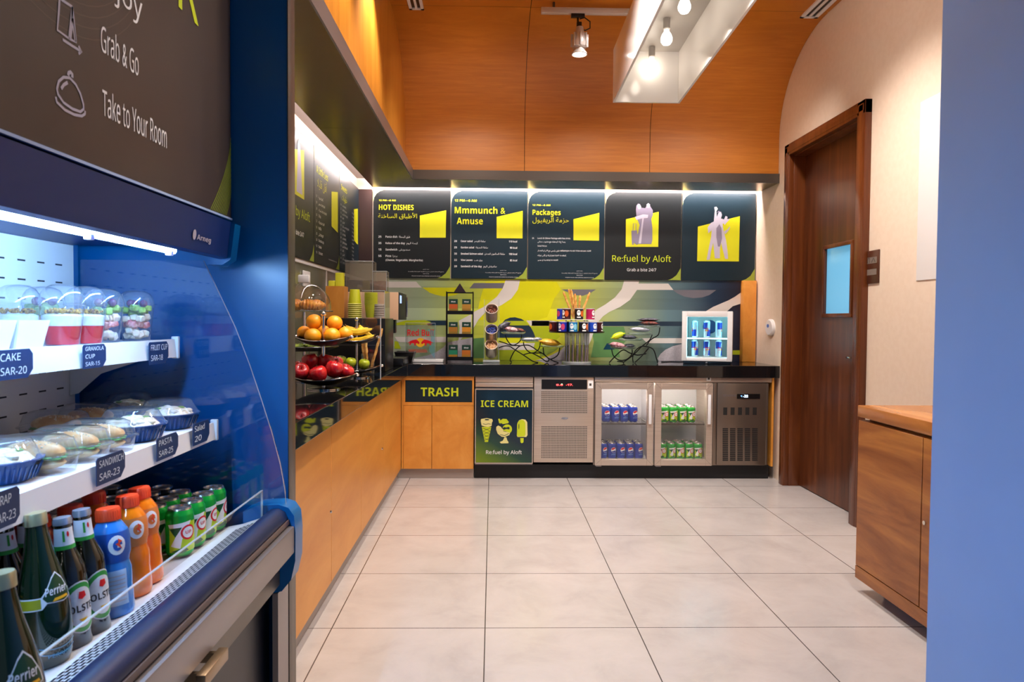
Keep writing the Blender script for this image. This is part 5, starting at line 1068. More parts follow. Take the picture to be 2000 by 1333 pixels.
MB(M['white']).box((-0.03, -0.012, 0.144), (0.03, 0.012, 0.185), 0.006).build('handle', dm)
M['croissant'] = speck('croissant_crust', '#c4711d', '#e8a548', 45, 0.45)
for k, (dx, dy, rz, w) in enumerate(((0.035, -0.045, 0.3, 'in front'), (-0.04, 0.0, 1.4, 'at the left'), (0.055, 0.045, -0.4, 'at the back right'))):
    n = 18; S = []; R = []
    for i in range(n+1): u = -1+2*i/n; a = u*1.25; S.append((0.045*math.sin(a), 0.03*(1-math.cos(a)), 0)); R.append((0.024*(1-abs(u)**1.7)+0.006)*(1+0.10*math.cos(i*PI)))
    o = MB(M['croissant']).tube(S, 0.02, 12, radii=R).build('croissant', sharp=50); o.location = (ccx+dx, CYy+dy, zp+0.0275); o.rotation_euler = (0, 0, rz); tag(o, f'croissant under the clear dome, {w}', 'croissant', 'croissants under the dome')
o = MB(speck('salad_leaves', '#3f5a16', '#98a636', 30, 0.6)); rr = random.Random(5)
for i in range(46):
    a = rr.uniform(0, 6.28); q_ = 0.13*math.sqrt(rr.random())
    if q_ < 0.02: continue
    o.box((-0.016, -0.010, -0.002), (0.016, 0.010, 0.002), 0.002, 1, M=Matrix.Translation((ccx+q_*math.cos(a), CYy+q_*math.sin(a), zs_+0.010+rr.random()*0.018)) @ Matrix.Rotation(rr.uniform(0, 6), 4, 'Z') @ Matrix.Rotation(rr.uniform(-0.8, 0.8), 4, 'X'))
o = o.build('salad_leaves'); tag(o, 'loose green salad leaves on the lower plate of the croissant stand', 'salad'); o['kind'] = 'stuff'
# acrylic divider
ay = 3.83; p0 = at(743.5, 742, Y=ay); p1 = at(743.5, 620, Y=ay)
t = thing('acrylic_divider', 'upright clear acrylic sheet with a bright edge at the counter front', 'acrylic divider', (p0.x-0.05, ay, ZT))
buildw(MB(M['clear']).box((p0.x-0.10, ay, ZT+0.0015), (p0.x-0.003, ay+0.004, p1.z)), 'panel', t); buildw(MB(M['edge']).box((p0.x-0.003, ay-0.001, ZT+0.001), (p0.x+0.002, ay+0.005, p1.z)), 'edge', t)
# black cabinet with cups and napkins
KY = 4.38; pr = at(752.5, 650, Y=KY); kx1 = pr.x; kx0 = -1.045; kz = at(700, 622, Y=KY).z
t = thing('condiment_cabinet', 'low black cabinet behind the fruit on the left counter, holding cups', 'cabinet', ((kx0+kx1)/2, KY, ZT))
buildw(MB(M['black']).box((kx0, KY, ZT+0.0015), (kx1, KY+0.36, kz), 0.003), 'body', t); b = MB(M['alu_d']).box((kx0+0.01, KY-0.003, (ZT+kz)/2-0.002), (kx1-0.01, KY-0.0005, (ZT+kz)/2+0.002)); buildw(b, 'seam', t)
wa, wb = at(636, 559, Y=KY+0.05), at(672, 621, Y=KY+0.05)
t = thing('napkin_box', 'orange wooden box holding lime napkins on the black cabinet', 'napkin box', ((wa.x+wb.x)/2, KY+0.1, kz))
wx0, wx1, wz0, wz1, wy0, wy1 = wa.x, wb.x, kz+0.001, wa.z, KY+0.05, KY+0.17
b = MB(M['maple']); b.box((wx0, wy0, wz0), (wx1, wy0+0.008, wz1)); b.box((wx0, wy1-0.008, wz0), (wx1, wy1, wz1)); b.box((wx0, wy0+0.008, wz0), (wx0+0.008, wy1-0.008, wz1)); b.box((wx1-0.008, wy0+0.008, wz0), (wx1, wy1-0.008, wz1)); b.box((wx0+0.008, wy0+0.008, wz0), (wx1-0.008, wy1-0.008, wz0+0.008)); buildw(b, 'box', t)
M['napk'] = mat('lime_paper', '#d3cf1e', 0.6)
for (xa, xb_, h, w) in ((wx0+0.055, wx1-0.012, 0.085, 'tall'), (wx0+0.012, wx0+0.052, 0.035, 'short')):
    o = MB(M['napk']).box((xa, wy0+0.02, wz0+0.009), (xb_, wy0+0.075, wz1+h), 0.004).build('napkin_bundle'); tag(o, f'{w} bundle of lime napkins standing in the orange wooden box', 'napkins', 'napkins in the wooden box')
M['cuprim'] = mat('pale_lime_cup_rim', '#e9e48c', 0.5); M['cupl'] = mat('lime_paper_cup', '#c9cc1c', 0.5)
zc0 = kz+0.001; cxp = at(693, 620, Y=KY+0.07)
n = 8
for k in range(n):
    o = MB(M['cuprim']).lathe([(0.0425, 0.0), (0.045, 0.0005), (0.046, 0.0025), (0.045, 0.0045), (0.0405, 0.0055)], seg=24); o.m(M['cupl']); o = o.lathe([(0.0405, 0.0055), (0.0395, 0.012), (0.030, 0.092), (0.029, 0.094), (0, 0.094), (0, 0.0935), (0.0292, 0.0915), (0.0395, 0.008), (0.0425, 0.0)], seg=24).build('paper_cup')
    o.location = (cxp.x, KY+0.07, zc0+k*0.0122); tag(o, f'upturned lime paper cup, {ORD[k]} from the bottom of the stack on the black cabinet' if k < n-1 else 'upturned lime paper cup on top of the stack on the black cabinet', 'paper cup', 'lime paper cups in a stack')
ba, bb_ = at(707, 568, Y=KY+0.03), at(752, 621, Y=KY+0.03)
t = thing('acrylic_bin', 'clear acrylic bin of lids and lime cups on the black cabinet', 'acrylic bin', ((ba.x+bb_.x)/2, KY+0.1, kz)); X0, X1, Y0, Y1 = ba.x, bb_.x-0.002, KY+0.03, KY+0.25
b = MB(M['clear']); b.box((X0, Y0, kz+0.001), (X1, Y0+0.003, ba.z)); b.box((X0, Y1-0.003, kz+0.001), (X1, Y1, ba.z)); b.box((X1-0.003, Y0+0.003, kz+0.001), (X1, Y1-0.003, ba.z)); b.box((X0, Y0+0.003, kz+0.001), (X1-0.003, Y1-0.003, kz+0.004)); b.m(M['edge']); b.box((X0, Y0-0.0015, ba.z-0.001), (X1, Y0+0.003, ba.z+0.002)); b.box((X1-0.002, Y0-0.0015, kz+0.001), (X1+0.001, Y0, ba.z)); buildw(b, 'walls', t)
M['cuplid'] = mat('translucent_lid', '#b9aa9c', 0.3)
for k in range(9):
    o = MB(M['cupl']).lathe([(0.029, 0.0), (0.031, 0.0), (0.040, 0.085), (0.042, 0.086), (0.042, 0.090), (0.039, 0.090), (0.029, 0.003)], seg=20).build('paper_cup'); o.location = (X0+0.046, Y0+0.06, kz+0.0045+k*0.0085); tag(o, f'upright lime paper cup in the acrylic bin, {ORD[k]} from the bottom', 'paper cup', 'lime paper cups in the acrylic bin')
for k in range(6):
    o = MB(M['cuplid']).lathe([(0, 0.012), (0.03, 0.012), (0.034, 0.010), (0.036, 0.0), (0.039, 0.0), (0.039, 0.004), (0.036, 0.013), (0, 0.014)], seg=20).build('cup_lid'); o.location = (X1-0.043, Y0+0.06, kz+0.0045+k*0.0145); tag(o, f'translucent cup lid in the acrylic bin, {ORD[k]} from the bottom', 'cup lid', 'cup lids in the acrylic bin')
# coffee machine in the corner
MY0 = 4.92; x1 = at(779, 600, Y=MY0).x; x0 = -1.03; z0, z1 = at(760, 625, Y=MY0).z, at(760, 571, Y=MY0).z; yE = min(at(797, 600, X=x1).y, 5.36)
t = thing('coffee_machine', 'bean to cup coffee machine with two clear bean hoppers in the corner', 'coffee machine', ((x0+x1)/2, MY0+0.15, ZT))
b = MB(M['black']); b.box((x0, MY0+0.01, ZT+0.001), (x1-0.12, yE-0.01, z0)); b.box((x1-0.12, MY0+0.01, ZT+0.001), (x1+0.03, yE-0.01, ZT+0.055), 0.004); buildw(b, 'base', t)
peach = mat('peach_side_panel', '#d3ad8b', 0.35)
b = MB(peach).box((x0, MY0, z0), (x1-0.004, MY0+0.012, z1), 0.002); buildw(b, 'side_panel', t)
b = MB(M['dark']).box((x0, MY0+0.0125, z0), (x1, yE, z1), 0.002); up_ = buildw(b, 'head', t)
b = MB(glow('coffee_display', (0.25, 0.35, 0.8), 0.9)).rect(SIDEP(x1+0.0008), MY0+0.05, z1-0.075, MY0+0.14, z1-0.02); b.m(M['chrome']).box((x1+0.0005, yE-0.05, z0+0.02), (x1+0.014, yE-0.03, z1-0.02), 0.003); buildw(b, 'display', up_)
b = MB(M['black']); nx = at(768, 640, Y=MY0+0.1).x; b.box((nx-0.02, MY0+0.06, at(768, 651, Y=MY0+0.1).z), (nx+0.02, MY0+0.13, z0), 0.004); buildw(b, 'spout', t)
b = MB(M['chrome']); b.box((x1-0.118, MY0+0.03, ZT+0.056), (x1-0.112, yE-0.03, z0-0.002)); buildw(b, 'splash_plate', t)
M['hopper'] = clear('smoky_hopper_plastic', (0.95, 0.92, 0.87), 0.05, 0.03, 0.10, (0.85, 0.78, 0.64)); M['hback'] = clear('milky_hopper_back', (0.95, 0.92, 0.87), 0.04, 0.1, 0.62, (0.86, 0.78, 0.62))
M['beans'] = speck('coffee_beans', '#140904', '#3a1e10', 160, 0.4); M['powder'] = speck('chocolate_powder', '#5a2a18', '#7c3d22', 60, 0.8)
for (pa_, pb__, y0, y1, fill, mt, nm, lab) in (((674, 511), (728, 571), MY0+0.02, MY0+0.17, 0.40, M['beans'], 'bean_hopper', 'beans'), ((728.5, 531), (755, 571), MY0+0.02, MY0+0.13, 0.55, M['powder'], 'powder_hopper', 'powder')):
    a, c = at(*pa_, Y=y0), at(*pb__, Y=y0); h = a.z-z1
    b = MB(M['hopper']); w = 0.003
    b.box((a.x, y0, z1+0.001), (c.x, y0+w, a.z)); b.m(M['hback']).box((a.x, y1-w, z1+0.001), (c.x, y1, a.z)); b.m(M['hopper']).box((a.x, y0+w, z1+0.001), (a.x+w, y1-w, a.z)); b.box((c.x-w, y0+w, z1+0.001), (c.x, y1-w, a.z)); b.m(M['edge']); b.box((a.x-0.002, y0-0.002, a.z+0.0005), (c.x+0.002, y1+0.002, a.z+0.006), 0.002)
    b.box((c.x-0.002, y0-0.002, z1+0.001), (c.x+0.001, y0, a.z)); hp = buildw(b, nm, t)
    f_ = buildw(MB(mt).box((a.x+0.004, y0+0.004, z1+0.001), (c.x-0.004, y1-0.004, z1+h*fill), 0.008), 'coffee_beans' if lab == 'beans' else 'chocolate_powder', hp)
# white socket plate on the left wall panel
sp0 = at(597, 545, X=-1.086); t = thing('socket_plate', 'white socket plate on the grey panel behind the dome', 'socket', (-1.086, sp0.y, sp0.z))
MB(M['white']).box((-0.001, -0.075, -0.045), (0.009, 0.075, 0.045), 0.004).build('plate', t); b = MB(M['alu_d']); f = SIDEP(0.0095); b.disc(f, -0.03, 0, 0.012).disc(f, 0.03, 0, 0.012); b.build('outlet', t)

# square black bowl in the corner and a cable along the back of the counter
p = at(776, 714, Z=ZT); w0, w1 = 0.050, 0.075; b = MB(M['black'])
R4 = lambda w, z: [(-w, -w, z), (w, -w, z), (w, w, z), (-w, w, z)]
b.add(R4(w0, 0.0)+R4(w1, 0.085)+R4(w1-0.004, 0.085)+R4(w0-0.002, 0.006), [(0, 3, 2, 1)]+[(i, (i+1) % 4, 4+(i+1) % 4, 4+i) for i in range(4)]+[(8+i, 8+(i+1) % 4, 12+(i+1) % 4, 12+i) for i in range(4)]+[(12, 13, 14, 15)])
b.m(M['alu']).add(R4(w1+0.001, 0.0852)+R4(w1-0.006, 0.0852)+R4(w1+0.001, 0.082), [(i, (i+1) % 4, 4+(i+1) % 4, 4+i) for i in range(4)]+[(8+i, 8+(i+1) % 4, (i+1) % 4, i) for i in range(4)])
o = b.build('square_bowl'); o.location = (p.x+0.02, 5.33, ZT+0.001); tag(o, 'square black flared bowl with a light rim, beside the coffee machine', 'bowl')

# ================================================================ OPEN DISPLAY COOLER
KY0, KY1 = 0.30, 1.985
t = thing('display_cooler', 'open front navy display cooler with white shelves, lit blue from above', 'display cooler', (-0.9, 1.1, 0))
COOL = t
def along(b, prof, y0, y1, caps=True):
    n = len(prof); b.add([(x, y, z) for y in (y0, y1) for x, z in prof], [(i, (i+1) % n, n+(i+1) % n, n+i) for i in range(n)], False)
    if caps: m_ = len(b.v)-2*n; b.f += [list(range(m_, m_+n)), list(range(m_+n, m_+2*n))[::-1]]; b.mi += [b.c]*2; b.sm += [False]*2
    return b
b = MB(mat('black_navy_steel', '#13151e', 0.35)); b.box((-1.25, KY0, 0.02), (-0.645, 2.04, 0.425)); b.box((-1.25, KY0, 0.425), (-0.66, 2.04, 0.575)); buildw(b, 'base_cabinet', t)
b = MB(M['alu_d']).box((-0.66, KY0, 0.432), (-0.597, KY1, 0.518), 0.002); buildw(b, 'kick_rail', t)
buildw(MB(M['alu']).box((-0.60, KY0, 0.524), (-0.556, KY1, 0.600), 0.003), 'front_rail', t)
buildw(along(MB(M['navy2']), [(-0.650, 0.602), (-0.650, 0.624), (-0.622, 0.648), (-0.600, 0.650), (-0.582, 0.640), (-0.574, 0.622), (-0.578, 0.608), (-0.590, 0.602)], KY0, KY1), 'bumper', t, sharp=50)
b = MB(mat('bumper_trim_brown', '#5b463c', 0.35)); along(b, [(-0.574, 0.605), (-0.574, 0.618), (-0.570, 0.618), (-0.570, 0.605)], KY0, KY1); buildw(b, 'bumper_strip', t)
cap = [(-0.70, 0.640), (-0.66, 0.657), (-0.60, 0.660), (-0.573, 0.651), (-0.557, 0.628), (-0.553, 0.58), (-0.554, 0.50), (-0.566, 0.445), (-0.592, 0.413), (-0.65, 0.40), (-0.70, 0.40)]
buildw(along(MB(M['navy']), cap, KY1+0.001, 2.06), 'end_cap', t, sharp=50)
buildw(MB(M['alu']).box((-0.62, 1.99, 0.0), (-0.604, 2.09, 0.405)), 'end_foot', t)
b = MB(mat('satin_brass', '#a58d70', 0.35, 0.8)); hy0, hy1 = at(392, 1285, X=-0.545).y, at(438, 1245, X=-0.545).y; b.box((-0.556, hy0, 0.487), (-0.536, hy1, 0.513), 0.003); b.box((-0.598, hy0+0.012, 0.49), (-0.556, hy0+0.022, 0.51)); b.box((-0.598, hy1-0.022, 0.49), (-0.556, hy1-0.012, 0.51)); buildw(b, 'handle', t)
dk_ = speck('deck_steel', '#b3a9a8', '#c6bdbd', 4, 0.25)
b = MB(dk_).box((-1.18, KY0, 0.576), (-0.742, KY1, 0.596)); buildw(b, 'deck', t)
b = MB(M['whitem']); along(b, [(-0.7415, 0.580), (-0.7415, 0.598), (-0.700, 0.606), (-0.652, 0.622), (-0.652, 0.600), (-0.70, 0.585)], KY0, KY1)
u = Vector((0.048, 0, 0.016)).normalized(); fg = Fr((-0.700, 0, 0.606), (0, 1, 0), (-u.x, 0, -u.z)); sgn = 1
if fg.n.z < 0: fg = Fr((-0.700, 0, 0.606), (0, -1, 0), (-u.x, 0, -u.z)); sgn = -1
b.m(mat('grille_hole_dark', '#0d1420', 0.6)); y = 0.62
while y < 1.93:
    for k in range(5): v0 = -0.0015-0.0098*k; yo = y+0.004*k; b.rect(fg, sgn*yo, v0-0.0068, sgn*(yo+0.0145), v0, 0.0007)
    y += 0.0205
buildw(b, 'air_grille', t)
b = MB(M['lowglass']).box((-0.648, KY0, 0.626), (-0.644, KY1-0.004, 0.700)); b.m(M['edge']).box((-0.6485, KY0, 0.700), (-0.6435, KY1-0.004, 0.702)).box((-0.6485, KY1-0.004, 0.626), (-0.6435, KY1-0.001, 0.702)); buildw(b, 'front_glass', t)
# back panel with its rows of slots
BXp = -1.172
b = MB(M['whitem']).box((BXp-0.01, KY0, 0.597), (BXp, 2.0, 1.385)); f = SIDEP(BXp+0.0006); b.m(M['blackm'])
y = 0.86
while y < 1.93:
    for k in range(15): z = 0.655+0.0478*k; b.rect(f, y, z, y+0.030, z+0.0042)
    y += 0.0755
buildw(b, 'back_panel', t)
buildw(MB(M['navy']).box((-1.25, KY0, 0.58), (BXp-0.0105, 2.04, 1.47)), 'back_wall', t)
# canopy with lamp
b = MB(M['canopy']); along(b, [(-1.22, 1.386), (-1.22, 1.455), (-0.735, 1.455), (-0.746, 1.354), (-0.764, 1.350), (-0.770, 1.372), (-0.84, 1.386)], KY0, 2.0); buildw(b, 'canopy', t)
b = MB(M['navy']); along(b, [(-0.80, 1.335), (-0.760, 1.335), (-0.737, 1.350), (-0.724, 1.450), (-0.80, 1.457)], 2.001, 2.045); buildw(b, 'canopy_end', t, sharp=50)
ft = Fr((-0.740, 0, 1.4), (0, 1, 0), (0.11, 0, 0.99)); p = at(374, 462, X=-0.742); p2 = at(411, 468, X=-0.742)
b = MB(M['greyl']); b.disc(ft, p.y+0.012, p.z-1.4+0.006, 0.010, 0.0015, 0.013, 14); b.text(ft, 'Arneg', p.y+0.028, p.z-1.4-0.004, w=p2.y-p.y-0.03, h=0.013, d=0.0015, bold=0.02); buildw(b, 'badge', t)
M['cooltube'] = glow('cool_white_cooler_tube', (0.32, 0.61, 1.0), 88.0)
ly1 = at(338, 493, X=-0.795).y
buildw(MB(M['cooltube']).tube([(-0.795, KY0+0.05, 1.352), (-0.795, ly1, 1.352)], 0.0085, 10), 'light_tube', t)
b = MB(M['white']);  [b.box((-0.803, y-0.008, 1.338), (-0.787, y+0.008, 1.372), 0.003) for y in (at(174, 468, X=-0.795).y, ly1-0.02, 0.7)]; buildw(b, 'tube_clip', t)
# shelves
for nm, z, xf, rail in (('upper', 1.1235, -0.888, 0.048), ('lower', 0.8895, -0.781, 0.045)):
    b = MB(M['whitem']).box((BXp+0.001, KY0, z-0.014), (xf-0.006, 1.985, z))
    sh = buildw(b, 'shelf', t)
    b = MB(M['whitem']); along(b, [(xf-0.0055, z-rail), (xf-0.0055, z+0.0025), (xf-0.001, z+0.0025), (xf+0.004, z-rail), ], KY0, 1.99); buildw(b, 'price_rail', sh)
    b = MB(M['white']).box((xf-0.012, 1.9905, z-rail-0.004), (xf+0.008, 2.004, z+0.010), 0.003); buildw(b, 'end_clip', sh)
    D = xf-BXp; b = MB(M['whitem']); b.prism([(BXp+0.001, z-0.0145), (xf-0.02, z-0.0145), (xf-0.035, z-0.045), (xf-0.25*D, z-0.052), (BXp+0.30*D, z-0.095), (BXp+0.08*D, z-0.15), (BXp+0.001, z-0.155)], BACK(1.975), 0, -0.004); buildw(b, 'bracket', sh)
# curved clear end panel
cv = [(-0.815, 1.347), (-0.775, 1.262), (-0.727, 1.159), (-0.688, 1.055), (-0.654, 0.952), (-0.626, 0.862), (-0.603, 0.773), (-0.590, 0.70), (-0.586, 0.655)]
b = MB(M['coolglass']).prism(cv+[(-1.16, 0.655), (-1.16, 1.347)], BACK(2.012), 0, -0.006); b.m(M['edge'])
b.add([(x+d, y, z) for x, z in cv for d, y in ((0, 2.006), (0, 2.0125))], [(2*i, 2*i+1, 2*i+3, 2*i+2) for i in range(len(cv)-1)])
buildw(b, 'side_glass', t)

# header sign over the cooler
HX = -0.768; FH = SIDEP(HX)
def h_(px, py): p = at(px, py, X=HX); return (p.y, p.z)
zb_ = 1.478; y1h = 2.094; zh = 2.95
t = thing('header_sign', 'big brown sign with cloche and bag icons and white words above the cooler', 'sign', (HX, 1.2, zb_))
buildw(MB(M['header']).box((HX-0.03, KY0, zb_), (HX, y1h, zh), 0.002, 1), 'board', t)
buildw(MB(mat('pale_blue_edge', '#b4cdf2', 0.2)).box((HX-0.004, KY0, zb_-0.006), (HX+0.003, y1h, zb_-0.0004)), 'bottom_trim', t)
zt1 = lambda x, y: h_(x/3.3333, y/3.3333)
def TH(b, s, p0, p1, h, **k): (ya, za_), (yb_, zb2) = zt1(*p0), zt1(*p1); b.text(FH, s, ya, (za_+zb2)/2, w=yb_-ya, h=h, d=0.001, **k)
b = MB(M['whitep']); TH(b, 'Grab & Go', (655, 335), (900, 492), 0.050); buildw(b, 'lettering', t); b = MB(M['whitep']); TH(b, 'Take to Your Room', (665, 748), (1083, 966), 0.050)
buildw(b, 'lettering', t); b = MB(M['whitep']); ye, ze = zt1(925, 140); ys_, _ = zt1(735, 20); b.text(FH, 'Stay & Enjoy', ye-0.45, ze, w=0.45, h=0.050, d=0.001)
buildw(b, 'lettering', t); b = MB(M['lime']); yk, zk = zt1(1290, 172); b.text(FH, 'DRINK', yk-0.66, zk, w=0.66, h=0.17, d=0.001, bold=0.008); buildw(b, 'lettering', t)
b = MB(M['greyl']); L = lambda pts, w=0.0052, **k: b.line(FH, [zt1(*p) for p in pts], w, 0.001, **k)
L([(385, -20), (378, 90), (370, 195), (445, 250), (458, 140), (468, 45)]); L([(468, 45), (400, 0), (385, -20)]); L([(468, 45), (480, 160), (492, 275), (445, 250)]); L([(468, 45), (466, 160), (455, 248)]); L([(470, 120), (478, 200), (488, 270)], 0.006); L([(405, 258), (465, 298), (525, 335)]); L([(508, 300), (528, 337), (508, 350)])
buildw(b, 'bag_icon', t); b = MB(M['greyl']); L([(375, 615), (367, 580), (379, 530), (410, 503), (450, 507), (490, 550), (520, 610), (540, 680), (541, 710), (520, 728), (470, 710), (410, 668)], closed=True); L([(360, 630), (366, 665), (420, 717), (480, 747), (530, 756), (550, 742), (551, 722)]); L([(395, 578), (412, 552), (437, 537)], 0.006)
L([(440, 492), (444, 474), (457, 470), (467, 482), (467, 505)], 0.007); buildw(b, 'cloche_icon', t)
b = MB(mat('header_wave_line', '#574a42', 0.4))
for k in range(16):
    r = 0.10+0.020*k
    b.line(FH, [(1.28+r*math.cos(a)*0.9, 2.10+r*math.sin(a)) for a in [3.2+i*0.1 for i in range(32)]], 0.0022, 0.0005); b.line(FH, [(1.72+r*math.cos(a), 2.22-0.1+r*math.sin(a)) for a in [0.6+i*0.1 for i in range(28)]], 0.0022, 0.0006)
b.v = [Vector((v.x, min(v.y, 2.09), min(v.z, zh-0.01))) for v in b.v]; buildw(b, 'wave_lines', t)
b = MB(M['limed'])
for k in range(11): b.line(FH, [(y1h-0.004-0.012*k*0+0.0*k-((1-i/8)**1.6)*(0.15-0.011*k), zb_+0.003+(0.23-0.015*k)*(i/8)) for i in range(9)], 0.0028, 0.001)
buildw(b, 'corner_print', t)

# price cards clipped to the rails
M['card'] = mat('navy_price_card', '#12305c', 0.5); M['chalk'] = mat('chalk_white', '#dbe8f6', 0.7)
def card(px0, px1, py0, py1, X, lines, label, cut='r'):
    p0, p1 = at(px0, (py0+py1)/2, X=X), at(px1, (py0+py1)/2, X=X); y0, y1 = p0.y, p1.y
    zt_, zb__ = at((px0+px1)/2, py0, X=X).z, at((px0+px1)/2, py1, X=X).z; w = y1-y0; h = zt_-zb__; c = 0.16*w
    t = thing('price_card', label, 'price card', (X, (y0+y1)/2, zb__), 'price cards on the cooler rails')
    poly = [(-w/2, 0), (w/2-c, 0), (w/2, c), (w/2, h-c*0.6), (w/2-c*0.6, h), (-w/2+c*0.3, h), (-w/2, h-c*0.3)]
    f = SIDEP(0.0); MB(M['card']).prism(poly, f, 0, 0.0015).build('card', t)
    b = MB(M['chalk']); n = len(lines)
    for i, (s, fw) in enumerate(lines): b.text(f, s, -w/2+0.08*w, h*(1-(i+0.80)/(n+0.15)), w=w*fw, h=h*0.50/n, d=0.0022, bold=0.01, slant=0.05)
    b.build('handwriting', t)
UX, LX2 = -0.8805, -0.7735
card(-8, 63, 683, 741, UX, (('CAKE', 0.55), ('SAR-20', 0.72)), 'navy price card reading CAKE on the upper rail')
card(161, 206, 673, 719, UX, (('GRANOLA', 0.8), ('CUP', 0.4), ('SAR-15', 0.62)), 'navy price card reading GRANOLA CUP on the upper rail')
card(290, 328, 668, 711, UX, (('FRUIT CUP', 0.85), ('SAR-18', 0.6)), 'navy price card reading FRUIT CUP on the upper rail')
card(-20, 37, 958, 1030, LX2, (('WRAP', 0.6), ('SAR-23', 0.75)), 'navy price card at the left edge of the photo on the lower rail')
card(187, 243, 887, 940, LX2, (('SANDWICH', 0.85), ('SAR-23', 0.7)), 'navy price card below the sandwiches on the lower rail')
card(305, 347, 850, 894, LX2, (('PASTA', 0.6), ('SAR-25', 0.65)), 'navy price card below the blue bowls on the lower rail')
card(376, 408, 824, 866, LX2, (('Salad', 0.6), ('20', 0.4)), 'small navy price card at the far end of the lower rail')

# goods on the upper shelf
Zs = 1.1240
for y0, y1, w in ((1.262, 1.362, 'at the left edge'), (1.368, 1.462, 'beside the granola cups')):
    b = MB(mat('white_paper', '#eceaea', 0.6)); ww = (y1-y0)/2; X0, X1 = 0.0, 0.17
    b.add([(x*k-0.085, y*k, z) for k, z in ((0.86, 0.0), (1.0, 0.055)) for x, y in ((-0.085, -ww), (0.085, -ww), (0.085, ww), (-0.085, ww))], [(0, 3, 2, 1), (0, 1, 5, 4), (1, 2, 6, 5), (2, 3, 7, 6), (3, 0, 4, 7)])
    b.add([(x*k-0.085, y*k, z) for k, z in ((0.84, 0.002), (0.985, 0.0552)) for x, y in ((-0.085, -ww), (0.085, -ww), (0.085, ww), (-0.085, ww))], [(0, 1, 2, 3), (4, 5, 1, 0), (5, 6, 2, 1), (6, 7, 3, 2), (7, 4, 0, 3)])
    o = b.build('cake_box'); o.location = (-0.905, (y0+y1)/2, Zs); tag(o, f'white paper cake box on the upper cooler shelf, {w}', 'cake box', 'white cake boxes')
    c = MB(mat('cream_cake', '#f1e6cf', 0.6)).box((-0.155, -ww*0.78, 0.0025), (-0.02, ww*0.78, 0.040), 0.006); c.build('cake', o)
CUPP = [(0, 0), (0.031, 0), (0.033, 0.003), (0.0425, 0.086), (0.0445, 0.088), (0.0445, 0.092), (0.043, 0.0925)]
DOMEP = [(0.0445, 0.0925), (0.044, 0.098), (0.041, 0.112), (0.034, 0.124), (0.022, 0.131), (0.0, 0.133)]
M['jelly'] = mat('strawberry_jelly', '#d8061a', 0.25, sub=0.1); M['yog'] = speck('white_yoghurt', '#eae6e8', '#f6f4f2', 60, 0.5); M['gran'] = speck('granola_crumbs', '#6b3d12', '#c9922f', 130, 0.6)
M['melon'] = speck('pale_melon', '#f0e3c9', '#f5c9a6', 40, 0.4); M['kiwi'] = speck('kiwi_green', '#6e8f2e', '#a8bf5a', 60, 0.4); M['water'] = speck('pink_watermelon', '#d96a6a', '#eeb0a0', 50, 0.4); M['grape'] = mat('purple_grape', '#5a1d4c', 0.25)
def cupthing(name, label, cat, x, y, seed, kind):
    t = thing(name, label, cat, (x, y, Zs), 'dessert cups on the upper shelf'); rr = random.Random(seed)
    MB(M['clear2']).lathe(CUPP, seg=28).build('cup', t); MB(M['clear2']).lathe(DOMEP, seg=28).build('dome_lid', t)
    if kind == 'g':
        MB(M['jelly']).lathe([(0, 0.002), (0.0305, 0.002), (0.0360, 0.042), (0, 0.042)], seg=24).build('jelly', t)
        b = MB(M['yog']).lathe([(0, 0.0425), (0.0361, 0.0425), (0.0385, 0.064), (0.03, 0.068), (0, 0.070)], seg=24); b.build('yoghurt', t)
        b = MB(M['gran'])
        for j in range(60): a = rr.uniform(0, 6.28); q_ = 0.034*math.sqrt(rr.random()); s_ = rr.uniform(0.0025, 0.005); b.ball((q_*math.cos(a), q_*math.sin(a), 0.070+rr.random()*0.008), s_, 6, 4)
        b.build('granola', t)
    else:
        for mt, z0, z1, n_, nm in ((M['melon'], 0.006, 0.034, 12, 'melon_pieces'), (M['water'], 0.034, 0.050, 10, 'watermelon_pieces'), (M['melon'], 0.050, 0.066, 8, 'melon_pieces'), (M['kiwi'], 0.062, 0.092, 9, 'kiwi_pieces')):
            b = MB(mt)
            for j in range(n_):
                a = 6.28*j/n_+rr.uniform(-0.2, 0.2); z = rr.uniform(z0+0.006, z1-0.004); R_ = 0.031+0.0095*z/0.086-0.0135; q_ = R_*(1 if j % 3 else 0.4)
                b.box((-0.009, -0.009, -0.008), (0.009, 0.009, 0.008), 0.003, 1, M=Matrix.Translation((q_*math.cos(a), q_*math.sin(a), z)) @ Matrix.Rotation(rr.uniform(0, 3), 4, 'Z') @ Matrix.Rotation(rr.uniform(-0.5, 0.5), 4, 'X'))
            b.build(nm, t)
        b = MB(M['grape']);  [b.ball((0.018*math.cos(a), 0.018*math.sin(a), 0.098), 0.010, 10, 6) for a in (0.3, 2.3, 4.4)]; b.build('grapes', t)
CXX = -0.938
yy = [at(px, 640, X=CXX).y for px in (122, 168, 222, 266)]
cupthing('granola_cup', 'red and white granola cup with a clear dome, nearest the white cake boxes', 'dessert cup', CXX, yy[0], 1, 'g'); cupthing('granola_cup', 'red and white granola cup with a clear dome, next to the fruit cups', 'dessert cup', CXX, yy[1], 2, 'g')
cupthing('fruit_cup', 'cup of cut fruit under a clear dome, beside the red granola cup', 'fruit cup', CXX-0.02, yy[2]-0.005, 3, 'f'); cupthing('fruit_cup', 'cup of cut fruit with kiwi and grapes, at the far end of the row', 'fruit cup', CXX, yy[3], 4, 'f')
cupthing('granola_cup', 'granola cup standing behind the two front ones on the upper shelf', 'dessert cup', CXX-0.115, yy[0]+0.03, 5, 'g'); cupthing('fruit_cup', 'cup of cut fruit standing behind the granola cups on the upper shelf', 'fruit cup', CXX-0.115, yy[1]+0.03, 6, 'f')

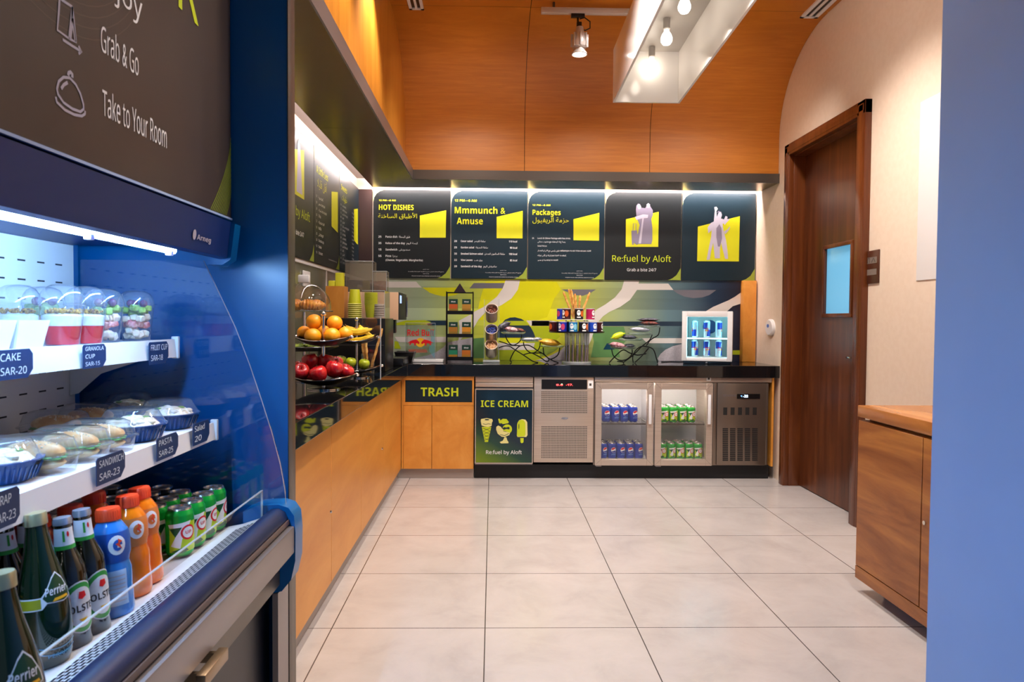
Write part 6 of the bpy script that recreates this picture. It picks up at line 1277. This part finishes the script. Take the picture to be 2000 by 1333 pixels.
# goods on the lower shelf
Z2 = 0.890
M['bowlblue'] = mat('blue_plastic_bowl', '#123f7a', 0.25); M['pasta'] = speck('pasta_salad', '#d9b98a', '#f2e6d2', 60, 0.5); M['bun'] = speck('seeded_bun', '#c98a45', '#e6bf86', 26, 0.5); M['lett'] = mat('lettuce_green', '#5f8f3a', 0.5); M['bread_w'] = speck('white_wrap', '#e2cfae', '#f0e4cf', 40, 0.6)
def bowl(px, X, label, r=0.078):
    y = at(px, 850, X=X).y; t = thing('salad_bowl', label, 'salad bowl', (X, y, Z2), 'blue salad bowls'); k = r/0.078
    b = MB(M['bowlblue']).lathe([(0, 0), (0.052*k, 0), (0.055*k, 0.003), (0.068*k, 0.036), (0.078*k, 0.038), (0.079*k, 0.041), (0.068*k, 0.041), (0.066*k, 0.036), (0.052*k, 0.006), (0, 0.006)], seg=40)
    for j in range(40): a = 2*PI*j/40; b.box((-0.001, -0.0012, 0.006), (0.0012, 0.0012, 0.033), M=Matrix.Rotation(a, 4, 'Z') @ Matrix.Translation((0.0615*k, 0, 0)) @ Matrix.Rotation(0.37, 4, 'Y'))
    b.build('bowl', t)
    MB(M['clear2']).lathe([(0.077*k, 0.0415), (0.072*k, 0.046), (0.056*k, 0.074), (0.050*k, 0.077), (0, 0.0775)], seg=40).build('lid', t)
    b = MB(M['pasta']).lathe([(0, 0.007), (0.052*k, 0.008), (0.064*k, 0.034), (0.05*k, 0.048), (0.02*k, 0.056), (0, 0.056)], seg=24); rr = random.Random(px)
    for j in range(24): a = rr.uniform(0, 6.28); q_ = 0.05*k*math.sqrt(rr.random()); b.ball((q_*math.cos(a), q_*math.sin(a), 0.045+0.011*(1-q_/0.05)), rr.uniform(0.006, 0.010), 8, 5, (1.3, 1, 0.7))
    b.m(M['lett']); [b.ball((0.03*math.cos(a), 0.03*math.sin(a), 0.054), 0.007, 8, 5, (1.4, 1, 0.5)) for a in (0.4, 2.2, 4.1)]; b.build('filling', t)
bowl(330, -0.868, 'blue ribbed salad bowl with a clear lid, nearest the end of the lower shelf'); bowl(258, -0.868, 'blue ribbed salad bowl with a clear lid, beside the sandwiches'); bowl(254, -1.045, 'blue salad bowl with a clear lid, behind the front bowls', 0.072); bowl(-4, -0.885, 'blue rimmed bowl cut by the left edge of the photo, lower shelf', 0.07)
def sandwich(px, X, label, seed):
    y = at(px, 870, X=X).y; t = thing('sandwich_box', label, 'sandwich box', (X, y, Z2), 'boxed sandwiches'); rr = random.Random(seed)
    def ring(rx, ry, z, n=36, e=0.55): return [(rx*math.copysign(abs(math.cos(2*PI*k/n))**e, math.cos(2*PI*k/n)), ry*math.copysign(abs(math.sin(2*PI*k/n))**e, math.sin(2*PI*k/n)), z) for k in range(n)]
    def shell(b, rings, cap0, cap1):
        n = 36; vs = [p for r_ in rings for p in ring(*r_)]; fs = [(i*n+k, i*n+(k+1) % n, (i+1)*n+(k+1) % n, (i+1)*n+k) for i in range(len(rings)-1) for k in range(n)]
        if cap0: fs.append(tuple(range(n))[::-1])
        if cap1: fs.append(tuple(range((len(rings)-1)*n, len(rings)*n)))
        b.add(vs, fs, True); return b
    shell(MB(M['clear2']), [(0.068, 0.040, 0.0), (0.074, 0.046, 0.030), (0.080, 0.050, 0.031), (0.080, 0.050, 0.034)], True, False).build('tray', t)
    shell(MB(M['clear2']), [(0.079, 0.0495, 0.0345), (0.074, 0.046, 0.037), (0.066, 0.040, 0.062), (0.052, 0.030, 0.070)], False, True).build('lid', t)
    MB(M['bun']).ball((0, 0, 0.018), 0.034, 18, 8, (1.72, 1.05, 0.42)).build('bun_base', t)
    b = MB(M['bun']).ball((0, 0, 0.038), 0.034, 20, 10, (1.70, 1.0, 0.62)); b.m(M['bread_w'])
    for j in range(40): a = rr.uniform(0, 6.28); q_ = math.sqrt(rr.random())*0.8; b.ball((0.0578*q_*math.cos(a), 0.034*q_*math.sin(a), 0.038+0.0211*math.sqrt(1-q_*q_)), 0.0016, 5, 4)
    b.build('bun_top', t)
    b = MB(M['lett']);  [b.ball((0.05*math.cos(a), 0.030*math.sin(a), 0.029+0.002*math.sin(5*a)), 0.010, 8, 5, (1.2, 1.0, 0.25)) for a in [6.28*j/16 for j in range(16)]]; b.build('lettuce', t)
for px, X, w, s_ in ((191, -0.872, 'nearest the blue bowls', 1), (136, -0.872, 'middle of the three', 2), (66, -0.872, 'nearest the camera', 3)): sandwich(px, X, f'seeded bun sandwich in a clear box on the lower cooler shelf, {w}', s_)
for px, X, w, s_ in ((178, -1.05, 'behind the one nearest the bowls', 5), (110, -1.05, 'behind the middle one', 6)): sandwich(px, X, f'boxed sandwich at the back of the lower cooler shelf, {w}', s_)

# drinks on the deck
Z3 = 0.5965
GB = {}
GP = [(0, 0), (0.026, 0), (0.031, 0.004), (0.0335, 0.012), (0.0335, 0.045), (0.0325, 0.06), (0.0335, 0.075), (0.0335, 0.092), (0.0300, 0.106), (0.0300, 0.112), (0.0335, 0.122), (0.0345, 0.150), (0.0320, 0.168), (0.024, 0.182), (0.0195, 0.188), (0.0195, 0.192)]
M['orangecap'] = mat('orange_red_cap', '#ee4a22', 0.35)
for nm, lq, slv in (('orange', '#f07a10', '#e0813a'), ('blue', '#2f7fd0', '#2459b0'), ('red', '#8e1016', '#7a1b22')):
    p_ = thing('sports_drink_bottle', 'x', 'drink bottle'); lm = mat(nm+'_drink', lq, 0.12, coat=0.4, sub=0.15)
    MB(lm).lathe(GP, seg=28).build('body', p_)
    b = MB(M['orangecap']).lathe([(0.0195, 0.188), (0.0225, 0.189), (0.0225, 0.208), (0.0205, 0.2125), (0, 0.213)], seg=28)
    for j in range(28): a = 2*PI*j/28; b.box((0.0222, -0.0006, 0.190), (0.0229, 0.0006, 0.207), M=Matrix.Rotation(a, 4, 'Z'))
    b.build('cap', p_)
    f = LFr(GP, -0.55, rref=0.034); b = MB(mat(nm+'_sleeve', slv, 0.3)); ring_ = [(r+0.0006, z) for r, z in [(0.0300, 0.108), (0.0300, 0.112), (0.0335, 0.122), (0.0345, 0.150), (0.0322, 0.167)]]; b.lathe(ring_, seg=28)
    b.m(M['whitep']).disc(f, 0.0, 0.143, 0.0155, 0.0012, 0.019, 18); b.m(mat(nm+'_sleeve_in', slv, 0.3)).disc(f, 0.001, 0.143, 0.0085, 0.0016, 0.011, 14); b.m(M['whitep']).rect(f, 0.000, 0.138, 0.012, 0.143, 0.0019); b.m(M['orangecap']).poly(f, [(0.002, 0.156), (0.009, 0.150), (0.004, 0.146), (0.008, 0.134), (-0.003, 0.146), (0.002, 0.148)], 0.0022)
    if nm == 'blue': b.m(mat('pale_back_label', '#a9c6e6', 0.4)).rect(f, -0.036, 0.026, 0.014, 0.094, 0.0008); b.m(M['greyl']); [b.rect(f, -0.031, 0.034+0.008*j, 0.010, 0.036+0.008*j, 0.0012) for j in range(7)]
    b.build('label_print', p_); GB[nm] = p_
TILT = -0.085
def lean_place(*a): return lean(place(*a))
def lean(o, z=0.0012): o.rotation_euler.y = TILT; o.location.z += z; return o
def dk(px, py, z=Z3): p = at(px, py, Z=z); return (p.x, p.y, z)
lean_place(GB['orange'], dk(289, 1138), 'orange sports drink with an orange cap, beside the green lime cans', 'sports drinks'); lean_place(GB['orange'], dk(265, 1163), 'orange sports drink next to the blue one', 'sports drinks', -0.15); lean_place(GB['blue'], dk(228, 1202), 'blue sports drink with an orange cap, beside the green beer bottle', 'sports drinks', -0.2)
q1, q2, q3 = Vector(dk(265, 1163)), Vector(dk(228, 1202)), Vector(dk(289, 1138))
lean_place(GB['orange'], q1+Vector((-0.085, 0.03, 0)), 'orange sports drink in the second row, behind the front orange ones', 'sports drinks'); lean_place(GB['red'], q2+Vector((-0.085, 0.02, 0)), 'dark red sports drink behind the blue one', 'sports drinks', -0.2); lean_place(GB['red'], q2+Vector((-0.105, -0.055, 0)), 'dark red sports drink behind the beer bottles', 'sports drinks', -0.3); lean_place(GB['red'], q2+Vector((-0.165, 0.0, 0)), 'dark red sports drink at the back of the second row', 'sports drinks', -0.3)
# beer bottles
BP = [(0, 0), (0.028, 0), (0.0305, 0.004), (0.0305, 0.128), (0.029, 0.142), (0.022, 0.162), (0.0165, 0.176), (0.0145, 0.195), (0.0135, 0.216), (0.0145, 0.218), (0.0145, 0.222), (0.0135, 0.224), (0.0135, 0.228)]
M['glassg'] = mat('dark_green_bottle_glass', '#06210c', 0.06, coat=0.6); M['glassb'] = mat('brown_green_bottle_glass', '#171406', 0.06, coat=0.6); M['crown'] = mat('silver_crown_cap', '#bcc6d6', 0.25, 0.7); M['labw'] = mat('white_label', '#dfe3ea', 0.45); M['labg'] = mat('green_label_ring', '#2f9a3c', 0.45); M['ink'] = mat('dark_ink', '#14161c', 0.5)
p_ = thing('beer_bottle', 'x', 'bottle'); MB(M['glassb']).lathe(BP, seg=28).build('body', p_)
MB(M['crown']).lathe([(0.0155, 0.2195), (0.0158, 0.224), (0.0145, 0.2315), (0, 0.2325)], seg=22).build('cap', p_)
f = LFr(BP, -0.62); b = MB(M['labw']); b.disc(f, 0.010, 0.072, 0.036, 0.0006, 0.046, 28); b.m(M['labg']).disc(f, 0.010, 0.072, 0.0335, 0.0010, 0.0435, 28); b.m(M['labw']).disc(f, 0.010, 0.072, 0.0265, 0.0014, 0.0355, 24).rect(f, -0.026, 0.062, 0.046, 0.079, 0.0016)
b.m(M['ink']).text(f, 'HOLSTEN', 0.010, 0.0645, w=0.066, h=0.0125, d=0.0021, align='c', bold=0.03); b.m(M['red']); b.poly(f, [(0.004, 0.089), (0.010, 0.086), (0.018, 0.090), (0.016, 0.099), (0.006, 0.100)], 0.0020); b.m(M['yel2']).poly(f, [(0.002, 0.052), (0.018, 0.052), (0.010, 0.044)], 0.0020)
b.build('body_label', p_); b = MB(M['labw']).lathe([(r+0.0006, z) for r, z in ((0.0158, 0.183), (0.0145, 0.195), (0.0137, 0.2135))], seg=22); b.m(M['labg']).lathe([(r+0.0007, z) for r, z in ((0.0165, 0.176), (0.0158, 0.183))], seg=22); b.m(M['red']).disc(LFr(BP, -0.5), 0.001, 0.203, 0.004, 0.0014, 0.005, 10); b.m(M['labg']).rect(LFr(BP, -0.9), -0.004, 0.190, 0.003, 0.209, 0.0012); b.build('neck_label', p_)
h1, h2 = Vector(dk(182, 1235)), Vector(dk(144, 1262))
lean_place(p_, h1, 'green beer bottle with a white oval label, beside the blue sports drink', 'beer bottles'); lean_place(p_, h2, 'green beer bottle with a white oval label, right of the big mineral water bottle', 'beer bottles', -0.1); lean_place(p_, h2+Vector((-0.085, -0.02, 0)), 'beer bottle behind the big mineral water bottle', 'beer bottles', 0.2); lean_place(p_, h1+Vector((-0.08, -0.03, 0)), 'beer bottle in the second row with its cap in shadow', 'beer bottles', 0.3)
# mineral water
PP = [(0, 0.003), (0.022, 0), (0.031, 0.004), (0.0365, 0.022), (0.0395, 0.06), (0.0395, 0.09), (0.036, 0.130), (0.028, 0.168), (0.0205, 0.200), (0.0165, 0.228), (0.0155, 0.240), (0.0155, 0.243)]
p_ = thing('mineral_water_bottle', 'x', 'bottle'); MB(M['glassg']).lathe(PP, seg=30).build('body', p_); MB(mat('pale_gold_cap', '#b9b48c', 0.3, 0.6)).lathe([(0.0155, 0.238), (0.0178, 0.239), (0.0178, 0.256), (0.0165, 0.259), (0, 0.2595)], seg=26).build('cap', p_)
f = LFr(PP, -0.55); b = MB(M['yel2']); gl = mat('green_yellow_label', '#9c9a1a', 0.4); dg = mat('dark_green_label', '#123d1e', 0.4)
b.m(M['labw']).poly(f, [(-0.075, 0.124), (-0.02, 0.124), (-0.012, 0.134), (0.0, 0.152), (0.010, 0.160), (0.022, 0.148), (0.032, 0.124), (0.034, 0.112), (0.016, 0.108), (-0.012, 0.112), (-0.02, 0.104), (-0.075, 0.104)], 0.0005)
b.m(gl).poly(f, [(-0.075, 0.122), (-0.021, 0.122), (-0.021, 0.106), (-0.075, 0.106)], 0.0009); b.m(dg).poly(f, [(-0.018, 0.122), (0.0, 0.149), (0.010, 0.157), (0.021, 0.145), (0.030, 0.123), (0.031, 0.113), (0.016, 0.110), (-0.012, 0.114)], 0.0010)
b.m(M['labw']).text(f, 'Perrier', -0.014, 0.124, w=0.038, h=0.013, d=0.0016, slant=0.15, bold=0.02); b.m(M['yel2']).poly(f, [(-0.004, 0.113), (0.026, 0.114), (0.024, 0.118), (0.0, 0.118)], 0.0015)
b.build('shoulder_label', p_); bl = mat('blue_bottle_print', '#5aa0c8', 0.4); b = MB(bl)
for z in (0.030, 0.040): b.line(f, [(-0.03+0.008*i, z-0.006*math.sin(PI*i/8)) for i in range(9)], 0.0016, 0.0008)
b.text(f, 'PERRIER', 0.002, 0.021, w=0.04, h=0.006, d=0.0008, align='c'); b.build('foot_print', p_)
w1 = Vector(dk(97, 1298)); lean_place(p_, w1, 'big dark green mineral water bottle in front of the beer bottles', 'mineral water bottles'); lean_place(p_, Vector(dk(36, 1505)), 'dark green mineral water bottle at the lower left corner of the photo', 'mineral water bottles', -0.1); lean_place(p_, w1+Vector((-0.10, -0.045, 0)), 'green mineral water bottle in the row behind the big one', 'mineral water bottles', 0.2)
# cans at the far end of the deck
def kola(b, f): b.m(M['greyl']).disc(f, 0.0, 0.07, 0.014, 0.0004, seg=16); b.m(M['ink']).disc(f, 0.0, 0.068, 0.009, 0.0008, seg=12)
SHADEDC = can_proto('soda_can', 'x', 'soda can', mat('shaded_can', '#15171d', 0.25, 0.4), kola, a0=-0.6)  # cans of the rear rows, shade put into their black colour
mint = MB(M['teal'])
x0_, y0_ = -0.772, 1.748
for k in range(5):
    for j in range(-1 if k else 0, 4):
        x, y = x0_-0.0705*k, y0_+0.0705*j+(0.02 if k % 2 else 0)
        if y > 1.972: continue
        pr_ = SODA if k < 2 else SHADEDC
        nm = 'green lime soda can' if k < 2 else 'shade-darkened soda can'
        lab = f'{nm} on the cooler deck, {("front", "second", "third", "fourth", "rear")[k]} row, {("nearest the bottles", "second along", "third along", "fourth along", "last")[j+1 if k else j]}'
        place(pr_, (x, y, Z3), lab, 'cans on the cooler deck', 0.95+0.25*((k*3+j*5) % 4-1.5) if k < 2 else 0.3*(j-1))

# ================================================================ RIGHT SIDE
SX = 1.61; y0s, y1s = 2.05, 3.055
t = thing('sideboard', 'wooden sideboard with flush doors and a thick top against the cream wall', 'sideboard', (1.87, 2.55, 0))
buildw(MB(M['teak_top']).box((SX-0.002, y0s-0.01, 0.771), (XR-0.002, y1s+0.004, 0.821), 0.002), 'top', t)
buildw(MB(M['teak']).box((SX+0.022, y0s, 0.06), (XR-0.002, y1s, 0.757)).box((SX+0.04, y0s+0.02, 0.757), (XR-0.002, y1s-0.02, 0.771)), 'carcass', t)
buildw(MB(M['teak']).box((SX+0.0, y0s, 0.058), (SX+0.021, y1s, 0.112), 0.001, 1), 'plinth_rail', t)
buildw(MB(M['blackm']).box((SX+0.09, y0s+0.02, 0.0), (XR-0.002, y1s-0.07, 0.0585)), 'toe_kick', t)
for a, c, kn in ((2.592, 3.052, 0), (2.06, 2.586, 1)):
    d = buildw(MB(M['teak']).box((SX, a, 0.116), (SX+0.020, c, 0.756), 0.0012, 1), 'door', t)
    if kn: buildw(MB(M['chrome']).lathe([(0, 0), (0.008, 0), (0.008, 0.004), (0, 0.004)], (0, 0, 0), 14, Matrix.Translation((SX-0.0005, 2.565, 0.442)) @ Matrix.Rotation(-PI/2, 4, 'Y')), 'lock', d)
a, c = at(1692, 492, X=XR), at(1718, 553, X=XR)
t = thing('door_sign', 'small dark brown sign plate with rounded corners beside the walnut door', 'sign', (XR, (a.y+c.y)/2, (a.z+c.z)/2))
h, w = a.z-c.z, a.y-c.y
MB(mat('sign_brown', '#4c2a1d', 0.3)).box((-0.008, -w/2, -h/2), (-0.0005, w/2, h/2), 0.003).build('plate', t)
b = MB(mat('sign_grey', '#7c6f66', 0.4)); f = SIDEM(-0.0085); b.rect(f, -0.055, 0.02, 0.055, 0.055); b.rect(f, -0.055, -0.045, 0.055, -0.012); b.m(M['alu_d']).line(f, [(-0.04, 0.025), (-0.04, 0.05), (-0.02, 0.05), (-0.02, 0.025)], 0.006, 0.0005); b.line(f, [(0.0, 0.025), (0.02, 0.05), (0.04, 0.025)], 0.006, 0.0005); b.build('print', t)
p = at(1507, 640, X=XR)
t = thing('wall_sensor', 'small white oval wall device with a blue mark near the fridge counter', 'wall sensor', (XR, p.y, p.z))
MB(M['white']).lathe([(0, 0), (0.075, 0), (0.075, 0.016), (0.066, 0.024), (0, 0.025)], seg=28, M=Matrix.Rotation(-PI/2, 4, 'Y') @ Matrix.Diagonal((0.85, 1.0, 1, 1))).build('housing', t)
b = MB(mat('sensor_blue', '#4a78c8', 0.4)); b.disc(SIDEM(-0.0256), -0.01, 0.012, 0.022, 0, 0.014); b.build('mark', t)
a, c = at(1799, 200, X=XR), at(1799, 548, X=XR)
o = MB(mat('white_matt_board', '#dcd9d6', 0.5)).box((XR-0.004, 3.05, c.z), (XR-0.0005, a.y, a.z), 0.001, 1).build('wall_poster_blank'); tag(o, 'large blank white board flat on the cream wall at the right edge', 'wall board')
